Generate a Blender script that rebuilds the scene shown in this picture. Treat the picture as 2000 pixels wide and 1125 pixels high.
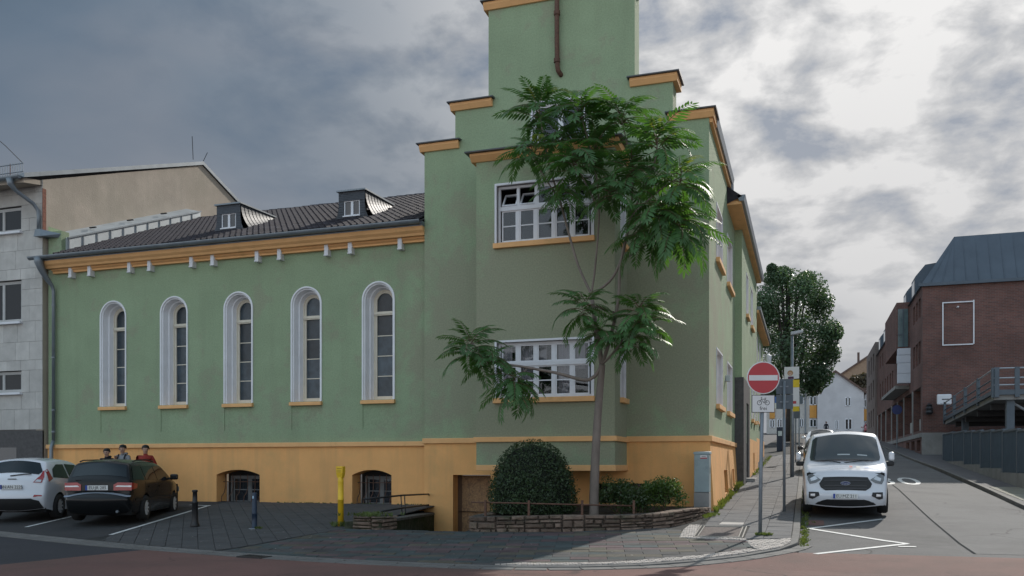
import bpy, bmesh, math, random
from mathutils import Vector, Matrix
from mathutils.geometry import delaunay_2d_cdt
R = math.radians
random.seed(7)
for o in list(bpy.data.objects): bpy.data.objects.remove(o)
S = bpy.context.scene
COL = S.collection
# ------------------------------------------------------------------ camera
cam = bpy.data.cameras.new('camera')
cam_o = bpy.data.objects.new('camera', cam); COL.objects.link(cam_o)
cam_o.location = (2.282, -22.15, 1.145)
cam_o.rotation_euler = (R(90), 0, R(18.5))
cam.sensor_width = 36; cam.lens = 30.96; cam.shift_y = 0.17225
cam.clip_start = 0.1; cam.clip_end = 2000
S.camera = cam_o
# ------------------------------------------------------------------ sun + sky
SUN_EL = R(32); SUN_AZ = math.atan2(0.25, 1.0)
tosun = Vector((math.sin(SUN_AZ)*math.cos(SUN_EL), math.cos(SUN_AZ)*math.cos(SUN_EL), math.sin(SUN_EL)))
sl = bpy.data.lights.new('sun', 'SUN'); sl.energy = 2.6; sl.angle = R(0.9); sl.color = (1, .94, .86)
so = bpy.data.objects.new('sun', sl); COL.objects.link(so)
so.rotation_euler = (-tosun).to_track_quat('-Z', 'Y').to_euler(); so.location = (20, 40, 60)
W = bpy.data.worlds.new('World'); S.world = W; W.use_nodes = True
nt = W.node_tree; nt.nodes.clear()
class NT:
    def __init__(s, nt): s.nt = nt
    def n(s, t, **k):
        nd = s.nt.nodes.new(t)
        for a, b in k.items(): setattr(nd, a, b)
        return nd
    def l(s, a, b): s.nt.links.new(a, b)
    def math(s, op, a, b=None, clamp=False):
        m = s.n('ShaderNodeMath', operation=op, use_clamp=clamp)
        for i, x in enumerate((a, b)):
            if x is None: continue
            if isinstance(x, (int, float)): m.inputs[i].default_value = x
            else: s.l(x, m.inputs[i])
        return m.outputs[0]
    def noise(s, vec, scale, detail=4, rough=.55, dist=0, off=None):
        if off is not None:
            mp = s.n('ShaderNodeMapping'); mp.inputs['Location'].default_value = off; s.l(vec, mp.inputs[0]); vec = mp.outputs[0]
        nz = s.n('ShaderNodeTexNoise'); nz.inputs['Scale'].default_value = scale; nz.inputs['Detail'].default_value = detail
        nz.inputs['Roughness'].default_value = rough; nz.inputs['Distortion'].default_value = dist
        if vec is not None: s.l(vec, nz.inputs['Vector'])
        return nz.outputs['Fac']
    def ramp(s, fac, stops, interp='LINEAR'):
        r = s.n('ShaderNodeValToRGB'); cr = r.color_ramp; cr.interpolation = interp
        while len(cr.elements) < len(stops): cr.elements.new(.5)
        for e, (p, c) in zip(cr.elements, stops):
            e.position = p; e.color = (*c, 1) if len(c) == 3 else c
        s.l(fac, r.inputs[0]); return r.outputs['Color']
    def mix(s, fac, a, b, blend='MIX'):
        m = s.n('ShaderNodeMix', data_type='RGBA', blend_type=blend)
        for i, x in zip((0, 6, 7), (fac, a, b)):
            if isinstance(x, (int, float)): m.inputs[i].default_value = x
            elif isinstance(x, tuple): m.inputs[i].default_value = (*x, 1)
            else: s.l(x, m.inputs[i])
        return m.outputs[2]
w = NT(nt)
g3 = lambda v: (v, v, v)
sky = w.n('ShaderNodeTexSky', sky_type='NISHITA'); sky.sun_disc = False
sky.sun_elevation = SUN_EL; sky.sun_rotation = SUN_AZ; sky.air_density = 1.5; sky.dust_density = 2.5
tc = w.n('ShaderNodeTexCoord')
sep = w.n('ShaderNodeSeparateXYZ'); w.l(tc.outputs['Generated'], sep.inputs[0])
den = w.math('ADD', w.math('MAXIMUM', sep.outputs[2], 0.0), .28)
cmb = w.n('ShaderNodeCombineXYZ')
w.l(w.math('DIVIDE', sep.outputs[0], den), cmb.inputs[0]); w.l(w.math('DIVIDE', sep.outputs[1], den), cmb.inputs[1])
P = cmb.outputs[0]
dt = w.n('ShaderNodeVectorMath', operation='DOT_PRODUCT'); w.l(tc.outputs['Generated'], dt.inputs[0]); dt.inputs[1].default_value = tosun
dot = w.math('MAXIMUM', dt.outputs['Value'], 0.0)
big = w.noise(P, 0.7, 2, .4, .4, (3.1, 1.7, 0))
mid = w.noise(P, 1.5, 4, .45, .6, (0.4, 5.2, 0))
puff = w.noise(P, 6.0, 8, .56, .15, (7.3, 2.2, 0))
base = w.mix(.45, big, mid)
grey = w.ramp(base, [(.40, (.060, .090, .126)), (.53, (.078, .110, .152)), (.61, (.135, .152, .182)), (.72, (.19, .198, .22))])
lit = w.ramp(puff, [(.34, (.20, .225, .27)), (.45, (.36, .365, .375)), (.56, (.56, .555, .55))])
gm = w.math('MULTIPLY', w.math('POWER', dot, 9.0), 2.1, True)
cloud = w.mix(gm, grey, lit)
hz = w.ramp(sep.outputs[2], [(0.05, g3(1.0)), (.42, g3(0.0))])
hzc = w.mix(gm, (.15, .165, .19), w.ramp(mid, [(.3, (.27, .275, .29)), (.65, (.37, .37, .375))]))
cloud = w.mix(w.math('MULTIPLY', hz, .85), cloud, hzc)
zen = w.ramp(sep.outputs[2], [(.47, g3(1.0/2)), (.9, g3(1.0))])          # overcast sky is brighter overhead
cloud = w.mix(1.0, cloud, w.mix(1.0, zen, (2, 2, 2), 'MULTIPLY'), 'MULTIPLY')
dts = w.math('ADD', w.math('MULTIPLY', dt.outputs['Value'], .5), .5)
fl = w.ramp(dts, [(.30, g3(1.0)), (.72, g3(0.0))], 'EASE')                 # clouds opposite the sun are front-lit and white
flm = w.mix(1.0, w.mix(1.0, fl, (4.0, 3.55, 3.0), 'MULTIPLY'), (1, 1, 1), 'ADD')
cloud = w.mix(1.0, cloud, flm, 'MULTIPLY')
skyc = w.mix(1.0, sky.outputs['Color'], (.05, .05, .05), 'MULTIPLY')
thin = w.ramp(mid, [(.22, g3(.6)), (.33, g3(1.0))])
allc = w.mix(thin, skyc, cloud)
bg = w.n('ShaderNodeBackground'); w.l(allc, bg.inputs[0]); bg.inputs[1].default_value = 1.0
ow = w.n('ShaderNodeOutputWorld'); w.l(bg.outputs[0], ow.inputs[0])
vs = S.view_settings; vs.view_transform = 'Standard'; vs.look = 'None'; vs.exposure = 0.65; vs.gamma = 1; vs.use_curve_mapping = False
S.render.engine = 'CYCLES'
S.cycles.max_bounces = 6; S.cycles.transparent_max_bounces = 8
# ------------------------------------------------------------------ helpers
ROOTM = {}
def tag(o, label=None, cat=None, group=None, kind=None):
    for k, v in (('label', label), ('category', cat), ('group', group), ('kind', kind)):
        if v: o[k] = v
    return o
def thing(name, loc, label, cat, group=None, rz=0.0, kind=None):
    o = bpy.data.objects.new(name, None); COL.objects.link(o); o.empty_display_size = .2
    o.location = loc; o.rotation_euler = (0, 0, rz)
    ROOTM[o.name] = Matrix.Translation(loc) @ Matrix.Rotation(rz, 4, 'Z')
    return tag(o, label, cat, group, kind)
def link(name, me, parent=None, world=True):
    o = bpy.data.objects.new(name, me); COL.objects.link(o)
    if parent is not None:
        o.parent = parent
        if world and parent.name in ROOTM: o.matrix_parent_inverse = ROOTM[parent.name].inverted()
    return o
class MB:
    def __init__(s): s.v = []; s.f = []; s.m = []
    def add(s, vs, fs, m=0):
        b = len(s.v); s.v += [tuple(p) for p in vs]
        for f in fs: s.f.append([b+i for i in f]); s.m.append(m)
        return s
    def quad(s, a, b, c, d, m=0): return s.add([a, b, c, d], [(0, 1, 2, 3)], m)
    def box(s, x0, x1, y0, y1, z0, z1, m=0):
        vs = [(x, y, z) for z in (z0, z1) for y in (y0, y1) for x in (x0, x1)]
        return s.add(vs, [(0, 2, 3, 1), (4, 5, 7, 6), (0, 1, 5, 4), (2, 6, 7, 3), (0, 4, 6, 2), (1, 3, 7, 5)], m)
    def hexa(s, bot, top, m=0):
        n = len(bot)
        fs = [tuple(range(n-1, -1, -1)), tuple(range(n, 2*n))] + [(i, (i+1) % n, n+(i+1) % n, n+i) for i in range(n)]
        return s.add(list(bot)+list(top), fs, m)
    def prism(s, pts, axis, a, b, m=0):
        mk = {'x': lambda p, t: (t, p[0], p[1]), 'y': lambda p, t: (p[0], t, p[1]), 'z': lambda p, t: (p[0], p[1], t)}[axis]
        return s.hexa([mk(p, a) for p in pts], [mk(p, b) for p in pts], m)
    def tube(s, path, r, seg=8, m=0, cap=True):
        path = [Vector(p) for p in path]; n = len(path)
        rs = r if isinstance(r, (list, tuple)) else [r]*n
        rings = []; up = None
        for i, p in enumerate(path):
            t = (path[min(i+1, n-1)]-path[max(i-1, 0)]).normalized()
            if up is None:
                up = Vector((0, 0, 1)) if abs(t.z) < .9 else Vector((1, 0, 0))
            a = t.cross(up)
            if a.length < 1e-4: a = t.cross(Vector((0, 1, 0)))
            a.normalize(); b = t.cross(a).normalized(); up = -b if False else up
            rings.append([p+(a*math.cos(k*2*math.pi/seg)+b*math.sin(k*2*math.pi/seg))*rs[i] for k in range(seg)])
        vs = [q for rg in rings for q in rg]
        fs = [(i*seg+k, i*seg+(k+1) % seg, (i+1)*seg+(k+1) % seg, (i+1)*seg+k) for i in range(n-1) for k in range(seg)]
        if cap: fs += [tuple(range(seg-1, -1, -1)), tuple((n-1)*seg+k for k in range(seg))]
        return s.add(vs, fs, m)
    def lathe(s, prof, c=(0, 0, 0), seg=16, m=0, axis='z', cap=True):
        vs = []
        for r, z in prof:
            for k in range(seg):
                a = 2*math.pi*k/seg; u, v = r*math.cos(a), r*math.sin(a)
                p = {'z': (u, v, z), 'y': (u, z, v), 'x': (z, u, v)}[axis]
                vs.append((c[0]+p[0], c[1]+p[1], c[2]+p[2]))
        n = len(prof)
        fs = [(i*seg+k, i*seg+(k+1) % seg, (i+1)*seg+(k+1) % seg, (i+1)*seg+k) for i in range(n-1) for k in range(seg)]
        if cap: fs += [tuple(range(seg-1, -1, -1)), tuple((n-1)*seg+k for k in range(seg))]
        return s.add(vs, fs, m)
    def mesh(s, name, mats, smooth=False):
        me = bpy.data.meshes.new(name); me.from_pydata(s.v, [], s.f)
        for mt in (mats if isinstance(mats, (list, tuple)) else [mats]): me.materials.append(mt)
        if any(s.m): me.polygons.foreach_set('material_index', s.m)
        if smooth: me.polygons.foreach_set('use_smooth', [True]*len(me.polygons))
        me.update(); return me
    def build(s, name, mats, parent=None, smooth=False, bevel=0, world=True, normals=True):
        me = s.mesh(name, mats, smooth)
        if normals:
            bm = bmesh.new(); bm.from_mesh(me); bmesh.ops.recalc_face_normals(bm, faces=bm.faces); bm.to_mesh(me); bm.free()
        o = link(name, me, parent, world)
        if bevel:
            b = o.modifiers.new('bevel', 'BEVEL'); b.width = bevel; b.segments = 2; b.limit_method = 'ANGLE'; b.angle_limit = R(40)
        if smooth == 'auto':
            pass
        return o
def B(name, mat, parent, *a, bevel=0, **k): return MB().box(*a).build(name, mat, parent, bevel=bevel, **k)
# ------------------------------------------------------------------ materials
def srgb(r, g, b):
    f = lambda c: (c/255/12.92) if c/255 <= .04045 else ((c/255+.055)/1.055)**2.4
    return (f(r), f(g), f(b))
def mat(name, col, rough=.8, var=.12, vscale=3.0, bump=0.0, bscale=60, metal=0.0, spec=.5, dirt=None, dscale=1.0, dlo=.55, dhi=.75, coat=0.0, obj=False, stretch=None, extra=None):
    m = bpy.data.materials.new(name); m.use_nodes = True; t = NT(m.node_tree); bs = m.node_tree.nodes['Principled BSDF']
    bs.inputs['Roughness'].default_value = rough; bs.inputs['Metallic'].default_value = metal
    bs.inputs['Specular IOR Level'].default_value = spec
    if coat: bs.inputs['Coat Weight'].default_value = coat; bs.inputs['Coat Roughness'].default_value = .05
    tcn = t.n('ShaderNodeTexCoord'); geo = t.n('ShaderNodeNewGeometry'); vec = geo.outputs['Position']
    if obj: vec = tcn.outputs['Object']
    if stretch:
        mp = t.n('ShaderNodeMapping'); mp.inputs['Scale'].default_value = stretch; t.l(vec, mp.inputs[0]); vec = mp.outputs[0]
    c = None
    if var:
        f = t.noise(vec, vscale, 5, .6)
        c = t.ramp(f, [(.3, tuple(x*(1-var) for x in col)), (.7, tuple(min(1, x*(1+var)) for x in col))])
    if obj:
        oi = t.n('ShaderNodeObjectInfo')
        rr = t.ramp(oi.outputs['Random'], [(0, g3(1-obj)), (1, g3(1+obj))])
        c = t.mix(1.0, c if c is not None else tuple(col), rr, 'MULTIPLY')
    if dirt:
        f = t.noise(vec, dscale, 6, .65, .2, (4, 2, 7))
        k = t.ramp(f, [(dlo, g3(0)), (dhi, g3(1))])
        c = t.mix(k, c if c is not None else tuple(col), dirt)
    if extra: c = extra(t, c, vec, bs)
    if c is None: bs.inputs['Base Color'].default_value = (*col, 1)
    else: t.l(c, bs.inputs['Base Color'])
    if bump:
        bp = t.n('ShaderNodeBump'); bp.inputs['Strength'].default_value = bump; bp.inputs['Distance'].default_value = .02
        t.l(t.noise(vec, bscale, 3, .6), bp.inputs['Height']); t.l(bp.outputs[0], bs.inputs['Normal'])
    return m
def glassmat(name, tint=(.03, .04, .05), trans=.0, rough=.04, refl=1.2):
    m = bpy.data.materials.new(name); m.use_nodes = True; t = NT(m.node_tree); t.nt.nodes.clear()
    out = t.n('ShaderNodeOutputMaterial')
    gl = t.n('ShaderNodeBsdfGlossy'); gl.inputs['Roughness'].default_value = rough; gl.inputs['Color'].default_value = (.9, .93, .95, 1)
    if trans:
        tr = t.n('ShaderNodeBsdfTransparent'); tr.inputs[0].default_value = (trans, trans, trans*1.02, 1)
    else:
        tr = t.n('ShaderNodeBsdfDiffuse'); tr.inputs[0].default_value = (*tint, 1)
    fr = t.n('ShaderNodeFresnel'); fr.inputs[0].default_value = 1.5
    k = t.math('ADD', t.math('MULTIPLY', fr.outputs[0], refl), .02, True)
    geo = t.n('ShaderNodeNewGeometry'); bp = t.n('ShaderNodeBump'); bp.inputs['Strength'].default_value = .03; bp.inputs['Distance'].default_value = .05
    t.l(t.noise(geo.outputs['Position'], 2.5, 1), bp.inputs['Height']); t.l(bp.outputs[0], gl.inputs['Normal'])
    mx = t.n('ShaderNodeMixShader'); t.l(k, mx.inputs[0]); t.l(tr.outputs[0], mx.inputs[1]); t.l(gl.outputs[0], mx.inputs[2]); t.l(mx.outputs[0], out.inputs[0])
    return m
def streak(col, amt=.35):
    # rain streaks / soiling on render: noise stretched vertically
    def fn(t, c, vec, bs):
        mp = t.n('ShaderNodeMapping'); mp.inputs['Scale'].default_value = (1.6, 1.6, .12); t.l(vec, mp.inputs[0])
        f = t.noise(mp.outputs[0], 1.6, 6, .62)
        k = t.ramp(f, [(.5, g3(0)), (.78, g3(amt))])
        return t.mix(k, c, col)
    return fn
def olive_patches(t, c, vec, bs):
    # green mixed to olive in big irregular patches (mostly round the bay)
    c = streak((.22, .265, .17), .35)(t, c, vec, bs)
    dv = t.n('ShaderNodeVectorMath', operation='DISTANCE'); mp = t.n('ShaderNodeMapping'); mp.inputs['Scale'].default_value = (.62, .3, .8); t.l(vec, mp.inputs[0]); t.l(mp.outputs[0], dv.inputs[0]); dv.inputs[1].default_value = (-2.3, -.3, 3.5)
    nz = t.noise(vec, .9, 7, .68, .4, (2, 8, 3))
    f = t.math('SUBTRACT', t.math('MULTIPLY', nz, 1.5), t.math('MULTIPLY', dv.outputs['Value'], .22))
    k = t.ramp(f, [(0.0, g3(0)), (.28, g3(.95))])
    k2 = t.ramp(t.noise(vec, 1.1, 7, .7, .3, (11, 3, 5)), [(.54, g3(0)), (.64, g3(.55))])
    c = t.mix(k, c, (.285, .298, .205)); c = t.mix(k2, c, (.29, .29, .205))
    fine = t.ramp(t.noise(vec, 26, 4, .75), [(.32, g3(.84)), (.68, g3(1.14))])       # coarse roughcast grain
    return t.mix(1.0, c, fine, 'MULTIPLY')
GREEN = mat('green_render', (.285, .368, .228), .92, .08, .8, .55, 70, dirt=(.27, .34, .208), dscale=.35, dlo=.5, dhi=.8, extra=olive_patches)
ORANGE = mat('ochre_render', (.82, .43, .16), .9, .08, 1.2, .45, 70, dirt=(.62, .37, .15), dscale=.7, dlo=.52, dhi=.85, extra=streak((.45, .28, .13), .4))
OTRIM = mat('ochre_trim', (.78, .44, .19), .8, .08, 2.0, .1, 40, dirt=(.52, .31, .12), dscale=1.5, dlo=.6, dhi=.8)
WHITE = mat('white_paint', (.70, .71, .74), .6, .05, 3, .05, 30, dirt=(.5, .5, .48), dscale=2, dlo=.6, dhi=.85)
WGREY = mat('pale_render', (.78, .79, .81), .8, .06, 2, .2, 60)
CREAM = mat('cream_wood', (.66, .61, .50), .55, .08, 3, .05, 40)
ZINC = mat('zinc_sheet', (.20, .23, .255), .42, .15, 2.5, .05, 20, metal=.35)
ZINCL = mat('pale_zinc', (.46, .50, .52), .45, .12, 1.5, .08, 15, metal=.3, dirt=(.30, .33, .35), dscale=1.2)
DARKCAP = mat('dark_capping', (.075, .08, .09), .45, .15, 3, .05, 20, metal=.2)
TILE = mat('roof_tile', (.055, .052, .060), .75, .25, 9, .15, 50, obj=.35, spec=.12, dirt=(.085, .062, .066), dscale=6)
SLATE = mat('slate', (.060, .067, .078), .55, .2, 12, .1, 40, obj=.2, spec=.3)
FROST = mat('dark_leaded_glass', (.042, .06, .074), .22, .3, 5, .05, 12, spec=.4, obj=.55)
GLASS = glassmat('window_glass', trans=.80, refl=.75)
GLASSD = glassmat('dark_window_glass', (.018, .022, .028))
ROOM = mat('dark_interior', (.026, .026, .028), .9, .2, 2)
CURT = mat('net_curtain', (.62, .62, .64), .9, .06, 6)
PLANKD = mat('chipboard', (.30, .175, .085), .75, .35, 22, .15, 60, dirt=(.19, .11, .06), dscale=9, dlo=.5, dhi=.6)
RUST = mat('rusty_pipe', (.11, .055, .035), .75, .4, 18, .2, 60)
BLACKM = mat('black_iron', (.02, .02, .022), .5, .2, 8)
RUBBER = mat('tyre_rubber', (.018, .018, .018), .85, .1, 10)
# ================================================================== GREEN CORNER BUILDING
def gz(y):
    y = max(y, -8.06)
    return .056*y if y < 45 else 2.52+.045*(min(y, 150)-45)
def arc_pts(a0, a1, zs, rise, n=18):
    # arch from a0 to a1 springing at zs with given rise (segment of circle)
    h = (a1-a0)/2; cx = (a0+a1)/2; rr = (h*h+rise*rise)/(2*rise); cz = zs+rise-rr
    th = math.asin(min(1, h/rr)) if rise <= h else math.pi-math.asin(h/rr)
    if abs(rise-h) < 1e-6: th = math.pi/2
    return [(cx+rr*math.sin(-th+2*th*i/n), cz+rr*math.cos(-th+2*th*i/n)) for i in range(n+1)]
def wall(mb, M, a0, a1, z0, z1, ops, m=0, mr=None):
    mr = m if mr is None else mr
    As = sorted({a0, a1, *[o['a'][0] for o in ops], *[o['a'][1] for o in ops]})
    Zs = sorted({z0, z1, *[o['z'][0] for o in ops], *[o['z'][1] for o in ops]})
    As = [a for a in As if a0 <= a <= a1]; Zs = [z for z in Zs if z0 <= z <= z1]
    for i in range(len(As)-1):
        for j in range(len(Zs)-1):
            ca, cz = (As[i]+As[i+1])/2, (Zs[j]+Zs[j+1])/2
            if any(o['a'][0] < ca < o['a'][1] and o['z'][0] < cz < o['z'][1] for o in ops): continue
            mb.quad(M(As[i], Zs[j], 0), M(As[i+1], Zs[j], 0), M(As[i+1], Zs[j+1], 0), M(As[i], Zs[j+1], 0), m)
    for o in ops:
        (p, q), (lo, hi), d = o['a'], o['z'], o.get('d', .2); s = o.get('splay', 0)
        rise = o.get('rise', 0); mm = o.get('m', mr)
        if rise:
            top = arc_pts(p, q, hi-rise, rise)
            for (x0, y0), (x1, y1) in zip(top, top[1:]):
                mb.quad(M(x0, y0, 0), M(x1, y1, 0), M(x1, hi, 0), M(x0, hi, 0), m)
        else: top = [(p, hi), (q, hi)]
        outl = [(p, lo)]+top+[(q, lo)]
        cx = (p+q)/2; k = 1-2*s/(q-p)
        inn = [(cx+(x-cx)*k, y-(s if y > lo+.01 else 0)) for x, y in outl]
        for i in range(len(outl)):
            j = (i+1) % len(outl)
            if o.get('nobot') and j == 0: continue
            (x0, y0), (x1, y1) = outl[i], outl[j]; (u0, w0), (u1, w1) = inn[i], inn[j]
            mb.quad(M(x0, y0, 0), M(x1, y1, 0), M(u1, w1, d), M(u0, w0, d), mm)
def mbox(mb, M, a0, a1, z0, z1, d0, d1, m=0):
    return mb.hexa([M(a0, z0, d0), M(a1, z0, d0), M(a1, z0, d1), M(a0, z0, d1)], [M(a0, z1, d0), M(a1, z1, d0), M(a1, z1, d1), M(a0, z1, d1)], m)
def band(mb, M, path, z0, z1, d0, d1, m=0):
    for a, b in path: mbox(mb, M, a, b, z0, z1, d0, d1, m)
def sash_window(parent, M, a0, a1, z0, z1, d, cols, rows, bar=.05, name='window', sill=None, surround=.0, room=.9, glass=None, bars=None, skip=(), frame_mat=None, curtain=(), lab=None):
    """frame at depth d; rows = list of (z-fraction lo, hi, split) ; each light gets its own pane"""
    fm = frame_mat or WHITE; mb = MB()
    w_, h_ = a1-a0, z1-z0
    if surround:
        for (p, q, r, s_) in ((a0-surround, a0, z0, z1), (a1, a1+surround, z0, z1), (a0-surround, a1+surround, z1, z1+surround)):
            mbox(mb, M, p, q, r, s_, -.018, .05)
    fw = .06
    mbox(mb, M, a0, a0+fw, z0, z1, d, d+.07); mbox(mb, M, a1-fw, a1, z0, z1, d, d+.07)
    mbox(mb, M, a0+fw, a1-fw, z0, z0+fw, d, d+.07); mbox(mb, M, a0+fw, a1-fw, z1-fw, z1, d, d+.07)
    ia0, ia1, iz0, iz1 = a0+fw, a1-fw, z0+fw, z1-fw
    cw = (ia1-ia0)/cols; panes = []
    for i in range(1, cols):
        x = ia0+cw*i; mbox(mb, M, x-bar*.75, x+bar*.75, iz0, iz1, d+.004, d+.066)
    for k, (f0, f1, split) in enumerate(rows):
        r0, r1 = iz0+(iz1-iz0)*f0, iz0+(iz1-iz0)*f1
        if f1 < .999: mbox(mb, M, ia0, ia1, r1-.05, r1+.05, d-.02, d+.06)
        for i in range(cols):
            if (k, i) in skip: continue
            p, q = ia0+cw*i+bar*.75, ia0+cw*(i+1)-bar*.75
            lo = r0+(.05 if f0 > 0 else 0); hi = r1-(.05 if f1 < .999 else 0)
            t = .032
            mbox(mb, M, p, p+t, lo, hi, d+.01, d+.05); mbox(mb, M, q-t, q, lo, hi, d+.01, d+.05)
            mbox(mb, M, p+t, q-t, lo, lo+t, d+.01, d+.05); mbox(mb, M, p+t, q-t, hi-t, hi, d+.01, d+.05)
            zz = [lo+t+(hi-lo-2*t)*s/split for s in range(split+1)]
            for s in range(split):
                if s: mbox(mb, M, p+t, q-t, zz[s]-.014, zz[s]+.014, d+.014, d+.046)
                panes.append((p+t, q-t, zz[s]+(.014 if s else 0), zz[s+1]-(.014 if s < split-1 else 0)))
    wo = mb.build(name, fm, parent)
    for (p, q, lo, hi) in panes:
        mbox(MB(), M, p, q, lo, hi, d+.026, d+.034).build('pane', glass or GLASS, wo)
    if sill:
        sb = MB(); mbox(sb, M, a0-sill-surround, a1+sill+surround, z0-.13, z0-.004, -.10, d+.02); sb.build('sill', OTRIM, wo, bevel=.008)
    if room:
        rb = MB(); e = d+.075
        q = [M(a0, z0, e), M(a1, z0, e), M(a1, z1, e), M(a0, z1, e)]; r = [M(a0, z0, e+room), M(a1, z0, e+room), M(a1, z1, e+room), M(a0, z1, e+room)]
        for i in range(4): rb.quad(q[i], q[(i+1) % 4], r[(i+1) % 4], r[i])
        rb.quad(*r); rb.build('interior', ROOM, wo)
    for (p, q, lo, hi) in curtain:
        cb = MB(); n = 24; A0, A1 = a0+(a1-a0)*p, a0+(a1-a0)*q; L, H = z0+(z1-z0)*lo, z0+(z1-z0)*hi
        for i in range(n):
            x0, x1 = A0+(A1-A0)*i/n, A0+(A1-A0)*(i+1)/n
            y0, y1 = e+.09+.02*math.sin(i*1.9), e+.09+.02*math.sin((i+1)*1.9)
            cb.quad(M(x0, L, y0), M(x1, L, y1), M(x1, H, y1), M(x0, H, y0))
        cb.build('curtain', CURT, wo)
    if lab: wo['label'] = lab
    return wo

gb = thing('green_building', (0, 0, 0), 'green rendered corner building with ochre plinth, stepped gable tower and low tiled wing', 'building')
TX0, TX1 = -7.66, 0.0
BX0, BX1, BY = -5.57, -2.05, -1.5
MF = lambda a, z, d: (a, d, z)               # tower front  (Y=0)
MS = lambda a, z, d: (-d, a, z)              # street side  (X=0)
MW = lambda a, z, d: (a, .27+d, z)           # wing front
MBF = lambda a, z, d: (a, BY+d, z)           # bay front
MBR = lambda a, z, d: (BX1-d, a, z)          # bay right cheek
MBL = lambda a, z, d: (BX0+d, a, z)
# tower walls -------------------------------------------------------
t = MB()
gw = dict(a=(-4.60, -3.04), z=(9.35, 10.66), d=.16)
wall(t, MF, TX0, TX1, 1.74, 9.72, [dict(a=(-4.60, -3.04), z=(9.35, 9.72), d=.16)])
t.f = [f for f in t.f]
# remove overlap of gable window: rebuild in bands
t = MB()
wall(t, MF, TX0, TX1, 1.74, 9.35, [])
for (p, q) in ((TX0, -4.60), (-3.04, TX1)): wall(t, MF, p, q, 9.35, 9.72, [])
for (p, q) in ((-6.75, -4.60), (-3.04, -.89)): wall(t, MF, p, q, 9.72, 10.66, [])
wall(t, MF, -6.75, -.89, 10.66, 10.73, [])
wall(t, MF, -5.79, -1.85, 10.73, 13.3, [])
for z0, z1, x0, x1 in ((9.72, 10.73, -6.75, -.89), (10.73, 13.3, -5.79, -1.85)):   # parapet flanks and back
    for x in (x0, x1): t.quad((x, 0, z0), (x, .6, z0), (x, .6, z1), (x, 0, z1))
    t.quad((x0, .6, z0), (x1, .6, z0), (x1, .6, z1), (x0, .6, z1))
for a in (-4.60, -3.04): t.quad((a, 0, 9.35), (a, .18, 9.35), (a, .18, 10.66), (a, 0, 10.66))
t.quad((-4.6, 0, 10.66), (-3.04, 0, 10.66), (-3.04, .18, 10.66), (-4.6, .18, 10.66))
t.quad((-4.6, 0, 9.35), (-3.04, 0, 9.35), (-3.04, .18, 9.35), (-4.6, .18, 9.35))
SW = [dict(a=(y0, y1), z=(z0, z1), d=.2, m=1) for y0, y1 in ((1.82, 3.55), (5.15, 6.95)) for z0, z1 in ((2.74, 4.25), (6.64, 8.12))]
wall(t, MS, 0, 8.15, 1.74, 9.72, SW, mr=1)
t.quad((TX0, 0, 1.7), (TX0, 14, 1.7), (TX0, 14, 9.72), (TX0, 0, 9.72))
t.build('tower_wall', [GREEN, WGREY], gb)
# stepped-gable copings: ochre moulding + dark capping sheet, one piece per step
for x0, x1, z, y1, ends in ((-7.66, -6.75, 9.72, .62, 'l'), (-6.75, -5.79, 10.73, .62, 'l'), (-5.79, -1.85, 13.3, .62, 'lr'), (-1.85, -.89, 10.73, .62, 'r'), (-.89, 0.0, 9.72, .62, 'r')):
    l = .12 if 'l' in ends else (-.02 if ends == 'r' else 0); r = .12 if 'r' in ends else -.02
    xl = x0-l if 'l' in ends else x0+.003-.12; xr = x1+r if 'r' in ends else x1+.12
    c = MB()
    c.prism([(-.05, z-.02), (-.12, z+.10), (-.12, z+.17), (y1+.1, z+.17), (y1+.1, z-.02)], 'x', xl, xr)
    cp = c.build('coping', OTRIM, gb, bevel=.006)
    MB().prism([(-.19, z+.172), (-.19, z+.20), (.25, z+.255), (y1+.16, z+.21), (y1+.16, z+.172)], 'x', xl-.06, xr+.06).build('capping', DARKCAP, cp)
# string band and plinth of tower
for M_, p, q, dd in ((MF, TX0-.04, BX0, .075), (MF, BX1, .075, .075), (MS, .05, 8.15, .074)):
    b = MB(); mbox(b, M_, p, q, 1.715, 1.855, -dd, .05); b.build('string_course', OTRIM, gb, bevel=.012)
pl = MB()
wall(pl, lambda a, z, d: (a, -.02+d, z), TX0, .0, -1.6, 1.72, [dict(a=(-6.81, -5.72), z=(-1.6, .86), d=.42), dict(a=(-4.9, -4.2), z=(-.3, .55), d=.3), dict(a=(-2.9, -.95), z=(.15, .66), d=.35)])
# street side plinth leans outward towards the ground
def MSP(a, z, d): return (.02-d+max(0, (1.72-z))*.06, a, z)
wall(pl, MSP, -.02, 8.15, -.4, 1.72, [dict(a=(3.35, 4.45), z=(.32, .98), d=.3), dict(a=(6.3, 7.0), z=(.45, 1.0), d=.3)])
pl.quad((0, -.02, 1.72), (0, -.02, -.4), (.147, -.02, -.4), (.02, -.02, 1.72))
pl.build('plinth', ORANGE, gb)
for (M_, q) in ((MF, (-4.95, -4.15, -.35, .6, .27, .3)), (MF, (-2.95, -.9, .1, .7, .32, .36)), (MSP, (3.3, 4.5, .2, 1.02, .28, .31)), (MSP, (6.25, 7.05, .3, 1.05, .28, .31))):
    cb = MB(); mbox(cb, M_, *q); cb.build('cellar_window', GLASSD, gb)
d = MB(); mbox(d, MF, -6.70, -5.78, -1.6, .84, .36, .40); dd = d.build('door', PLANKD, gb); dd['label'] = 'bare chipboard door in the ochre plinth'
d = MB(); mbox(d, MF, -6.81, -6.70, -1.6, .86, .34, .42); d.build('door_frame', mat('door_frame', (.10, .055, .03), .7), gb)
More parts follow.
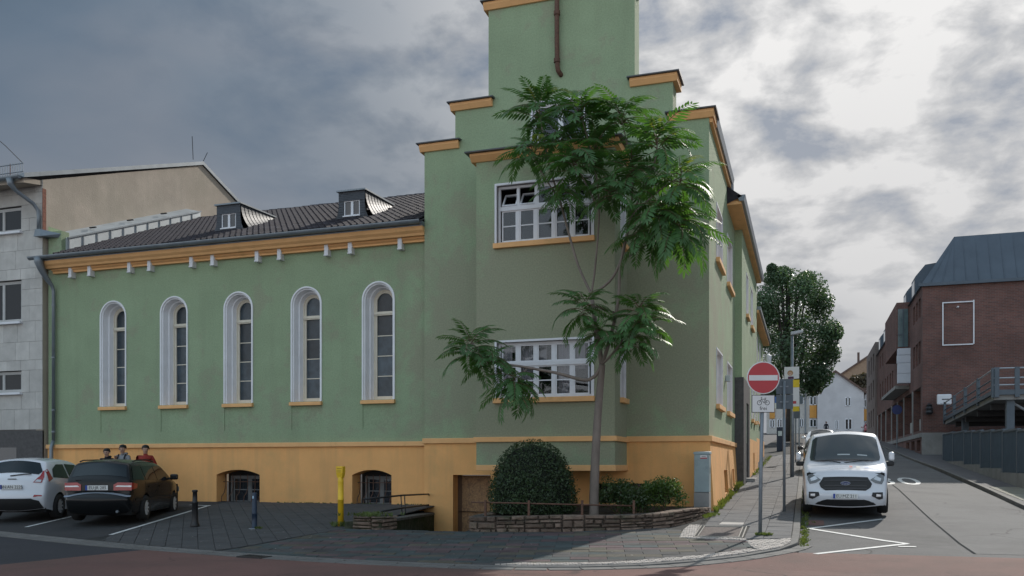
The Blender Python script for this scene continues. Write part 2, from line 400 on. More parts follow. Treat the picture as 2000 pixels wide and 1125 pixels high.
# flue pipe on the gable
MB().tube([(-3.86, -.12, 13.9), (-3.86, -.12, 12.2), (-3.85, -.12, 11.48), (-3.83, -.11, 11.36), (-3.79, -.04, 11.29), (-3.78, .02, 11.28)], .062, 10).build('flue_pipe', RUST, gb, smooth=True)
for z in (12.85, 11.62): MB().lathe([(.062, -.05), (.085, -.05), (.085, .05), (.062, .05)], (-3.86, -.12, z), 10).build('pipe_collar', RUST, gb)
sash_window(gb, MF, -4.56, -3.08, 9.39, 10.62, .1, 2, [(0, 1, 1)], room=.35, surround=.045, name='gable_window')
# bay ----------------------------------------------------------------
t = MB()
bw = [dict(a=(-5.07, -2.56), z=(z0, z1), d=.2, m=1) for z0, z1 in ((2.76, 4.20), (6.60, 8.10))]
wall(t, MBF, BX0, BX1, 1.13, 8.72, bw, mr=1)
bs_ = [dict(a=(-.85, -.2), z=(z0, z1), d=.2, m=1) for z0, z1 in ((2.76, 4.2), (6.6, 8.1))]
wall(t, MBR, BY, 0, 1.13, 8.72, bs_, mr=1); wall(t, MBL, BY, 0, 1.13, 8.72, [], 0)
t.quad((BX0, BY, 1.0), (BX1, BY, 1.0), (BX1, 0, 1.0), (BX0, 0, 1.0))
t.build('bay_wall', [GREEN, WGREY], gb)
b = MB()
mbox(b, MBF, BX0-.06, BX1+.06, 1.70, 1.825, -.065, .04); mbox(b, MBR, BY+.04, 0, 1.70, 1.825, -.06, .04); mbox(b, MBL, BY+.04, 0, 1.70, 1.825, -.06, .04)
mbox(b, MBF, BX0-.0, BX1+.03, .985, 1.13, -.03, .3); mbox(b, MBR, BY+.3, 0, .985, 1.13, -.03, .3)
b.build('bay_moulding', OTRIM, gb, bevel=.01)
b = MB(); b.prism([(BY-.04, 8.70), (BY-.17, 8.82), (BY-.17, 8.88), (0, 8.88), (0, 8.70)], 'x', BX0-.12, BX1+.12); bc = b.build('bay_cornice', OTRIM, gb, bevel=.006)
MB().prism([(BY-.27, 8.885), (BY-.27, 8.915), (-.001, 9.15), (-.001, 8.885)], 'x', BX0-.22, BX1+.22).build('bay_roof', DARKCAP, bc)
sash_window(gb, MBF, -5.03, -2.60, 6.63, 8.07, .12, 5, [(0, .62, 2), (.62, 1, 1)], sill=.02, surround=.05, skip={(1, 0), (1, 1)}, name='window')
sash_window(gb, MBF, -5.03, -2.60, 2.79, 4.17, .12, 5, [(0, .62, 2), (.62, 1, 1)], sill=.02, surround=.05, curtain=((0.0, .13, 0, 1), (.2, .38, .3, 1), (.62, .76, 0, 1), (.42, .5, .62, 1), (.8, .9, .5, 1)), name='window')
for z0, z1 in ((2.79, 4.17), (6.63, 8.07)):
    sash_window(gb, MBR, -.82, -.23, z0, z1, .14, 1, [(0, .62, 1), (.62, 1, 1)], sill=.02, surround=.04)
# tilted-open fanlights of the upper window
for i in (0, 1):
    p = -4.97+(2.31/5)*i+.04; q = p+.385
    ft = MB(); th = R(38); L = .45; zb = 7.585; yb = BY+.10
    def TT(a, u, dd): return (a, yb+u*math.sin(th)+dd*math.cos(th), zb+u*math.cos(th)-dd*math.sin(th))
    MT = lambda a, z, dd: TT(a, z, dd)
    for (a, b_, u, v) in ((p, p+.04, 0, L), (q-.04, q, 0, L), (p+.04, q-.04, 0, .04), (p+.04, q-.04, L-.04, L)): mbox(ft, MT, a, b_, u, v, 0, .04)
    fo = ft.build('open_fanlight', WHITE, gb); pb = MB(); mbox(pb, MT, p+.04, q-.04, .04, L-.04, .016, .024); pb.build('pane', GLASS, fo)
# street-side windows
for y0, y1 in ((1.82, 3.55), (5.15, 6.95)):
    for z0, z1 in ((2.74, 4.25), (6.64, 8.12)):
        sash_window(gb, MS, y0+.03, y1-.03, z0+.02, z1-.03, .2, 2, [(0, .66, 1), (.66, 1, 1)], sill=.06, surround=.05, room=.5)
# tower roof behind the gable
rf = MB()
rf.quad((.1, .55, 9.78), (.1, 5.75, 9.78), (-3.83, 5.75, 11.35), (-3.83, .55, 11.35)); rf.quad((-7.76, .55, 9.78), (-7.76, 14, 9.78), (-3.83, 14, 11.35), (-3.83, .55, 11.35))
rf.quad((.1, 5.75, 9.78), (-3.83, 5.75, 11.35), (-3.83, 5.75, 9), (.1, 5.75, 9.))
rf.build('tower_roof', TILE, gb)
g = MB(); g.prism([(.0, 9.74), (.10, 9.74), (.16, 9.80), (.16, 9.90), (.0, 9.92)], 'y', .63, 5.8) if False else None
g = MB()
g.hexa([(.0, .63, 9.74), (.13, .63, 9.74), (.13, 5.8, 9.74), (0, 5.8, 9.74)], [(.0, .63, 9.93), (.17, .63, 9.93), (.17, 5.8, 9.93), (0, 5.8, 9.93)])
g.build('tower_gutter', ZINC, gb)
g = MB(); g.box(0.0, .08, .03, 5.75, 9.6, 9.735); g.build('tower_eaves_moulding', OTRIM, gb)
g = MB(); g.tube([(.1, 5.6, 9.75), (.1, 5.65, 9.5), (.06, 5.7, 9.2), (.07, 5.72, 9.05)], .06, 8); g.build('downpipe', ZINC, gb)
g = MB(); g.box(-.02, .2, 5.35, 5.9, 9.12, 9.3); g.build('gutter_head', ZINC, gb)
# ---- street range: protruding stair bay with dark portal, then lower far range
r = MB()
PX = .235
MP = lambda a, z, d: (PX-d, a, z)
ops2 = [dict(a=(y0, y1), z=(z0, z1), d=.2, m=1) for y0, y1 in ((10.3, 11.3), (13.0, 14.2)) for z0, z1 in ((6.5, 8.0),)] + [dict(a=(13.4, 14.2), z=(2.9, 4.2), d=.2, m=1), dict(a=(15.2, 16.0), z=(2.9, 4.2), d=.2, m=1)]
wall(r, MP, 8.15, 17.3, 1.9, 9.0, ops2, mr=1)
r.quad((0, 8.15, .2), (PX, 8.15, .2), (PX, 8.15, 9.0), (0, 8.15, 9.0)); r.quad((0, 17.3, .2), (PX, 17.3, .2), (PX, 17.3, 9.0), (0, 17.3, 9.0))
wall(r, lambda a, z, d: (-d, a, z), 17.3, 28.5, 1.9, 7.75, [dict(a=(y0, y0+1.0), z=(z0, z0+1.4), d=.2, m=1) for y0 in (18.6, 21.4, 24.2) for z0 in (3.2, 5.9)], mr=1)
r.quad((0, 28.5, 1), (-8, 28.5, 1), (-8, 28.5, 7.75), (0, 28.5, 7.75))
r.build('street_wall', [GREEN, WGREY], gb)
r = MB(); wall(r, lambda a, z, d: (PX+.05-d, a, z), 11.6, 17.3, .2, 2.1, [dict(a=(13.9, 14.7), z=(.9, 1.6), d=.2)])
wall(r, lambda a, z, d: (.05-d, a, z), 17.3, 28.5, .3, 2.4, [])
r.quad((0, 17.3, .2), (PX+.05, 17.3, .2), (PX+.05, 17.3, 2.1), (0, 17.3, 2.1)); r.quad((PX, 11.6, 2.1), (PX+.05, 11.6, 2.1), (PX+.05, 17.3, 2.1), (PX, 17.3, 2.1))
r.build('street_plinth', ORANGE, gb)
STONE_D = mat('dark_granite', (.075, .072, .072), .7, .25, 9, .2, 60)
r = MB(); wall(r, lambda a, z, d: (PX+.06-d, a, z), 8.09, 11.5, .2, 4.05, [dict(a=(9.55, 10.75), z=(.2, 3.3), d=.45)])
r.quad((-.02, 8.09, .2), (PX+.06, 8.09, .2), (PX+.06, 8.09, 4.05), (-.02, 8.09, 4.05)); r.quad((PX, 11.5, .2), (PX+.06, 11.5, .2), (PX+.06, 11.5, 4.05), (PX, 11.5, 4.05)); r.quad((0, 8.09, 4.05), (PX+.06, 8.09, 4.05), (PX+.06, 11.5, 4.05), (0, 11.5, 4.05))
po = r.build('portal', STONE_D, gb); po['label'] = 'dark stone entrance portal on the street side'
B('portal_door', mat('dark_door', (.02, .02, .022), .5), po, -.18, -.14, 9.5, 10.8, .3, 3.35)
B('door_step', mat('step_stone', (.33, .31, .29), .8), po, PX-.1, PX+.35, 9.4, 10.9, .3, .66, bevel=.01)
for (y0, y1, z0, z1) in [(o['a'][0], o['a'][1], o['z'][0], o['z'][1]) for o in ops2]:
    sash_window(gb, MP, y0+.03, y1-.03, z0+.02, z1-.03, .16, 2, [(0, 1, 1)], sill=.05, surround=.04, room=.4)
for y0 in (18.6, 21.4, 24.2):
    for z0 in (3.2, 5.9): sash_window(gb, lambda a, z, d: (-d, a, z), y0+.03, y0+.97, z0+.02, z0+1.37, .16, 2, [(0, 1, 1)], sill=.05, surround=.04, room=.4)
e = MB(); e.box(0, .42, 5.15, 17.4, 8.98, 9.08); e.box(-.1, .40, 5.2, 17.35, 9.08, 9.16); e.build('street_eaves', OTRIM, gb)
e = MB(); e.hexa([(.36, 5.1, 9.06), (.50, 5.1, 9.06), (.50, 17.5, 9.06), (.36, 17.5, 9.06)], [(.3, 5.1, 9.24), (.54, 5.1, 9.24), (.54, 17.5, 9.24), (.3, 17.5, 9.24)]); e.build('street_gutter', ZINC, gb)
e = MB(); e.quad((.45, 5.1, 9.2), (.45, 17.5, 9.2), (-3.83, 17.5, 12.4), (-3.83, 5.1, 12.4)); e.quad((.45, 5.1, 9.2), (-3.83, 5.1, 12.4), (-3.83, 5.1, 9.), (0, 5.1, 9.0)); e.quad((.45, 17.5, 9.2), (-3.83, 17.5, 12.4), (-8, 17.5, 9.), (0, 17.5, 9.0)); e.build('street_roof', TILE, gb)
e = MB(); e.box(0, .32, 17.3, 28.6, 7.7, 7.82); e.build('far_eaves', OTRIM, gb)
e = MB(); e.box(.22, .4, 17.3, 28.7, 7.82, 7.97); e.build('far_gutter', ZINC, gb)
e = MB(); e.quad((.35, 17.4, 7.95), (.35, 28.7, 7.95), (-3.8, 28.7, 10.6), (-3.8, 17.4, 10.6)); e.quad((.0, 28.5, 7.75), (-3.8, 28.5, 10.5), (-8, 28.5, 7.75), (-4, 28.5, 7.)); e.build('far_roof', TILE, gb)
B('wall_lamp', ZINCL, gb, .0, .14, 4.55, 4.7, 3.6, 3.78, bevel=.01)
# ---- wing ------------------------------------------------------------
WX0, WX1 = -21.15, -7.66
t = MB(); AW = []
WC = [-18.52+2.33*i for i in range(5)]
for c_ in WC: AW.append(dict(a=(c_-.46, c_+.46), z=(2.98, 6.27), rise=.46, d=.24, splay=.06, m=1))
PN = [dict(a=(c_-.5, c_+.5), z=(2.15, 2.85), d=.016) for c_ in WC]
wall(t, MW, WX0, WX1, 1.66, 7.7, AW+PN)
for c_ in WC: mbox(t, MW, c_-.5, c_+.5, 2.15, 2.85, .016, .03)
t.quad((WX0, .27, 1.66), (WX0, 6, 1.66), (WX0, 6, 8.9), (WX0, .27, 8.9)); t.box(WX0, -20.62, .28, .6, 7.6, 8.72)
t.build('wing_wall', [GREEN, WGREY], gb)
pl = MB(); CW = [dict(a=(-14.62, -13.10), z=(-.2, .985), rise=.15, d=.5, splay=.0, nobot=True), dict(a=(-10.02, -8.78), z=(-.2, .99), rise=.15, d=.5, splay=0, nobot=True)]
MWP = lambda a, z, d: (a, .24+d, z)
wall(pl, MWP, WX0, WX1, -.6, 1.66, CW); pl.build('wing_plinth', ORANGE, gb)
bnd = MB(); mbox(bnd, MW, WX0-.02, WX1-.0, 1.655, 1.785, -.10, .05); bnd.build('wing_string_course', OTRIM, gb, bevel=.012)
CELLF = mat('grey_cellar_frame', (.17, .175, .175), .7, .2, 6)
for o_ in CW:   # cellar windows with bowed iron grilles
    p, q = o_['a']
    cwn = sash_window(gb, MWP, p+.15, q-.02, -.05, .80, .5, 2, [(0, 1, 2)], room=.5, glass=GLASSD, name='cellar_window', frame_mat=CELLF)
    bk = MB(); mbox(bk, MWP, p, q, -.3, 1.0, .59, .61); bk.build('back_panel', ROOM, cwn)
    for k in range(6):
        a = p+.1+(q-p-.2)*k/5
        MB().tube([MWP(a, .84, .30), MWP(a, .45, .30), MWP(a, .30, .25), MWP(a, .18, .12), MWP(a, .02, .10)], .011, 6).build('grille_bar', RUST, cwn)
    gh = MB(); gh.tube([MWP(p+.02, .62, .30), MWP(q-.02, .62, .30)], .011, 6); gh.build('grille_rail', RUST, cwn)
for c_ in WC:   # tall arched windows: moulded surround, deep pale reveal, cream frame, five lights
    sb = MB()
    def ring(r0, d0, r1, d1, zb0=2.98, zs=5.81):
        A = [(c_-r0, zb0)]+[(c_+r0*math.sin(-math.pi/2+math.pi*i/20), zs+r0*math.cos(-math.pi/2+math.pi*i/20)) for i in range(21)]+[(c_+r0, zb0)]
        C = [(c_-r1, zb0)]+[(c_+r1*math.sin(-math.pi/2+math.pi*i/20), zs+r1*math.cos(-math.pi/2+math.pi*i/20)) for i in range(21)]+[(c_+r1, zb0)]
        for i in range(len(A)-1): sb.quad(MW(*A[i], d0), MW(*A[i+1], d0), MW(*C[i+1], d1), MW(*C[i], d1))
    ring(.515, .0, .515, -.03); ring(.515, -.03, .475, -.03); ring(.475, -.03, .455, .015); ring(.455, .015, .43, .02); ring(.43, .02, .40, .22); ring(.40, .22, .37, .235); ring(.37, .235, .345, .40)
    wo = sb.build('arched_window', WGREY, gb, normals=False)
    fr = MB()
    def ringf(r0, r1, d0, d1):
        pts = [(-math.pi/2+math.pi*i/20) for i in range(21)]
        A = [(c_-r0, 3.02)]+[(c_+r0*math.sin(a), 5.81+r0*math.cos(a)) for a in pts]+[(c_+r0, 3.02)]
        C = [(c_-r1, 3.02)]+[(c_+r1*math.sin(a), 5.81+r1*math.cos(a)) for a in pts]+[(c_+r1, 3.02)]
        for i in range(len(A)-1):
            fr.quad(MW(*A[i], d0), MW(*A[i+1], d0), MW(*C[i+1], d0), MW(*C[i], d0)); fr.quad(MW(*C[i], d0), MW(*C[i+1], d0), MW(*C[i+1], d1), MW(*C[i], d1))
    ringf(.36, .315, .385, .42); ringf(.315, .25, .40, .45)
    mbox(fr, MW, c_-.31, c_+.31, 3.0, 3.10, .38, .45)
    mbox(fr, MW, c_-.30, c_+.30, 5.42, 5.53, .36, .45); mbox(fr, MW, c_-.32, c_+.32, 5.455, 5.495, .34, .36)
    zl = [3.10, 3.68, 4.26, 4.84, 5.42]
    for z in zl[1:-1]: mbox(fr, MW, c_-.25, c_+.25, z-.013, z+.013, .42, .445)
    fr.build('frame', CREAM, wo, normals=False)
    for z0, z1 in zip(zl, zl[1:]):
        mbox(MB(), MW, c_-.255, c_+.255, z0, z1, .434, .44).build('pane', FROST, wo)
    pa = MB(); pts = [(c_-.255, 5.53)]+[(c_+.255*math.sin(-math.pi/2+math.pi*i/14), 5.81+.255*math.cos(-math.pi/2+math.pi*i/14)) for i in range(15)]+[(c_+.255, 5.53)]
    pa.hexa([MW(x, z, .434) for x, z in pts], [MW(x, z, .44) for x, z in pts]); pa.build('pane', FROST, wo)
    s_ = MB(); s_.hexa([MW(c_-.53, 2.86, -.10), MW(c_+.53, 2.86, -.10), MW(c_+.53, 2.86, .40), MW(c_-.53, 2.86, .40)], [MW(c_-.53, 2.96, -.10), MW(c_+.53, 2.96, -.10), MW(c_+.53, 3.01, .40), MW(c_-.53, 3.01, .40)])
    s_.build('sill', OTRIM, wo, bevel=.006)
# cornice, corbels, gutter
b = MB(); b.prism([(.27, 7.31), (.16, 7.31), (.16, 7.36), (.10, 7.40), (.10, 7.44), (.27, 7.44)], 'x', -20.85, WX1); b.build('frieze_moulding', OTRIM, gb)
b = MB(); b.prism([(.27, 7.44), (-.02, 7.44), (-.05, 7.50), (-.12, 7.56), (-.16, 7.66), (.27, 7.70)], 'x', -20.95, WX1); b.build('cornice', OTRIM, gb)
for k in range(6):
    for off in (0, .765):
        x = -20.08+2.325*k+off
        if x > -8.0: continue
        c = MB(); c.box(x-.06, x+.06, .085, .27, 7.16, 7.44); c.box(x-.07, x+.07, .07, .27, 7.125, 7.158); c.build('corbel', WHITE, gb)
gt = MB(); n = 10; prof = [(-.27-.10*math.cos(math.pi*i/n), 7.79-.10*math.sin(math.pi*i/n)) for i in range(n+1)]+[(-.18, 7.79)]
for (a, z), (b_, z2) in zip(prof, prof[1:]): gt.quad((-21.35, a, z), (WX1, a, z), (WX1, b_, z2), (-21.35, b_, z2))
gt.prism([(a, z) for a, z in prof[:n+1]], 'x', -21.37, -21.35)
gt.build('gutter', ZINC, gb, normals=False)
B('eaves_board', ZINC, gb, -21.1, WX1, -.17, .3, 7.66, 7.79)
for k in range(7): x = -20.6+2.0*k; MB().prism([(-.27-.103*math.cos(math.pi*i/n), 7.79-.103*math.sin(math.pi*i/n)) for i in range(n+1)]+[(-.17, 7.8)], 'x', x, x+.03).build('gutter_joint', ZINC, gb)
# swan-neck downpipe at the left end
dp = MB(); dp.tube([(-20.98, -.27, 7.75), (-20.98, -.27, 7.62), (-20.95, -.20, 7.40), (-20.88, -.02, 7.08), (-20.84, .12, 6.92), (-20.83, .17, 6.75), (-20.83, .17, 1.9)], [.15, .14, .11, .085, .06, .055, .055], 12)
dp.tube([(-20.83, .16, 1.9), (-20.83, .08, 1.7), (-20.83, .08, -.1)], .06, 12)
dpo = dp.build('downpipe', ZINC, gb, smooth=True)
for z in (6.3, 4.6, 2.9, 2.2): MB().lathe([(.055, -.02), (.068, -.02), (.068, .02), (.055, .02)], (-20.83, .17, z), 12).build('pipe_clip', ZINC, dpo)
# roof: base sheet + real tiles
RY0, RZ0, RY1, RZ1 = -.24, 7.80, 7.0, 10.87
sl_ = math.atan2(RZ1-RZ0, RY1-RY0); SLn = math.hypot(RY1-RY0, RZ1-RZ0)
RXL, RXR = -20.55, -7.66
rb = MB(); rb.quad((RXL, RY0, RZ0-.02), (RXR, RY0, RZ0-.02), (RXR, RY1, RZ1-.02), (RXL, RY1, RZ1-.02)); rb.quad((RXL, RY1, RZ1-.02), (RXR, RY1, RZ1-.02), (RXR, 14, 7.8), (RXL, 14, 7.8))
roof = rb.build('wing_roof', mat('roof_underlay', (.04, .035, .035), .8), gb)
cwid = .2; rows = 25; ex = SLn/rows
ncol = int((RXR-RXL)/cwid)
def tile_verts(L=ex*1.12):
    prof = [(0, .0), (.095, -.008), (.118, .004), (.135, .04), (.165, .05), (.192, .032), (.2, .004)]
    vs = [(x, 0, z+.03) for x, z in prof]+[(x, L, z) for x, z in prof]+[(x, 0, z) for x, z in prof]
    k = len(prof); fs = [(i, i+1, k+i+1, k+i) for i in range(k-1)]+[(2*k+i, 2*k+i+1, i+1, i) for i in range(k-1)]
    return vs, fs
tv, tf = tile_verts()
tm = MB().add(tv, tf).mesh('roof_tile', TILE)
Rt = Matrix.Rotation(sl_, 4, 'X')
dorms = [(-15.08, 1.45), (-10.70, 1.45)]
def in_dormer(x, s):
    y = RY0+s*math.cos(sl_)
    return any(abs(x+.1-c_) < .50 and 1.45 < y < 3.0 for c_, _ in dorms)
cells = [(i, j) for i in range(ncol) for j in range(rows) if not in_dormer(RXL+i*cwid, j*ex+.15)]
def psize(c):
    p = Vector((RXL+c[0]*cwid, RY0+c[1]*ex*math.cos(sl_), RZ0+c[1]*ex*math.sin(sl_))); v = p-cam_o.location
    n_ = Vector((0, -math.sin(sl_), math.cos(sl_))); return -(-n_.dot(-v.normalized())) / v.length_squared
cells.sort(key=lambda c: -psize(c))
rest = MB()
for k, (i, j) in enumerate(cells):
    jx = random.uniform(-.004, .004); jz = random.uniform(-.004, .004)
    Mx = Matrix.Translation((RXL+i*cwid+jx, RY0+j*ex*math.cos(sl_), RZ0+j*ex*math.sin(sl_)+jz)) @ Rt @ Matrix.Rotation(random.uniform(-.012, .012), 4, 'Z')
    if k < 300:
        o = bpy.data.objects.new('roof_tile', tm); COL.objects.link(o); o.parent = roof; o.matrix_basis = Mx
    else: rest.add([Mx @ Vector(v) for v in tv], tf)
tag(rest.build('roof_tiles', TILE, roof, normals=False), kind='stuff')
for i in range(int((RXR-RXL)/.36)):
    x = RXL+i*.36; dz_ = random.uniform(-.012, .012)
    MB().add([(x, RY1-.13, RZ1-.02+dz_), (x+.38, RY1-.12, RZ1-.03+dz_), (x+.38, RY1, RZ1+.07+dz_), (x, RY1, RZ1+.085+dz_), (x+.38, RY1+.12, RZ1-.03+dz_), (x, RY1+.13, RZ1-.02+dz_)], [(0, 1, 2, 3), (3, 2, 4, 5), (0, 3, 5)]).build('ridge_tile', TILE, roof)
# fire parapet with pale zinc cladding against the neighbour
fz = MB(); pr = lambda s, h: (RY0+s*math.cos(sl_), RZ0+s*math.sin(sl_)+h)
y0, z0 = pr(.75, 0); y1, z1 = RY1+.1, RZ1
fz.hexa([(-21.25, y0, z0-.3), (-20.55, y0, z0-.3), (-20.55, y1, z1-.3), (-21.25, y1, z1-.3)], [(-21.25, y0, z0+.62), (-20.55, y0, z0+.42), (-20.55, y1, z1+.32), (-21.25, y1, z1+.5)])
fpo = fz.build('fire_parapet', ZINCL, gb)
for k in range(11):
    s = .8+k*.66; y, z = pr(s, 0)
    if y > RY1: break
    hh = .42-.1*(y-y0)/(y1-y0)
    m_ = MB(); m_.box(-20.55, -20.53, y, y+.035, z+.02, z+hh-.03); m_.build('seam', ZINC, fpo)
for k in range(3):
    s = 2.2+k*1.9; y, z = pr(s, .53-.03*k); m_ = MB(); m_.box(-20.95, -20.68, y, y+.05, z+.02, z+.06); m_.build('snow_hook', BLACKM, fpo)
m_ = MB(); m_.hexa([(-20.56, y0, z0+.405), (-20.50, y0, z0+.405), (-20.50, y1, z1+.305), (-20.56, y1, z1+.305)], [(-20.56, y0, z0+.45), (-20.50, y0, z0+.45), (-20.50, y1, z1+.35), (-20.56, y1, z1+.35)]); m_.build('edge_trim', ZINC, fpo)
# slate dormers with swept cheeks
for (c_, fy) in dorms:
    zb = RZ0+(fy-RY0)*math.tan(sl_); zt = 9.36; hw = .44
    dm = MB()
    wall(dm, lambda a, z, d: (a, fy+d, z), c_-hw, c_+hw, zb-.1, zt, [dict(a=(c_-.27, c_+.27), z=(zb+.12, zt-.27), d=.06)])
    for sgn in (-1, 1):   # foot flare in front view
        pts = [(c_+sgn*hw, zb+.45), (c_+sgn*(hw+.03), zb+.22), (c_+sgn*(hw+.1), zb+.06), (c_+sgn*(hw+.22), zb-.02), (c_+sgn*hw, zb-.06)]
        dm.hexa([(x, fy, z) for x, z in pts], [(x, fy+.02, z) for x, z in pts])
    do = dm.build('dormer', SLATE, gb)
    for sgn in (-1, 1):
        ny = 9; nz_ = 8
        for i in range(ny):          # swept slate courses, each a curved strip
            ya, yb_ = fy+.02+(i/ny)*1.75, fy+.02+((i+1)/ny)*1.75+.02
            st = MB(); pv = []
            for j in range(nz_+1):
                u = j/nz_; row = []
                for q_, y in enumerate((ya, yb_)):
                    zr = RZ0+(y-RY0)*math.tan(sl_); top = zt-.02+(y-fy)*.035; h = max(.02, top-zr)
                    fl = .24*min(1, h/.7)*(1-u)**2.6
                    row.append((c_+sgn*(hw+fl+.012*(1-q_)), y+(.22*(1-u)**2)*min(1, h/.6), zr+.03+h*u))
                pv.append(row)
            for j in range(nz_): st.quad(pv[j][0], pv[j][1], pv[j+1][1], pv[j+1][0])
            st.build('slate_course', SLATE, do, smooth=True)
    dr = MB(); dr.hexa([(c_-hw-.05, fy-.07, zt), (c_+hw+.05, fy-.07, zt), (c_+hw+.03, fy+1.95, zt+.07), (c_-hw-.03, fy+1.95, zt+.07)], [(c_-hw-.05, fy-.07, zt+.045), (c_+hw+.05, fy-.07, zt+.045), (c_+hw+.03, fy+1.95, zt+.115), (c_-hw-.03, fy+1.95, zt+.115)])
    dr.build('dormer_roof', ZINC, do)
    wf = MB(); MD = lambda a, z, d: (a, fy+d, z); a0, a1, z0, z1 = c_-.27, c_+.27, zb+.12, zt-.27
    for q_ in ((a0, a0+.035, z0, z1), (a1-.035, a1, z0, z1), (c_-.04, c_+.04, z0, z1), (a0+.035, c_-.04, z0, z0+.03), (c_+.04, a1-.035, z0, z0+.03), (a0+.035, c_-.04, z1-.03, z1), (c_+.04, a1-.035, z1-.03, z1)): mbox(wf, MD, *q_, .02, .06)
    mbox(wf, MD, a0-.02, a1+.02, z0-.035, z0, -.04, .05)
    wf.build('window_frame', WHITE, do)
    for q_ in ((a0+.035, c_-.04), (c_+.04, a1-.035)): pb = MB(); mbox(pb, MD, *q_, z0+.03, z1-.03, .045, .052); pb.build('pane', GLASSD, do)
    sc = MB()     # shingle courses on the dormer face
    for j in range(5): z = zt-.02-.05*j; sc.prism([(fy-.012, z-.055), (fy-.004, z), (fy+.005, z), (fy+.005, z-.055)], 'x', c_-hw, c_+hw)
    for j in range(7):
        z = zb+.02+.075*j
        for (p, q) in ((c_-hw, c_-.285), (c_+.285, c_+hw)): sc.prism([(fy-.012, z), (fy-.003, z+.07), (fy+.005, z+.07), (fy+.005, z)], 'x', p, q)
    tag(sc.build('shingles', SLATE, do), kind='stuff')
# ================================================================== GROUND
def rz(y):   # carriageway level
    if y < -6.5: k = .03
    elif y > -4.0: k = .10
    else: k = .03+.07*(y+6.5)/2.5
    return gz(y)-k
BRK = (-8.06, -6.5, -4.0, 45.0)
def sheet(name, poly, zf, m, off=0.0, parent=None, kind='structure', breaks=BRK, label=None):
    bm = bmesh.new(); cv, _, cf, *_ = delaunay_2d_cdt([Vector((x, y)) for x, y in poly], [], [list(range(len(poly)))], 1, 1e-6)
    vs = [bm.verts.new((p.x, p.y, 0)) for p in cv]
    def _in(p):
        c_ = False; j = len(poly)-1
        for i in range(len(poly)):
            if (poly[i][1] > p[1]) != (poly[j][1] > p[1]) and p[0] < (poly[j][0]-poly[i][0])*(p[1]-poly[i][1])/(poly[j][1]-poly[i][1])+poly[i][0]: c_ = not c_
            j = i
        return c_
    for f in cf:
        if _in((sum(cv[i].x for i in f)/len(f), sum(cv[i].y for i in f)/len(f))): bm.faces.new([vs[i] for i in f])
    for y in breaks: bmesh.ops.bisect_plane(bm, geom=bm.verts[:]+bm.edges[:]+bm.faces[:], plane_co=(0, y, 0), plane_no=(0, 1, 0))
    for v in bm.verts: v.co.z = zf(v.co.y)+off
    bmesh.ops.recalc_face_normals(bm, faces=bm.faces)
    if bm.faces and sum(f.normal.z for f in bm.faces) < 0: bmesh.ops.reverse_faces(bm, faces=bm.faces)
    me = bpy.data.meshes.new(name); bm.to_mesh(me); bm.free(); me.materials.append(m)
    o = link(name, me, parent)
    if parent is None: tag(o, kind=kind, label=label)
    return o
def catmull(P, step=.25):
    out = []
    for i in range(len(P)-1):
        p0, p1, p2, p3 = (Vector(P[max(i-1, 0)]), Vector(P[i]), Vector(P[i+1]), Vector(P[min(i+2, len(P)-1)]))
        n = max(1, int((p2-p1).length/step))
        for k in range(n):
            t = k/n; out.append(.5*((2*p1)+(p2-p0)*t+(2*p0-5*p1+4*p2-p3)*t*t+(3*p1-p0-3*p2+p3)*t**3))
    out.append(Vector(P[-1])); return out
def resample(path, step):
    L = [0]
    for a, b in zip(path, path[1:]): L.append(L[-1]+(b-a).length)
    n = int(L[-1]/step); res = []; j = 0
    for i in range(n+1):
        d = L[-1]*i/n
        while j < len(L)-2 and L[j+1] < d: j += 1
        res.append(path[j].lerp(path[j+1], (d-L[j])/max(1e-9, L[j+1]-L[j])))
    return res
def offset(path, d):   # d>0 = to the left of travel
    out = []
    for i, p in enumerate(path):
        t = (path[min(i+1, len(path)-1)]-path[max(i-1, 0)]).normalized(); out.append(Vector((p.x-t.y*d, p.y+t.x*d)))
    return out
_mat0 = mat
def mat(*a, **k):
    k.setdefault('spec', .2); return _mat0(*a, **k)
def speck(cols, scale=260, lo=.42, hi=.62):
    def fn(t, c, vec, bs):
        f = t.noise(vec, scale, 2, .7); k = t.ramp(f, [(lo, g3(0)), (hi, g3(1))])
        return t.mix(t.math('MULTIPLY', k, .5), c, cols)
    return fn
def cracked(cols, amt=.5):
    sp_ = speck(cols)
    def fn(t, c, vec, bs):
        c = sp_(t, c, vec, bs)
        nz = t.n('ShaderNodeTexNoise'); nz.inputs['Scale'].default_value = 1.3; nz.inputs['Detail'].default_value = 4; t.l(vec, nz.inputs['Vector'])
        ad = t.n('ShaderNodeVectorMath', operation='MULTIPLY_ADD'); t.l(nz.outputs['Color'], ad.inputs[0]); ad.inputs[1].default_value = (.9, .9, 0); t.l(vec, ad.inputs[2])
        vo = t.n('ShaderNodeTexVoronoi', feature='DISTANCE_TO_EDGE'); vo.inputs['Scale'].default_value = .42; t.l(ad.outputs[0], vo.inputs['Vector'])
        k = t.ramp(vo.outputs['Distance'], [(.003, g3(1)), (.010, g3(0))]); mk = t.ramp(t.noise(vec, .35, 2, .5, 0, (9, 4, 0)), [(.5, g3(0)), (.6, g3(amt))])
        return t.mix(t.math('MULTIPLY', k, mk), c, (.03, .03, .03))
    return fn
ASPH = mat('street_asphalt', (.10, .10, .101), .85, .16, .7, .5, 150, dirt=(.066, .066, .068), dscale=.45, dlo=.48, dhi=.66, extra=cracked((.18, .178, .175), .8))
ASPHD = mat('dark_asphalt', (.046, .046, .052), .85, .15, .8, .5, 150, extra=speck((.085, .085, .09)))
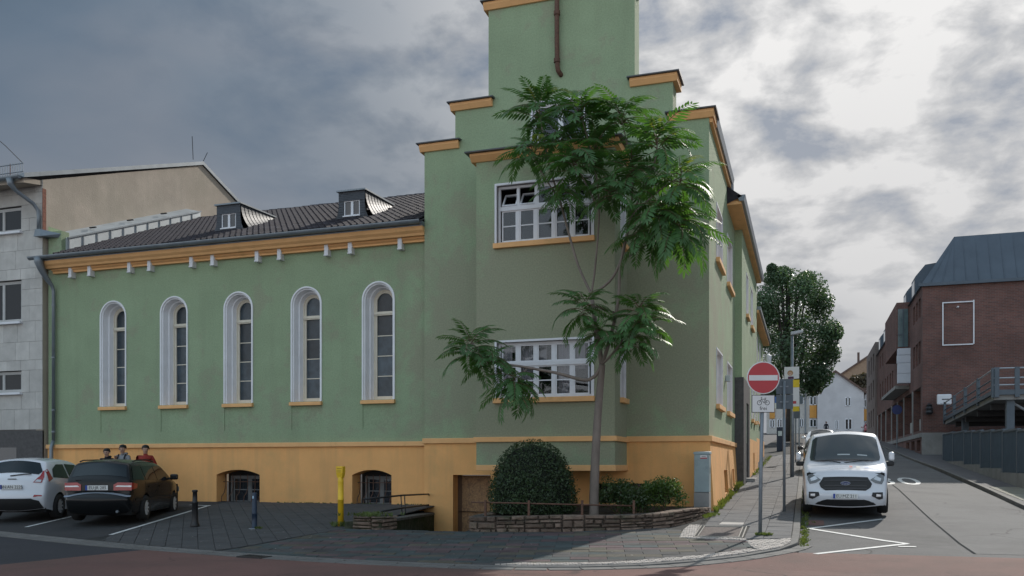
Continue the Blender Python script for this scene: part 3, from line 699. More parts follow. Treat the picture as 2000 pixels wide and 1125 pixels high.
REDA = mat('red_asphalt', (.17, .092, .078), .85, .15, .5, .5, 150, dirt=(.092, .066, .056), dscale=.4, dlo=.45, dhi=.7, extra=cracked((.235, .145, .128), .6))
SOILM = mat('soil', (.05, .04, .03), .95, .4, 6, .8, 25)
BEDD = mat('paving_bed', (.05, .05, .048), .95, .2, 6, .4, 90)
SLABD = mat('dark_concrete_slab', (.080, .079, .080), .85, .14, 2.2, .35, 90, obj=.10, dirt=(.052, .052, .053), dscale=1.3, extra=speck((.095, .095, .095), 200))
SLABW = mat('sidewalk_slab', (.125, .125, .128), .85, .12, 2.5, .35, 90, obj=.10, dirt=(.09, .09, .092), dscale=1.1)
PAVER_C = [mat('paver_'+n, c_, .85, .18, 3, .35, 90, obj=.12, dirt=(.062, .06, .057), dscale=1.5) for n, c_ in (('grey', (.082, .08, .079)), ('rose', (.115, .082, .084)), ('buff', (.105, .096, .076)), ('slate', (.072, .088, .088)))]
KERBM = mat('kerb_concrete', (.165, .16, .152), .85, .12, 3, .4, 80, obj=.08, dirt=(.10, .097, .09), dscale=1.5)
GRAN = mat('pale_sett', (.44, .40, .365), .8, .2, 15, .3, 60)
MARK = mat('road_paint', (.62, .62, .60), .7, .1, 6, .2, 120, dirt=(.25, .25, .25), dscale=7, dlo=.58, dhi=.72)
WELL = (-7.36, -4.55, -4.95)
gr = MB(); X0, X1 = -160, 180
ysg = [-70, -8.06, -4.95, .3, 45, 150, 400]
zg = lambda y: gz(y)-.16
for a, b_ in zip(ysg, ysg[1:]):
    for x0, x1 in ((X0, WELL[0]), (WELL[0], WELL[1]), (WELL[1], X1)):
        if x0 == WELL[0] and a == -4.95: continue
        gr.quad((x0, a, zg(a)), (x1, a, zg(a)), (x1, b_, zg(b_)), (x0, b_, zg(b_)))
tag(gr.build('ground', ASPHD), kind='structure')
K = [(-45, .2), (-22, -5.25), (-14.97, -6.97), (-10.42, -8.08), (-6.86, -8.85), (-4.4, -9.15), (-2.06, -9.1), (-.58, -8.5), (.88, -7.36), (1.65, -6.4), (2.08, -5.4), (2.14, -4.5), (2.15, -3.5), (2.15, -2.5), (2.15, -1), (2.15, 2), (2.15, 8), (2.15, 20), (2.15, 45), (2.15, 120)]
KP = catmull(K, .2); KIN = offset(KP, .14)
kpoly = [(p.x, p.y) for p in KIN]
pave = sheet('pavement', kpoly+[(-.6, 120), (-.6, .5), (WELL[1], .5), (WELL[1], WELL[2]), (WELL[0], WELL[2]), (WELL[0], .5), (-45, .5)], gz, BEDD)
# carriageways
sheet('front_road', [(-60, -60), (80, -60), (80, -5.9), (2.4, -6.0)]+[(p.x, p.y) for p in reversed(KP) if p.y < -6.0]+[(-60, 3)], lambda y: rz(min(y, -6.5)) if y < -5 else rz(y), ASPHD)
redp = [(2.4, -6.12), (12, -5.75), (60, -4.5), (60, -50), (-13, -50), (-10.07, -11.3), (-9.62, -8.45)]+[(p.x, p.y) for p in KP if p.x > -9.4 and p.y < -6.2]
sheet('red_carriageway', redp, lambda y: rz(y) if y < -6.5 else rz(y), REDA, .006)
sheet('street', [(2.15, -6.15), (12, -5.8), (60, -4.55), (60, -1.0), (9.5, -1.2), (7.6, -.2), (7.35, 2.0), (7.35, 135), (2.15, 135)], rz, ASPH, .003)
# kerb stones: one object each
kerb = thing('kerb', (0, 0, 0), None, None, kind='structure')
ks = resample(KP, 1.0)
nk = 0
for a, b_ in zip(ks, ks[1:]):
    if a.x < -32 or a.y > 45: continue
    t = (b_-a).normalized(); nrm = Vector((-t.y, t.x)); g_ = .006
    p = [a+t*g_, b_-t*g_]; q = [v+nrm*.14 for v in p]
    bot = [(v.x, v.y, gz(v.y)-.25) for v in (p[0], p[1], q[1], q[0])]; top = [(v.x, v.y, gz(v.y)+.004) for v in (p[0], p[1], q[1], q[0])]
    MB().hexa(bot, top).build('kerb_stone', KERBM, kerb, bevel=.012)
# pale gutter strip in front of the dropped kerb, slab by slab
gst = thing('gutter_strip', (0, 0, 0), None, None, kind='structure')
gs = resample(offset(KP, -.005), 0.5); GO = .26
for i, (a, b_) in enumerate(zip(gs, gs[1:])):
    if a.y > -5.4 or a.x < -24 : continue
    t = (b_-a).normalized(); nrm = Vector((t.y, -t.x)); g_ = .004
    p = [a+t*g_, b_-t*g_]; q = [v+nrm*GO for v in p]
    top = [(v.x, v.y, rz(v.y)+.016) for v in (p[0], p[1], q[1], q[0])]; bot = [(x, y, z-.05) for x, y, z in top]
    MB().hexa(bot, top).build('gutter_slab', KERBM, gst)
# slab fields --------------------------------------------------------
def clip_poly(sub, conv):
    out = sub
    n = len(conv)
    for i in range(n):
        a, b_ = conv[i], conv[(i+1) % n]; inp = out; out = []
        if not inp: return []
        ins = lambda p: (b_[0]-a[0])*(p[1]-a[1])-(b_[1]-a[1])*(p[0]-a[0]) >= -1e-9
        for k in range(len(inp)):
            p, q = inp[k-1], inp[k]
            ip, iq = ins(p), ins(q)
            if ip != iq:
                dx, dy = q[0]-p[0], q[1]-p[1]; ex_, ey = b_[0]-a[0], b_[1]-a[1]
                den_ = ex_*dy-ey*dx
                if abs(den_) > 1e-12:
                    s = (ex_*(a[1]-p[1])-ey*(a[0]-p[0]))/den_; out.append((p[0]+dx*s, p[1]+dy*s))
            if iq: out.append(q)
    return out
def area(p): return abs(sum(p[i-1][0]*p[i][1]-p[i][0]*p[i-1][1] for i in range(len(p))))/2
def slab_field(parent, region, ang, sx, sy, mats, name, stuffname, origin=(0, 0), brick=0.0, gap=.007, h=.016, limit=300, tilt=.0015, zf=gz):
    ca, sa = math.cos(ang), math.sin(ang)
    loc = [((x-origin[0])*ca+(y-origin[1])*sa, -(x-origin[0])*sa+(y-origin[1])*ca) for x, y in region]
    u0, u1 = min(p[0] for p in loc), max(p[0] for p in loc); v0, v1 = min(p[1] for p in loc), max(p[1] for p in loc)
    cells = []
    for j in range(math.floor(v0/sy), math.ceil(v1/sy)):
        sh = brick*sx*(j % 2)
        for i in range(math.floor((u0-sh)/sx), math.ceil((u1-sh)/sx)):
            q = [(i*sx+sh+gap/2, j*sy+gap/2), ((i+1)*sx+sh-gap/2, j*sy+gap/2), ((i+1)*sx+sh-gap/2, (j+1)*sy-gap/2), (i*sx+sh+gap/2, (j+1)*sy-gap/2)]
            c_ = clip_poly(loc, q)
            if len(c_) < 3 or area(c_) < .08*sx*sy: continue
            w_ = [(x*ca-y*sa+origin[0], x*sa+y*ca+origin[1]) for x, y in c_]
            cx, cy = sum(p[0] for p in w_)/len(w_), sum(p[1] for p in w_)/len(w_)
            cells.append((math.hypot(cx-2.28, cy+22.15), w_, cx, cy))
    cells.sort(key=lambda c_: c_[0])
    rest = MB()
    for k, (_, w_, cx, cy) in enumerate(cells):
        ta, tb, dz = random.gauss(0, tilt)*3, random.gauss(0, tilt)*3, random.gauss(0, tilt)
        zt = lambda x, y: zf(y)+h+dz+ta*(x-cx)+tb*(y-cy)
        c2 = [(cx+(x-cx)*.97, cy+(y-cy)*.97) for x, y in w_]
        n = len(w_)
        vs = [(x, y, zf(y)-.005) for x, y in w_]+[(x, y, zt(x, y)-.005) for x, y in w_]+[(x, y, zt(x, y)) for x, y in c2]
        fs = [tuple(2*n+i for i in range(n))]+[(i, (i+1) % n, n+(i+1) % n, n+i) for i in range(n)]+[(n+i, n+(i+1) % n, 2*n+(i+1) % n, 2*n+i) for i in range(n)]
        mi = random.randrange(len(mats))
        if k < limit: MB().add(vs, fs).build(name, mats[mi], parent)
        else: rest.add(vs, fs, mi)
    if rest.v: tag(rest.build(stuffname, mats, parent), kind='stuff')
    return len(cells)
def kslice(x0, x1): return [(p.x, p.y) for p in offset(KP, .15) if x0 <= p.x <= x1 and p.y < -4.5]
# diagonal slab forecourt
LA0, LA1 = (-11.87, -6.98), (-13.95, -.95)
fore = kslice(-11.6, -8.0)+[(-7.95, -7.9), (-7.55, -5.8), (-7.36, -4.95), (-7.36, .2), (-14.1, .2), LA1, LA0]
slab_field(pave, fore, R(-51.5), .30, .30, [SLABD], 'paving_slab', 'paving_slabs', (-9.7, -4), gap=.008)
# parking bay surface and paint
sheet('parking_bay', [(-45, -.6), (-22, -5.0)]+kslice(-21.5, -11.9)+[LA0, LA1, (-14.1, .22), (-45, .22)], gz, mat('bay_asphalt', (.05, .05, .051), .9, .15, 1.0, .5, 140, extra=speck((.085, .085, .085))), .006)
def stripe(a, b_, w_, zf, off, name='road_marking', gaps=()):
    a, b_ = Vector(a), Vector(b_); t = (b_-a).normalized(); n_ = Vector((-t.y, t.x))*w_/2; L = (b_-a).length
    n = max(1, int(L/.5)); mb = MB()
    for i in range(n):
        if i in gaps: continue
        p, q = a+t*L*i/n, a+t*L*(i+1)/n
        mb.quad(*[(v.x, v.y, zf(v.y)+off) for v in (p+n_, q+n_, q-n_, p-n_)])
    return tag(mb.build(name, MARK, normals=False), kind='structure')
stripe(LA0, LA1, .10, gz, .027); stripe(LA1, (-14.75, -.80), .09, gz, .012)
stripe((-15.17, -6.1), (-16.6, -2.0), .10, gz, .012); stripe((-19.2, -5.3), (-20.6, -1.4), .10, gz, .012)
# pavers of the corner, laid in rows
cor = kslice(-7.9, 1.35)+[(1.45, -6.1), (.05, -5.05), (-.15, -3.9), (-.9, -3.85), (-2.6, -4.75), (-4.5, -5.05), (-7.36, -5.05), (-7.5, -5.8)]
cor = kslice(-7.9, -2.3)+[(p.x, p.y) for p in offset(KP, .42) if -2.0 <= p.x <= 1.3 and p.y < -5.5]+[(1.45, -5.2), (.05, -5.05), (-.15, -3.9), (-.62, -3.65), (-2.6, -4.72), (-4.5, -4.97), (-7.34, -4.97), (-7.5, -5.8)]
slab_field(pave, cor, R(13), .62, .27, PAVER_C, 'paver', 'pavers', (0, -6), brick=.5, gap=.006, h=.014)
# sidewalk slabs up the street
side = [(.22, -3.0), (1.15, -3.0), (1.15, -4.9), (2.0, -4.7), (2.01, -3), (2.01, 30), (.36, 30), (.36, 11.6), (.32, 8.0), (.10, 8.0), (.10, .3), (.16, -.2)]
slab_field(pave, side, 0, .50, .33, [SLABW], 'sidewalk_slab', 'sidewalk_slabs', (.0, -3), gap=.008, h=.014)
B('pale_slab', GRAN, pave, .5, 1.0, -2.86, -2.42, -.3, gz(-2.42)+.02) if False else None
ps = MB(); ps.hexa([(x, y, gz(y)-.01) for x, y in ((.5, -2.86), (1.0, -2.8), (1.0, -2.42), (.52, -2.42))], [(x, y, gz(y)+.021) for x, y in ((.5, -2.86), (1.0, -2.8), (1.0, -2.42), (.52, -2.42))]); ps.build('pale_slab', mat('pale_slab', (.42, .39, .36), .8, .1, 3, .2, 60), pave)
for y in (7.6, 15.0): 
    ps = MB(); q = ((.5, y), (1.5, y), (1.5, y+.33), (.5, y+.33)); ps.hexa([(a, b_, gz(b_)-.01) for a, b_ in q], [(a, b_, gz(b_)+.021) for a, b_ in q]); ps.build('pale_slab', SLABW, pave)
# pale setts in bands round the corner
def setts(region, size, ang=0.0):
    return slab_field(pave, region, ang, size, size*.8, [GRAN], 'sett', 'setts', (.3, .2), brick=.5, gap=.012, h=.022, limit=0, tilt=.003)
setts([(1.2, -5.15), (1.62, -4.95), (2.0, -4.72), (2.0, -5.3), (1.85, -5.9), (1.55, -6.35), (1.35, -5.95)], .10, .3)
band_o = [(p.x, p.y) for p in offset(KP, .145) if -2.6 <= p.x <= 1.7 and p.y < -6.2]; band_i = [(p.x, p.y) for p in offset(KP, .40) if -2.0 <= p.x <= 1.4 and p.y < -6.0]
setts(band_o+band_i[::-1], .095, .35)
setts([(-.12, -3.85), (-.05, -5.0), (1.2, -5.12), (1.2, -4.92), (.2, -4.88), (.12, -3.0), (-.1, -3.0)], .10, .1)
# manhole cover with recessed infill
mh = thing('manhole_cover', (.64, -3.95, gz(-3.95)), 'rectangular paved access cover with pale frame set in the corner pavement', 'manhole cover')
def gq(pts, off, d=.03): return [(x, y, gz(y)+off-d) for x, y in pts], [(x, y, gz(y)+off) for x, y in pts]
MHP = [(.20, -4.86), (1.13, -4.84), (1.10, -3.1), (.15, -3.12)]
fr = MB()
def inset(P_, k): cx = sum(p[0] for p in P_)/4; cy = sum(p[1] for p in P_)/4; return [(cx+(x-cx)*(1-k*.95), cy+(y-cy)*(1-k*.52)) for x, y in P_]
for k0, k1 in ((0, .05), (.16, .20)):
    A, C = inset(MHP, k0), inset(MHP, k1)
    for i in range(4):
        j = (i+1) % 4; b0, t0 = gq([A[i], A[j], C[j], C[i]], .028); fr.hexa(b0, t0)
fr.build('frame', mat('cover_frame', (.30, .28, .25), .6, .2, 8), mh)
b0, t0 = gq(inset(MHP, .21), .012); MB().hexa(b0, t0).build('infill', mat('cover_infill', (.145, .12, .11), .85, .35, 30, .8, 60), mh)
b0, t0 = gq(MHP, .010); MB().hexa(b0, t0).build('rebate', BEDD, mh)
# drain grate in the gutter
dg = thing('drain_grate', (-6.75, -9.0, gz(-9)), 'dark iron drain grate set in the gutter below the blue bollard', 'drain')
DGX, DGY = -6.85, -8.98; tdir = Vector((.995, -.10))
nd = Vector((.10, .995))
def dpt(u, v, z): p = Vector((DGX, DGY))+tdir*u+nd*v; return (p.x, p.y, z)
zt = rz(-9)+.03
fm = MB()
for (u0, u1, v0, v1) in ((-.27, -.24, -.18, .18), (.24, .27, -.18, .18), (-.24, .24, -.18, -.15), (-.24, .24, .15, .18)): fm.hexa([dpt(u0, v0, zt-.04), dpt(u1, v0, zt-.04), dpt(u1, v1, zt-.04), dpt(u0, v1, zt-.04)], [dpt(u0, v0, zt), dpt(u1, v0, zt), dpt(u1, v1, zt), dpt(u0, v1, zt)])
fm.build('grate_frame', BLACKM, dg)
MB().hexa([dpt(-.24, -.15, zt-.04), dpt(.24, -.15, zt-.04), dpt(.24, .15, zt-.04), dpt(-.24, .15, zt-.04)], [dpt(-.24, -.15, zt-.012), dpt(.24, -.15, zt-.012), dpt(.24, .15, zt-.012), dpt(-.24, .15, zt-.012)]).build('sump', mat('sump', (.006, .006, .006), 1), dg)
for k in range(8):
    u = -.21+.06*k; MB().hexa([dpt(u-.012, -.15, zt-.03), dpt(u+.012, -.15, zt-.03), dpt(u+.012, .15, zt-.03), dpt(u-.012, .15, zt-.03)], [dpt(u-.012, -.15, zt-.002), dpt(u+.012, -.15, zt-.002), dpt(u+.012, .15, zt-.002), dpt(u-.012, .15, zt-.002)]).build('grate_bar', BLACKM, dg)
# zigzag no-parking marks and the speed digits on the street
for a, b_ in (((3.95, -.3), (2.33, -2.35)), ((2.33, -2.35), (4.05, -4.36)), ((4.05, -4.36), (2.42, -6.3))): stripe(a, b_, .12, rz, .012)
stripe((3.85, -4.85), (4.15, -4.82), .12, rz, .0135)
def textmesh(s, size, name):
    c_ = bpy.data.curves.new(name, 'FONT'); c_.body = s; c_.size = size; c_.align_x = 'CENTER'; c_.align_y = 'CENTER'; c_.resolution_u = 3
    o = bpy.data.objects.new(name, c_); COL.objects.link(o)
    me = bpy.data.meshes.new_from_object(o.evaluated_get(bpy.context.evaluated_depsgraph_get()))
    bpy.data.objects.remove(o); bpy.data.curves.remove(c_); return me
me = textmesh('30', 1.0, 'speed_digits')
vx = [v.co for v in me.vertices]; mnx, mxx = min(v.x for v in vx), max(v.x for v in vx); mny, mxy = min(v.y for v in vx), max(v.y for v in vx)
for v in me.vertices:
    x = 4.62+(v.co.x-mnx)/(mxx-mnx)*1.40; y = 9.9+(v.co.y-mny)/(mxy-mny)*3.4; v.co = (x, y, rz(y)+.0145)
me.materials.clear(); me.materials.append(MARK); tag(link('speed_digits', me), kind='structure')
sheet('asphalt_patch', [(4.98, -5.6), (7.3, -5.5), (7.3, 60), (4.86, 60), (4.92, 20), (5.03, 8), (4.95, 0)], rz, mat('newer_asphalt', (.122, .122, .121), .85, .14, .6, .5, 150, dirt=(.085, .085, .086), dscale=.5, dlo=.5, dhi=.68, extra=cracked((.20, .198, .195), .7)), .007, breaks=(-4.0, 45.0))
sheet('tar_seam', [(4.95, -5.6), (4.99, -5.6), (4.965, 0), (5.04, 8), (4.935, 20), (4.87, 60), (4.84, 60), (4.905, 20), (5.01, 8), (4.935, 0)], rz, mat('tar', (.066, .066, .067), 1.0, spec=.0), .0105, breaks=(-4.0, 45.0))
ptc = sheet('asphalt_patch', [(2.3, -1.8), (2.65, -1.76), (2.65, -.75), (2.3, -.78)], rz, REDA, .008)
# right-hand pavement of the street
RK = [(60, -1.0), (30, -1.1), (15, -1.2), (11, -1.25), (9.6, -1.25), (8.6, -1.1), (7.9, -.7), (7.5, .2), (7.37, 1.2), (7.35, 3.0), (7.42, 8), (7.42, 13), (7.40, 18), (7.25, 24), (7.2, 30), (7.2, 40), (7.2, 60), (7.2, 120)]
RKP = catmull(RK, .3)
sheet('right_pavement', [(p.x, p.y) for p in offset(RKP, -.13)]+[(40, 120), (60, 30)], gz, mat('right_paving', (.125, .122, .125), .85, .12, 1.5, .4, 90), breaks=(45.0,))
rk = thing('right_kerb', (0, 0, 0), None, None, kind='structure')
kk = resample(RKP, 1.0)
for a, b_ in zip(kk, kk[1:]):
    if a.x > 14 or a.y > 45: continue
    t = (b_-a).normalized(); nrm = Vector((t.y, -t.x)); p = [a+t*.006, b_-t*.006]; q = [v+nrm*.13 for v in p]
    bot = [(v.x, v.y, gz(v.y)-.25) for v in (p[0], p[1], q[1], q[0])]; top = [(v.x, v.y, gz(v.y)+.004) for v in (p[0], p[1], q[1], q[0])]
    MB().hexa(bot, top).build('kerb_stone', KERBM, rk, bevel=.012)
rp = [o for o in bpy.data.objects if o.name == 'right_pavement'][0]
slab_field(rp, [(7.6, .8), (7.57, 8), (10, 8), (10, .8)], 0, .40, .20, [mat('buff_paver', (.27, .26, .215), .85, .12, 3, .3, 80, obj=.1)], 'buff_paver', 'buff_pavers', (7.5, 0), brick=.5, gap=.008, h=.012, limit=150)
# ---- sunken area in front of the cellar door, its stone pier and rails
sw = MB(); sw.quad((-7.5, -4.95, -1.35), (-4.4, -4.95, -1.35), (-4.4, .5, -1.35), (-7.5, .5, -1.35)); sw.quad((-7.36, -4.95, -1.4), (-4.55, -4.95, -1.4), (-4.55, -4.95, gz(-4.95)), (-7.36, -4.95, gz(-4.95)))
sw.quad((-4.55, -4.95, -1.4), (-4.55, .0, -1.4), (-4.55, .0, .05), (-4.55, -4.95, gz(-4.95)))
tag(sw.build('area_floor', mat('area_concrete', (.10, .10, .09), .9, .3, 4, .4, 50)), kind='structure')
MOSS = mat('mossy_stone', (.055, .06, .04), .95, .5, 7, .8, 30, dirt=(.03, .045, .018), dscale=3, dlo=.45, dhi=.6)
STN = mat('rubble_stone', (.175, .128, .10), .9, .3, 9, .9, 28, obj=.38, dirt=(.075, .08, .05), dscale=3.5, dlo=.5, dhi=.72)
rw = thing('retaining_wall', (-7, -2.4, -.3), 'low mossy retaining wall beside the sunken cellar entrance', 'wall')
bot = [(-7.4, -.02, -1.4), (-6.95, -.02, -1.4), (-6.4, -4.7, -1.4), (-6.75, -4.7, -1.4)]; bot = [(-7.62, -.03, -1.4), (-7.36, -.03, -1.4), (-6.42, -4.62, -1.4), (-7.36, -4.94, -1.4)]
MB().hexa(bot, [(x, y, z_) for (x, y, _), z_ in zip(bot, (-.20, -.22, -.10, -.12))]).build('wall_body', MOSS, rw)
MB().hexa([(-7.60, -.05, -.215), (-7.34, -.05, -.235), (-6.36, -4.6, -.115), (-6.62, -4.6, -.115)], [(-7.60, -.05, -.16), (-7.34, -.05, -.18), (-6.36, -4.6, -.06), (-6.62, -4.6, -.06)]).build('coping', mat('coping_stone', (.12, .115, .105), .9, .3, 6, .5, 40), rw)
def stone(mb_name, parent, M, a0, a1, z0, z1, d, m=STN):
    mb = MB(); r = lambda s=.012: random.uniform(-s, s)
    ins_ = min(a1-a0, z1-z0)*.18
    A = [M(a0+r(.004), z0+r(.004), .03), M(a1+r(.004), z0+r(.004), .03), M(a1+r(.004), z1+r(.004), .03), M(a0+r(.004), z1+r(.004), .03)]
    Bq = [M(a0+ins_*.5+r(), z0+ins_*.5+r(), -.015+r()), M(a1-ins_*.5+r(), z0+ins_*.5+r(), -.015+r()), M(a1-ins_*.5+r(), z1-ins_*.5+r(), -.015+r()), M(a0+ins_*.5+r(), z1-ins_*.5+r(), -.015+r())]
    C = [M(a0+ins_*1.4+r(), z0+ins_*1.2+r(), -.03+r()), M(a1-ins_*1.4+r(), z0+ins_*1.2+r(), -.03+r()), M(a1-ins_*1.4+r(), z1-ins_*1.2+r(), -.03+r()), M(a0+ins_*1.4+r(), z1-ins_*1.2+r(), -.03+r())]
    Dq = [M(a0, z0, d), M(a1, z0, d), M(a1, z1, d), M(a0, z1, d)]
    L = [Dq, A, Bq, C]; vs = [p for q in L for p in q]
    fs = [(k*4+i, k*4+(i+1) % 4, k*4+4+(i+1) % 4, k*4+4+i) for k in range(3) for i in range(4)]+[(12, 13, 14, 15), (3, 2, 1, 0)]
    return mb.add(vs, fs).build(mb_name, m, parent)
def stone_face(parent, path, zb, zt, th, courses, lmin, lmax):
    """path = list of 2D points; rubble courses on its right-hand side"""
    L = [0]
    for a, b_ in zip(path, path[1:]): L.append(L[-1]+(b_-a).length)
    def at(s):
        s = max(0, min(L[-1], s)); j = 0
        while j < len(L)-2 and L[j+1] < s: j += 1
        p = path[j].lerp(path[j+1], (s-L[j])/max(1e-9, L[j+1]-L[j])); t = (path[j+1]-path[j]).normalized(); return p, Vector((-t.y, t.x))
    p0 = 0.0
    while p0 < L[-1]-.05:
        pl_ = min(random.uniform(.45, 1.0), L[-1]-p0); nc = random.choice((courses-1, courses, courses, courses+1)); hs_ = [random.uniform(.6, 1.5) for _ in range(nc)]; tot = sum(hs_); f0 = 0.0
        for hq in hs_:
            f1 = f0+hq/tot; s = p0
            while s < p0+pl_-.02:
                l = random.uniform(lmin, lmax)*(.7+hq*.4); e_ = min(p0+pl_, s+l)
                if p0+pl_-e_ < .1: e_ = p0+pl_
                a0, a1 = s, e_
                def M(a, f, d):
                    p, n_ = at(a); q = p+n_*d; lo, hi = zb(a/L[-1], p), zt(a/L[-1], p); return (q.x, q.y, lo+(hi-lo)*f)
                if a1-a0 > .04: stone('stone', parent, M, a0+.007, a1-.007, f0+.02+random.uniform(0, .03), f1-.01, th)
                s = e_
            f0 = f1
        p0 += pl_
pier = thing('stone_pier', (-6.8, -4.9, -.27), 'short rubble stone pier with moss beside the yellow pipe marker', 'pier')
zb_ = lambda f, p: gz(p.y)-.03
stone_face(pier, [Vector((-7.15, -4.98)), Vector((-6.42, -5.02)), Vector((-6.3, -4.5))], zb_, lambda f, p: .02, .35, 5, .18, .38)
MB().hexa([(-7.12, -4.95, -.4), (-6.46, -4.98, -.4), (-6.38, -4.5, -.4), (-7.1, -4.5, -.4)], [(-7.12, -4.95, .02), (-6.46, -4.98, .02), (-6.38, -4.5, .02), (-7.1, -4.5, .02)]).build('core', MOSS, pier)
# handrails over the area
hr = thing('handrail', (-7.0, -2.6, -.1), 'black pipe handrail with two rails above the sunken cellar entrance', 'railing')
def rail(pts, r=.022, name='rail', par=hr, m=BLACKM): return MB().tube(pts, r, 8).build(name, m, par, smooth=True)
def pt(px_, py_, Y):
    dx = (px_-1000)/1720; dz = (907-py_)/1720; c_, s_ = math.cos(R(18.5)), math.sin(R(18.5)); d_ = (c_*dx-s_, s_*dx+c_, dz); t_ = (Y+22.15)/d_[1]
    return (2.282+t_*d_[0], Y, 1.145+t_*d_[2])
rail([pt(711, 975, -4.4), pt(785, 967.5, -2.4), pt(837, 965, -.1), pt(838, 967, .0)])
rail([pt(745, 999, -3.8), pt(787, 992, -2.4), pt(837, 986, -.1), pt(837, 991, .0)])
for x_ in (783, 790): rail([pt(x_, 967, -2.4), pt(x_+3, 1017, -2.4)], .014, 'post')
# ---- planter
plt = thing('planter_wall', (-2.2, -4.5, -.25), 'curved low rubble stone wall edging the tree bed', 'wall')
PWp = catmull([(-4.5, -2.0), (-4.56, -4.2), (-4.46, -4.72), (-4.1, -4.78), (-2.51, -4.5), (-1.3, -4.05), (-.55, -3.45), (-.12, -2.3), (.04, -1.3), (.10, -.82)], .15)
stone_face(plt, PWp, lambda f, p: gz(p.y)-.03, lambda f, p: .06+.09*max(0, min(1, (p.x+3)/3))+.02*math.sin(f*17), .26, 4, .16, .46)
inner = offset(PWp, .05); co = MB()
for a, b_, c_, d_ in zip(inner, inner[1:], offset(PWp, .24), offset(PWp, .24)[1:]):
    h = lambda p: .05+.09*max(0, min(1, (p.x+3)/3))
    co.hexa([(p.x, p.y, -.45) for p in (a, b_, d_, c_)], [(p.x, p.y, h(p)) for p in (a, b_, d_, c_)])
co.build('mortar_core', mat('mortar', (.10, .09, .08), .95, .3, 8, .5, 50), plt)
soil = MB(); sp = [(p.x, p.y) for p in offset(PWp, .2)]+[(0, -.03), (-4.5, -.03)]
bm = bmesh.new(); bm.faces.new([bm.verts.new((x, y, .02 if y < -2 else .10)) for x, y in sp]); bmesh.ops.triangulate(bm, faces=bm.faces[:]); me = bpy.data.meshes.new('tree_bed'); bm.to_mesh(me); bm.free(); me.materials.append(SOILM); tag(link('tree_bed', me), kind='structure')
rr = thing('bed_rail', (-3, -4.4, .05), 'low rusty rail on posts in front of the clipped bush', 'railing')
MB().tube([pt(921, 981, -4.55), pt(1000, 982.5, -4.6), pt(1100, 985, -4.35), pt(1240, 988, -3.75)], .016, 8).build('rail', RUST, rr, smooth=True)
for x_, y_ in ((948, -4.6), (1033, -4.55), (1137, -4.3), (1238, -3.8)):
    p = pt(x_, 979, y_); MB().box(p[0]-.022, p[0]+.022, y_-.02, y_+.02, -.1, p[2]+.02).build('post', RUST, rr)

mat = _mat0
# ================================================================== NEIGHBOUR, BRICK BLOCK, DECK, FAR HOUSES
PANEL = mat('limestone_panel', (.50, .485, .455), .85, .12, 3, .25, 60, obj=.09, dirt=(.42, .41, .385), dscale=1.2, extra=streak((.36, .355, .335), .35))
GABLE = mat('weathered_render', (.45, .385, .315), .95, .12, 1.1, .4, 30, dirt=(.37, .325, .26), dscale=.55, dlo=.42, dhi=.7, extra=streak((.30, .27, .22), .4))
nb = thing('stone_clad_building', (-25, .1, 0), 'pale stone clad neighbour building with plain beige gable wall', 'building')
NX, NY, NW = -21.22, .10, -31.0
MN = lambda a, z, d: (a, NY+d, z)
ngw = MB(); ngw.prism([(NY+.02, -.3), (NY+.02, 10.38), (8.05, 13.40), (16.0, 10.38), (16.0, -.3)], 'x', NX-.3, NX); ngw.build('gable_wall', GABLE, nb)
wins = []
for xr in (-22.1, -25.9, -29.7):
    for z0, z1 in ((8.78, 9.62), (5.82, 7.20), (3.50, 4.22)): wins.append((xr-1.75, xr, z0, z1))
bk = MB(); wall(bk, lambda a, z, d: (a, NY+.035+d, z), NW, NX, 2.25, 10.4, [dict(a=(a, b_), z=(c_, d_), d=.18) for a, b_, c_, d_ in wins]); bk.quad((NW, NY, 2), (NW, 16, 2), (NW, 16, 10), (NW, NY, 10)); bk.build('backing_wall', mat('joint_grey', (.16, .155, .15), .95), nb)
zs = [2.28, 2.92, 3.18]; zrows = [2.28, 2.95, 3.50, 4.22, 4.55, 5.15, 5.82, 6.32, 6.86, 7.20, 7.55, 8.15, 8.78, 9.18, 9.62, 10.0, 10.38]
for k, (z0, z1) in enumerate(zip(zrows, zrows[1:])):
    xs = [NX]; x = NX-(.30 if k % 2 else .55)
    while x > NW: xs.append(x); x -= (.58, .74, .62)[(k+len(xs)) % 3]
    xs.append(NW)
    for x1, x0 in zip(xs, xs[1:]):
        segs = [(x0, x1)]
        for (a, b_, c_, d_) in wins:
            if c_ < (z0+z1)/2 < d_:
                ns = []
                for (p, q) in segs:
                    if q <= a or p >= b_: ns.append((p, q)); continue
                    if p < a: ns.append((p, a))
                    if q > b_: ns.append((b_, q))
                segs = ns
        for p, q in segs:
            if q-p < .06: continue
            if q > -24.5: MB().box(p+.004, q-.004, NY-random.uniform(0, .004), NY+.033, z0+.004, z1-.004).build('stone_panel', PANEL, nb)
            else: MB().box(p+.004, q-.004, NY, NY+.033, z0+.004, z1-.004).build('stone_panel', PANEL, nb)
NBG = glassmat('neighbour_glass', (.012, .014, .018), refl=.3); NBF = mat('old_white_frame', (.45, .45, .44), .6)
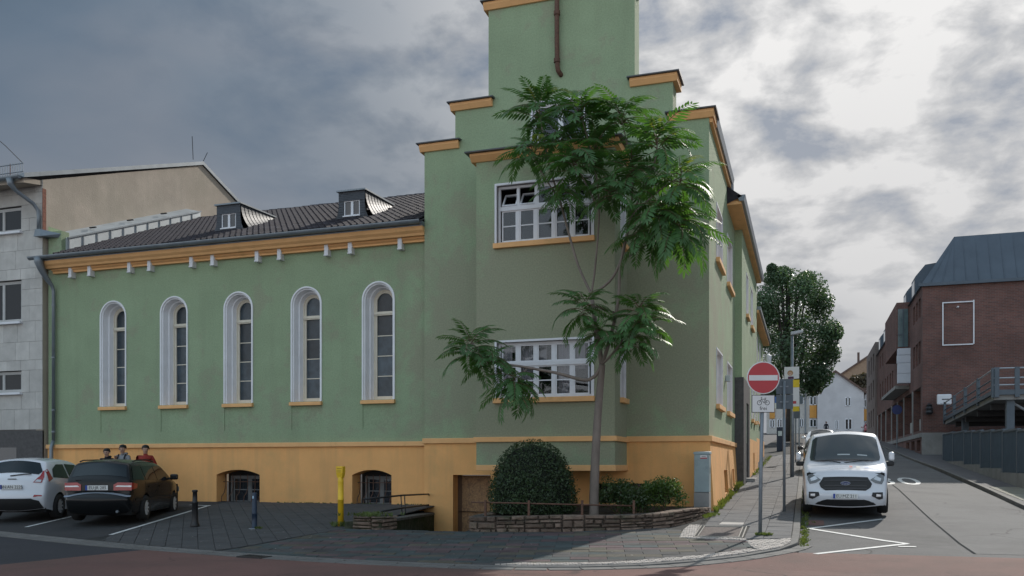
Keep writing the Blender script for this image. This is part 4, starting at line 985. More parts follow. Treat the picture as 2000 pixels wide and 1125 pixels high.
for (a, b_, c_, d_) in wins:
    wn = sash_window(nb, lambda A, z, d: (A, NY+d, z), a+.02, b_-.02, c_+.02, d_-.02, .10, 2, [(0, 1, 1)], bar=.03, room=.6, glass=NBG, frame_mat=NBF)
    sb = MB(); sb.box(a-.05, b_+.05, NY-.12, NY+.1, c_-.07, c_+.0); sb.build('sill', WHITE, wn)
    if c_ > 8: cb = MB(); cb.quad((a+.1, NY+.25, c_), (b_-.1, NY+.25, c_), (b_-.1, NY+.25, d_), (a+.1, NY+.25, d_)); cb.build('blind', mat('blue_blind', (.28, .34, .47), .8), wn)
B('dark_base', STONE_D, nb, NW, NX, NY+.0, NY+.06, -.3, 2.25)
B('shop_window', GLASSD, nb, -28, -22.3, NY-.01, NY+.02, .3, 1.7)
# roof with overhang, zinc verge, gutter
rf = MB(); rf.hexa([(NW, -.62, 10.24), (NX+.02, -.62, 10.24), (NX+.02, 8.05, 13.42), (NW, 8.05, 13.42)], [(NW, -.62, 10.36), (NX+.02, -.62, 10.36), (NX+.02, 8.05, 13.54), (NW, 8.05, 13.54)])
rf.hexa([(NW, 8.05, 13.42), (NX+.02, 8.05, 13.42), (NX+.02, 16.4, 10.3), (NW, 16.4, 10.3)], [(NW, 8.05, 13.54), (NX+.02, 8.05, 13.54), (NX+.02, 16.4, 10.42), (NW, 16.4, 10.42)])
rfo = rf.build('roof', TILE, nb)
for (y0, z0, y1, z1) in ((-.66, 10.22, 8.05, 13.42), (8.05, 13.42, 16.4, 10.3)):
    vg = MB(); vg.hexa([(NX-.2, y0, z0), (NX+.07, y0, z0), (NX+.07, y1, z1), (NX-.2, y1, z1)], [(NX-.2, y0, z0+.14), (NX+.07, y0, z0+.14), (NX+.07, y1, z1+.14), (NX-.2, y1, z1+.14)]); vg.build('verge_flashing', ZINC, nb)
sf = MB(); sf.hexa([(NW, -.6, 10.08), (NX-.02, -.6, 10.08), (NX-.02, NY+.3, 10.25), (NW, NY+.3, 10.25)], [(NW, -.6, 10.23), (NX-.02, -.6, 10.23), (NX-.02, NY+.3, 10.4), (NW, NY+.3, 10.4)]); sf.build('eaves_soffit', GABLE, nb)
B('brick_pier', mat('brick_pier', (.22, .09, .06), .9, .4, 14), nb, NX-.1, NX+.012, NY+.0, NY+.14, 8.7, 10.1)
gt = MB(); gt.prism([(-.76-.09*math.cos(math.pi*i/8), 10.26-.10*math.sin(math.pi*i/8)) for i in range(9)], 'x', NW, NX-.02); gt.build('gutter', ZINC, nb)
dp = MB(); dp.tube([(-21.62, -.76, 10.2), (-21.62, -.74, 10.02), (-21.56, -.6, 9.85), (-21.36, -.12, 9.55), (-21.30, .0, 9.36), (-21.29, .02, 9.15), (-21.29, .02, 8.75)], [.13, .10, .065, .06, .06, .06, .06], 12); dp.build('downpipe', ZINC, nb, smooth=True)
hb = MB(); hb.hexa([(-21.38, -.1, 8.5), (-21.1, -.1, 8.5), (-20.7, .3, 8.5), (-21.3, .3, 8.5)], [(-21.36, -.06, 8.74), (-21.18, -.06, 8.74), (-20.62, .3, 8.62), (-21.3, .3, 8.74)]); hb.build('lead_flashing', ZINC, nb)
sg = MB(); sgo = None
sg.tube([(-29, -.3, 10.82), (-21.6, -.3, 10.82)], .016, 6); sg.tube([(-29, -.3, 10.56), (-21.6, -.3, 10.56)], .016, 6)
sgo = sg.build('snow_guard_rail', ZINC, nb)
for k in range(24): B('guard_bar', RUST if k % 8 == 5 else ZINC, sgo, -21.62-k*.105, -21.60-k*.105, -.31, -.29, 10.5, 10.86)
MB().tube([(-21.75, -.2, 10.9), (-22.2, -.4, 11.4), (-22.6, -.5, 11.75)], .012, 5).build('lightning_rod', BLACKM, nb)
MB().tube([(-21.3, 7.6, 13.5), (-21.35, 7.6, 14.45)], .014, 5).build('lightning_rod', BLACKM, nb)
MB().tube([(-21.25, 8.1, 13.5), (-21.15, 8.3, 14.0)], .014, 5).build('lightning_rod', BLACKM, nb)
# ------------------------------------------------------------------ brick block
def bricks(t, c, vec, bs):
    geo = t.n('ShaderNodeNewGeometry'); sp = t.n('ShaderNodeSeparateXYZ'); t.l(geo.outputs['Position'], sp.inputs[0]); cb_ = t.n('ShaderNodeCombineXYZ')
    t.l(t.math('ADD', sp.outputs[0], sp.outputs[1]), cb_.inputs[0]); t.l(sp.outputs[2], cb_.inputs[1])
    br = t.n('ShaderNodeTexBrick'); br.inputs['Scale'].default_value = 1.0; br.inputs['Brick Width'].default_value = .25; br.inputs['Row Height'].default_value = .083; br.inputs['Mortar Size'].default_value = .008
    br.inputs['Color1'].default_value = (.165, .075, .06, 1); br.inputs['Color2'].default_value = (.115, .058, .05, 1); br.inputs['Mortar'].default_value = (.15, .12, .11, 1)
    t.l(cb_.outputs[0], br.inputs['Vector'])
    f = t.noise(vec, .5, 5, .6); k = t.ramp(f, [(.35, g3(.75)), (.7, g3(1.25))])
    return t.mix(1.0, br.outputs['Color'], k, 'MULTIPLY')
BRICK = mat('brickwork', (.17, .065, .05), .9, .1, 1, .3, 50, extra=bricks)
BZINC = mat('blue_zinc', (.085, .108, .135), .6, .12, 1.0, .05, 8, metal=.2)
CONC = mat('concrete', (.27, .265, .255), .9, .15, 1.5, .4, 40, dirt=(.18, .175, .165), dscale=1)
bb = thing('brick_building', (8.2, 29.8, 1.5), 'long red brick building with bluish metal mansard roof across the street', 'building')
CX_, CY_ = 8.2, 29.8
MI = lambda a, z, d: (CX_+d, a, z)
bys = [30.5, 34.5, 39.4, 43.6, 48.0, 52.9, 57.4, 61.3]
ops = []
for a, b_ in zip(bys, bys[1:]): ops.append(dict(a=(a+.15, b_-.45), z=(3.0, 5.4), d=.5))
up = []
for y0 in (30.7, 32.0, 33.3, 46.8, 48.6, 51.0, 53.0, 55.5, 58.0):
    for z0, z1 in ((6.7, 7.95), (9.25, 10.3)): up.append(dict(a=(y0, y0+.95), z=(z0, z1), d=.18))
base = [dict(a=(y, y+1.7), z=(1.9, 2.5), d=.3) for y in (30.8, 33.5, 36.4)]
t = MB(); wall(t, MI, CY_, 62, 1.0, 10.75, ops+up+base); wall(t, lambda a, z, d: (a, CY_+d, z), CX_, 32, 2.85, 10.75, [])
t.quad((CX_, 62, 1), (30, 62, 1), (30, 62, 10.75), (CX_, 62, 10.75)); t.build('brick_wall', BRICK, bb)
B('base_wall', CONC, bb, CX_-.02, 32, CY_-.03, CY_+.3, .9, 2.85)
B('string_course', CONC, bb, CX_-.06, CX_+.05, CY_, 62, 2.62, 2.85)
for o_ in ops:
    a, b_ = o_['a']; wn = MB(); mbox(wn, MI, a, b_, 3.0, 5.4, .42, .45); wn = wn.build('shop_window', GLASSD, bb)
    B('window_bar', BLACKM, wn, CX_+.38, CX_+.42, (a+b_)/2-.05, (a+b_)/2+.05, 3.0, 5.4)
    if a < 46: B('notice_board', mat('pale_board', (.38, .37, .35), .8), wn, CX_+.3, CX_+.34, b_-1.2, b_-.15, 3.05, 3.75)
    B('pillar', CONC, bb, CX_-.05, CX_+.2, b_+.08, b_+.4, 2.86, 5.4)
for o_ in up:
    a, b_ = o_['a']; z0, z1 = o_['z']; wn = MB(); mbox(wn, MI, a, b_, z0, z1, .14, .16); wn = wn.build('window', GLASSD, bb); B('glazing_bar', BLACKM, wn, CX_+.11, CX_+.14, (a+b_)/2-.03, (a+b_)/2+.03, z0, z1)
for o_ in base: a, b_ = o_['a']; wn = MB(); mbox(wn, MI, a, b_, 1.9, 2.5, .25, .28); wn.build('cellar_window', CONC, bb)
m_ = MB(); m_.hexa([(CX_-.12, CY_-.12, 10.75), (32, CY_-.12, 10.75), (32, 62, 10.75), (CX_-.12, 62, 10.75)], [(9.9, 31.0, 13.55), (32, 31.0, 13.55), (32, 61, 13.55), (9.9, 61, 13.55)]); mro = m_.build('mansard_roof', BZINC, bb)
for k in range(16): x = 8.5+k*.6; MB().hexa([(x, CY_-.135, 10.8), (x+.03, CY_-.135, 10.8), (x+.03, CY_, 10.8), (x, CY_, 10.8)], [(max(x, 9.9), 30.98, 13.52), (max(x, 9.9)+.03, 30.98, 13.52), (max(x, 9.9)+.03, 31.2, 13.52), (max(x, 9.9), 31.2, 13.52)]).build('roof_seam', BZINC, mro)
B('roof_edge', BZINC, bb, CX_-.2, 32, CY_-.2, CY_-.1, 10.7, 10.86)
for y in (33.0, 37.5, 48, 53, 58):
    d_ = MB(); d_.prism([(CX_-.02, 10.76), (CX_-.02, 11.9), (CX_+.5, 12.55), (CX_+2.2, 12.75), (CX_+2.2, 10.76)], 'y', y, y+1.9); do = d_.build('dormer', BZINC, bb)
    B('pane', GLASSD, do, CX_-.035, CX_-.015, y+.3, y+1.6, 10.95, 11.75)
# oriel with white panels
t = MB(); t.box(7.48, CX_+.02, 36.2, 44.5, 8.15, 11.0); oo = t.build('oriel', BRICK, bb)
B('glazing', mat('green_glass', (.10, .15, .16), .15, .2, 2), oo, 7.55, 8.12, 36.17, 36.2, 8.3, 10.6); B('mullion', BZINC, oo, 7.82, 7.87, 36.14, 36.17, 8.3, 10.6); B('transom', BZINC, oo, 7.55, 7.8, 36.14, 36.17, 9.0, 9.06)
for k, (z0, z1) in enumerate(((6.05, 6.62), (6.64, 7.25), (7.27, 7.72), (7.74, 8.14))): B('white_panel', mat('white_panel', (.62, .65, .72), .5, .04, 2), oo, 7.5-(.03 if k == 2 else 0), 8.22+(.03 if k == 2 else 0), 35.6, 36.1, z0, z1)
B('oriel_floor', CONC, oo, 7.4, CX_, 36.3, 46.5, 5.75, 5.95)
t = MB(); t.box(7.55, CX_+.02, 46, 54, 6.0, 12.0)
# white rectangular frame and box sign on the front wall
fo = None; t = MB(); y = CY_-.08
for (x0, x1, z0, z1) in ((9.15, 9.21, 7.48, 9.8), (10.63, 10.69, 7.52, 9.84), (9.21, 10.63, 7.48, 7.54), (9.21, 10.63, 9.74, 9.80)): t.box(x0, x1, y, y+.06, z0, z1)
t.build('sign_frame', WHITE, bb)
B('spotlight', WHITE, bb, 9.84, 9.92, CY_-.3, CY_-.0, 9.46, 9.52)
ls = thing('box_sign', (9.1, 29.2, 4.5), 'white rounded box sign projecting from the red brick wall', 'sign')
B('sign_box', WHITE, ls, 8.82, 9.52, 29.1, 29.3, 4.3, 4.85, bevel=.06); B('sign_arm', BLACKM, ls, 9.15, 9.2, 29.3, 29.8, 4.5, 4.56); B('lettering', BLACKM, ls, 9.05, 9.4, 29.09, 29.099, 4.55, 4.60)
tl = thing('wall_lantern', (8.5, 29.6, 4.1), 'black lantern fixed to the brick corner below the box sign', 'lantern')
MB().lathe([(.05, .28), (.16, .2), (.12, .12), (.19, .02), (.15, -.1), (.2, -.2), (.12, -.3)], (8.5, 29.55, 4.12), 10).build('lantern_body', BLACKM, tl); B('bracket', BLACKM, tl, 8.47, 8.53, 29.6, 29.8, 4.2, 4.26)
# second, farther block on the same side
b2 = thing('far_brown_building', (8.1, 63, 3), 'brown flat fronted building further up the street past the brick building', 'building')
BRN = mat('brown_render', (.20, .16, .145), .9, .15, 1)
t = MB(); ops = [dict(a=(y, y+1.5), z=(z0, z0+1.6), d=.2) for y in (63.5, 66.5, 69.5) for z0 in (4.6, 7.2, 9.6)]
wall(t, lambda a, z, d: (8.05+d, a, z), 62.1, 74, 2, 12.0, ops); t.quad((8.05, 62.1, 2), (20, 62.1, 2), (20, 62.1, 12), (8.05, 62.1, 12)); t.quad((8.05, 74, 2), (20, 74, 2), (20, 74, 12), (8.05, 74, 12)); t.quad((8.05, 62.1, 12), (20, 62.1, 12), (20, 74, 12), (8.05, 74, 12)); t.build('wall', BRN, b2)
for o_ in ops: wn = MB(); a, b_ = o_['a']; z0, z1 = o_['z']; wn.box(8.2, 8.23, a, b_, z0, z1); wn.build('window', GLASSD, b2)
# ------------------------------------------------------------------ steel deck and fence
STEELB = mat('blue_grey_steel', (.09, .115, .14), .55, .12, 3, .05, 20)
GALV = mat('galvanised', (.42, .44, .46), .4, .12, 4, metal=.5)
dk = thing('steel_deck', (9.5, 16, .8), 'raised steel parking deck with blue grey posts and galvanised rails', 'deck')
dz = lambda y: 3.85-(y-16.5)*.036
t = MB(); t.hexa([(9.22, 16.4, 3.66), (24, 16.4, 3.66), (24, 29.3, 3.25), (9.22, 29.3, 3.25)], [(9.22, 16.4, 3.88), (24, 16.4, 3.88), (24, 29.3, 3.45), (9.22, 29.3, 3.45)]); t.build('deck_slab', CONC, dk)
t = MB(); t.box(9.2, 24, 16.3, 16.4, 3.85, 4.05); t.build('edge_beam', STEELB, dk)
t = MB(); t.hexa([(9.12, 16.4, 3.86), (9.22, 16.4, 3.86), (9.22, 29.3, 3.43), (9.12, 29.3, 3.43)], [(9.12, 16.4, 4.02), (9.22, 16.4, 4.02), (9.22, 29.3, 3.60), (9.12, 29.3, 3.60)]); t.build('edge_beam', STEELB, dk)
for y in (16.45, 19.6, 22.8, 26.0, 29.2): z = dz(y); B('rail_post', STEELB, dk, 9.13, 9.25, y-.1, y+.1, z-.1, z+1.05)
for x in (9.3, 10.0, 10.9, 12.5, 14): B('rail_post', STEELB, dk, x-.08, x+.08, 16.28, 16.4, 3.75, 4.92)
for h in (.35, .62, 1.0):
    MB().tube([(9.19, 16.4, dz(16.4)+h), (9.19, 29.3, dz(29.3)+h)], .03, 6).build('guard_rail', GALV if h > .9 else STEELB, dk)
    MB().tube([(9.2, 16.34, 3.88+h), (24, 16.34, 3.88+h)], .032, 6).build('guard_rail', GALV, dk)
for x, y in ((9.82, 16.7), (15, 16.7), (9.6, 25.5), (15, 27)): B('column', STEELB, dk, x-.14, x+.14, y-.14, y+.14, .8, 3.66)
for k in range(4): B('joist', BLACKM, dk, 9.4, 24, 18+k*3, 18.15+k*3, 3.35-k*.1, 3.6-k*.1)
MB().tube([(9.85, 16.7, 3.6), (11.6, 16.7, 2.4)], .05, 6).build('brace', GALV, dk)
# stuff parked on deck edge (white mesh infill of the guard)
fc = thing('panel_fence', (8.5, 15, .8), 'blue grey sheet panel fence stepping down the pavement on a concrete base', 'fence')
FB = mat('fence_sheet', (.072, .105, .135), .6, .12, 2, .05, 20)
ys_f = [24.2, 21.2, 18.2, 16.4, 14.6, 12.6, 10.7, 8.6, 6.6, 4.6]
for k, (y1, y0) in enumerate(zip(ys_f, ys_f[1:])):
    st = (k//2); zt = 2.55-.115*st-(.05 if k % 2 else 0); zb = gz(y0)+.12+.04*(k % 2)
    zb = 1.28-.135*st*1.0-.0
    pn = MB(); pn.box(8.48, 8.52, y0+.03, y1-.03, zb, zt); po_ = pn.build('fence_panel', FB, fc)
    rbm = MB()
    for q in range(int((y1-y0)/.16)): rbm.box(8.455, 8.48, y0+.08+q*.16, y0+.14+q*.16, zb+.02, zt-.03)
    tag(rbm.build('corrugation', FB, po_), kind='stuff')
    B('top_rail', STEELB, fc, 8.44, 8.56, y0, y1, zt, zt+.06)
    B('fence_post', STEELB, fc, 8.43, 8.57, y1-.06, y1+.06, gz(y1)-.1, zt+.05)
    B('base_block', CONC, fc, 8.38, 8.62, y0, y1-.002, gz(y0)-.2, zb)
# ------------------------------------------------------------------ far houses
PALEW = mat('pale_house_render', (.54, .53, .54), .9, .1, .6)
PANO = mat('orange_panel', (.58, .28, .06), .7, .08, 1)
ROOFB = mat('brown_roof', (.13, .085, .07), .85, .2, 2)
def farhouse(name, label, x0, x1, y0, y1, zb, ze, apex=None, wm=PALEW):
    t = thing(name, ((x0+x1)/2, y0, zb), label, 'house'); mb = MB()
    if apex:
        ax, az = apex; mb.prism([(x0, zb), (x0, ze[0]), (ax, az), (x1, ze[1]), (x1, zb)], 'y', y0, y1); mb.build('wall', wm, t)
        r = MB(); e_ = .35
        for (p, zp, q, zq) in ((x0-.4, ze[0]-.25, ax, az), (ax, az, x1+.4, ze[1]-.3)): r.hexa([(p, y0-e_, zp), (q, y0-e_, zq), (q, y1, zq), (p, y1, zp)], [(p, y0-e_, zp+.35), (q, y0-e_, zq+.35), (q, y1, zq+.35), (p, y1, zp+.35)])
        r.build('roof', ROOFB, t)
    else: mb.box(x0, x1, y0, y1, zb, ze); mb.build('wall', wm, t); B('roof', ROOFB, t, x0-.3, x1+.3, y0-.3, y1, ze, ze+.35)
    return t
def fwin(t, x0, x1, z0, z1, y):
    f_ = MB()
    for q in ((x0, x0+.12, z0, z1), (x1-.12, x1, z0, z1), ((x0+x1)/2-.08, (x0+x1)/2+.08, z0, z1), (x0+.12, x1-.12, z0, z0+.12), (x0+.12, x1-.12, z1-.12, z1)): f_.box(q[0], q[1], y-.08, y+.02, q[2], q[3])
    f_ = f_.build('window', WHITE, t); B('pane', GLASSD, f_, x0+.1, x1-.1, y-.03, y-.02, z0+.1, z1-.1)
def far(px_, py_, D):
    k = (px_-1000)/1720; c_, s_ = math.cos(R(18.5)), math.sin(R(18.5)); return (c_*k*D-s_*D+2.282, 1.145+(907-py_)/1720*D)
D0 = 155
h1 = farhouse('gable_house', 'pale lilac gable house with brown roof closing the end of the street', far(1595, 800, D0)[0], far(1679, 800, D0)[0], 132, 146, 5, (far(0, 757, D0)[1], far(0, 776, D0)[1]), (far(1628, 0, D0)[0], far(0, 739, D0)[1]))
for (a, b_, c_, d_) in ((1645, 1656, 785, 801), (1645, 1658, 824, 844), (1627, 1634, 827, 843)): fwin(h1, far(a, 0, D0)[0], far(b_, 0, D0)[0], far(0, d_, D0)[1], far(0, c_, D0)[1], 132)
h2 = farhouse('panel_apartment_block', 'cream apartment block with orange panels left of the lilac gable house', far(1500, 800, D0)[0], far(1594, 800, D0)[0], 133, 146, 5, far(0, 765, D0)[1], None, mat('cream_render', (.50, .48, .45), .9))
for xa, xb in ((1581, 1594), (1536, 1548), (1506, 1516)):
    for ya, yb in ((798, 821), (757, 779)): B('orange_panel', PANO, h2, far(xa, 0, D0)[0], far(xb, 0, D0)[0], 132.8, 133, far(0, yb, D0)[1], far(0, ya, D0)[1])
    for ya, yb in ((781, 797), (823, 838)): fwin(h2, far(xa, 0, D0)[0], far(xb, 0, D0)[0], far(0, yb, D0)[1], far(0, ya, D0)[1], 133)
for ya, yb in ((779, 795), (822, 838)):
    for xa, xb in ((1562, 1570), (1520, 1530)): fwin(h2, far(xa, 0, D0)[0], far(xb, 0, D0)[0], far(0, yb, D0)[1], far(0, ya, D0)[1], 133)
MB().tube([(far(1573, 0, D0)[0], 132.8, 6), (far(1573, 0, D0)[0], 132.8, far(0, 765, D0)[1])], .12, 6).build('downpipe', ZINC, h2)
h3 = farhouse('side_annexe', 'narrow pale annexe with one orange panel right of the lilac gable house', far(1679, 800, D0)[0]+.2, far(1700, 800, D0)[0], 134, 146, 5, far(0, 771, D0)[1])
B('orange_panel', PANO, h3, far(1680, 0, D0)[0], far(1692, 0, D0)[0], 133.8, 134, far(0, 827, D0)[1], far(0, 806, D0)[1]); fwin(h3, far(1680, 0, D0)[0], far(1691, 0, D0)[0], far(0, 803, D0)[1], far(0, 788, D0)[1], 134); fwin(h3, far(1680, 0, D0)[0], far(1691, 0, D0)[0], far(0, 840, D0)[1], far(0, 829, D0)[1], 134)
D1 = 195
h4 = farhouse('hillside_house', 'large house with brown pitched roof and chimney behind the lilac gable house', far(1600, 0, D1)[0], far(1730, 0, D1)[0], 170, 186, 6, (far(0, 770, D1)[1], far(0, 770, D1)[1]), (far(1690, 0, D1)[0], far(0, 712, D1)[1]), mat('ochre_house', (.32, .22, .15), .9))
B('chimney', ROOFB, h4, far(1667, 0, D1)[0], far(1671, 0, D1)[0], 171, 171.6, far(0, 735, D1)[1], far(0, 705, D1)[1])
# ================================================================== STREET FURNITURE
GALVP = mat('grey_pole', (.21, .235, .26), .5, .15, 6, .05, 30, metal=.4)
REDS = mat('sign_red', (.42, .018, .03), .45, .04, 3, coat=.2)
WHS = mat('sign_white', (.66, .66, .66), .5, .04, 3)
BLS = mat('sign_black', (.012, .012, .012), .5)
SBACK = mat('sign_back', (.085, .105, .125), .55, .1, 4)
CAMA = R(18.5)
def facing(o_, loc, rz_):  # local frame: x right, -y towards viewer, z up
    return o_
# no-entry sign -----------------------------------------------------
sg = thing('no_entry_sign', (1.42, -4.33, gz(-4.33)), 'red round no entry sign above a white bicycle plate on grey pole', 'road sign', rz=R(16))
L = dict(world=False)
MB().tube([(0, 0, -.1), (.015, 0, 1.2), (.06, 0, 3.38)], .036, 12).build('pole', GALVP, sg, smooth=True, **L)
ZD = 3.07; XD = .05
MB().lathe([(.31, -.055), (.318, -.05), (.318, -.04), (.31, -.035)], (XD, 0, ZD), 48, axis='y').build('disc_rim', WHS, sg, **L)
MB().lathe([(.0, -.0565), (.298, -.0565), (.298, -.056), (0, -.056)], (XD, 0, ZD), 48, axis='y').build('disc', REDS, sg, **L)
MB().box(XD-.275, XD+.275, -.0585, -.057, ZD-.052, ZD+.052).build('bar', WHS, sg, **L)
MB().lathe([(.0, -.03), (.31, -.03), (.31, -.034), (0, -.034)], (XD, 0, ZD), 48, axis='y').build('disc_back', SBACK, sg, **L)
pz0, pz1 = 2.40, 2.73; xb0, xb1 = -.165, .265
pb_ = MB().box(xb0-.006, xb1+.006, -.05, -.038, pz0-.006, pz1+.006).build('plate', BLS, sg, bevel=.004, **L)
MB().box(xb0+.005, xb1-.005, -.0535, -.0505, pz0+.005, pz1-.005).build('plate_face', WHS, pb_, **L)
bk = MB(); bx, bz = .05, 2.615
def wheel2(cx, cz, r):
    n = 28
    for i in range(n):
        a, b_ = 2*math.pi*i/n, 2*math.pi*(i+1)/n
        bk.quad(*[(cx+rr_*math.cos(t_), -.0555, cz+rr_*math.sin(t_)) for rr_, t_ in ((r, a), (r, b_), (r-.010, b_), (r-.010, a))])
def line2(a, b_, w_=.008):
    a, b_ = Vector(a), Vector(b_); t_ = (b_-a).normalized(); n_ = Vector((-t_.y, t_.x))*w_/2
    bk.quad(*[(v.x, -.0556, v.y) for v in (a+n_, b_+n_, b_-n_, a-n_)])
wheel2(bx-.075, bz-.03, .047); wheel2(bx+.075, bz-.03, .047)
for a, b_ in (((bx-.075, bz-.03), (bx-.035, bz+.05)), ((bx-.035, bz+.05), (bx-.045, bz+.075)), ((bx-.045, bz+.075), (bx-.02, bz+.078)), ((bx-.038, bz+.04), (bx+.035, bz+.04)), ((bx-.038, bz+.035), (bx+.01, bz-.03)), ((bx+.01, bz-.03), (bx+.04, bz+.06)), ((bx+.01, bz-.03), (bx+.075, bz-.03)), ((bx+.075, bz-.03), (bx+.035, bz+.045)), ((bx+.022, bz+.062), (bx+.06, bz+.062))): line2(a, b_)
bk.build('bicycle_symbol', BLS, pb_, normals=False, **L)
def label_text(s, size, parent, loc, rot, m, name='lettering', sx=1.0):
    me = textmesh(s, size, name); me.materials.clear(); me.materials.append(m)
    for v in me.vertices: v.co.x *= sx
    o_ = link(name, me, parent, False); o_.location = loc; o_.rotation_euler = rot; return o_
label_text('frei', .105, pb_, (bx, -.0556, 2.475), (R(90), 0, 0), BLS)
for z in (2.46, 2.67, 2.95, 3.2): MB().lathe([(.038, -.02), (.046, -.02), (.046, .02), (.038, .02)], (.045, 0, z), 12).build('clamp', GALVP, sg, **L)
# back of sign pair ---------------------------------------------------
s2 = thing('sign_backs', (1.77, 0, 0), 'grey pole carrying two plates seen from behind, close to the van', 'road sign', rz=R(8))
MB().tube([(0, 0, -.1), (0, 0, 3.15)], .034, 12).build('pole', GALVP, s2, smooth=True, **L)
for z0, z1 in ((2.84, 3.20), (2.48, 2.82)):
    p_ = MB().box(-.18, .21, .04, .046, z0, z1).build('plate', SBACK, s2, bevel=.002, **L)
    MB().box(-.10, .10, .02, .04, (z0+z1)/2-.015, (z0+z1)/2+.015).build('bracket', GALVP, p_, **L)
# lamp post with election posters -------------------------------------
lp = thing('street_lamp', (1.77, 12, gz(12)), 'grey street lamp post with flat curved lamp head and posters', 'street lamp')
MB().tube([(0, 0, -.1), (0, 0, 2.2), (0, 0, 5.28)], [.075, .065, .055], 12).build('post', GALVP, lp, smooth=True, **L)
hd = MB(); hd.hexa([(-.05, -.09, 5.24), (.40, -.08, 5.33), (.40, .08, 5.33), (-.05, .09, 5.24)], [(-.05, -.09, 5.36), (.36, -.08, 5.42), (.36, .08, 5.42), (-.05, .09, 5.36)]); hd.build('lamp_head', mat('lamp_head', (.42, .45, .48), .4), lp, bevel=.02, **L)
po = thing('portrait_poster', (1.77, 11.9, gz(12)), 'white election poster with a smiling fair haired portrait hung high on the lamp post', 'poster', 'posters on the lamp post')
MB().box(-.27, .25, -.10, -.08, 3.62, 4.06).build('poster_board', WHS, po, **L)
fc_ = MB(); fc_.lathe([(0, -.104), (.10, -.104), (.10, -.101), (0, -.101)], (-.06, 0, 3.83), 20, axis='y'); fc_.build('hair', mat('fair_hair', (.36, .22, .10), .8), po, **L)
fc_ = MB()
for v in range(1): fc_.lathe([(0, -.108), (.075, -.108), (.075, -.105), (0, -.105)], (-.065, 0, 3.80), 20, axis='y')
fo_ = fc_.build('face', mat('printed_skin', (.55, .34, .25), .8), po, **L)
pdk = mat('printed_dark', (.10, .05, .04), .8)
for x in (-.095, -.04): MB().box(x-.012, x+.012, -.1095, -.1085, 3.82, 3.828).build('eye', pdk, fo_, **L)
MB().box(-.095, -.035, -.1095, -.1085, 3.757, 3.77).build('smile', WHS, fo_, **L)
MB().box(-.14, .06, -.1035, -.1005, 3.62, 3.70).build('shoulders', mat('printed_purple', (.10, .04, .09), .8), po, **L)
p2 = thing('yellow_poster', (1.77, 11.9, gz(12)), 'narrow white poster with yellow ends and red mark below the portrait poster', 'poster', 'posters on the lamp post')
MB().box(.03, .26, -.10, -.08, 2.42, 3.58).build('poster_board', WHS, p2, **L)
YEL = mat('printed_yellow', (.72, .52, .03), .7)
MB().box(.03, .26, -.1035, -.1005, 3.30, 3.58).build('yellow_band', YEL, p2, **L); MB().box(.03, .26, -.1035, -.1005, 2.42, 2.60).build('yellow_band', YEL, p2, **L)
MB().box(.04, .15, -.1035, -.1005, 2.70, 2.80).build('red_mark', REDS, p2, **L)
# farther poles and small street things
for i, (x, y, h, lab) in enumerate(((1.78, 22.0, 2.6, 'thin grey post on the kerb beyond the street lamp'), (1.85, 34.0, 3.4, 'tall dark post far up the left pavement'))):
    p_ = thing('street_post', (x, y, gz(y)), lab, 'post'); MB().tube([(0, 0, -.1), (0, 0, h)], .04, 8).build('post', GALVP, p_, **L)
    MB().box(-.2, .2, -.05, -.03, h-.5, h).build('plate', SBACK, p_, **L)
pm = thing('ticket_machine', (.72, 35, gz(35)), 'dark blue ticket machine standing at the back of the pavement', 'ticket machine')
MB().box(-.2, .2, -.2, .2, 0, 1.5).build('cabinet', mat('navy_paint', (.012, .02, .045), .5), pm, bevel=.03, **L); MB().box(-.12, .12, -.22, -.2, .95, 1.25).build('screen', ZINCL, pm, **L)
hs = thing('hanging_sign', (.1, 29.5, 4.5), 'small blue and white shop sign hanging over the far pavement', 'sign')
MB().box(.05, .85, 0, .1, -.2, .45).build('sign_board', WHS, hs, **L); MB().box(.05, .85, -.012, -.002, .1, .45).build('blue_field', mat('sign_blue', (.06, .14, .42), .5), hs, **L); MB().tube([(-.1, .05, .5), (.85, .05, .5)], .02, 6).build('arm', BLACKM, hs, **L)
wl = thing('wall_lantern', (.3, 24.0, 6.2), 'white cylindrical wall lamp high on the far green wall', 'lantern')
MB().lathe([(.02, .5), (.16, .42), (.14, 0), (.08, -.1)], (.15, 0, 0), 10).build('lamp_glass', WHITE, wl, **L); MB().box(-.3, .15, -.02, .02, -.05, 0).build('bracket', BLACKM, wl, **L)
ns = thing('parking_sign', (7.7, 38.4, gz(38.4)), 'round blue parking sign on a thin pole in front of the brick building', 'road sign')
MB().tube([(0, 0, -.1), (0, 0, 2.6)], .035, 8).build('pole', GALVP, ns, **L); MB().lathe([(0, -.05), (.3, -.05), (.3, -.04), (0, -.04)], (0, 0, 2.45), 24, axis='y').build('disc', mat('sign_blue2', (.03, .045, .16), .5), ns, **L)
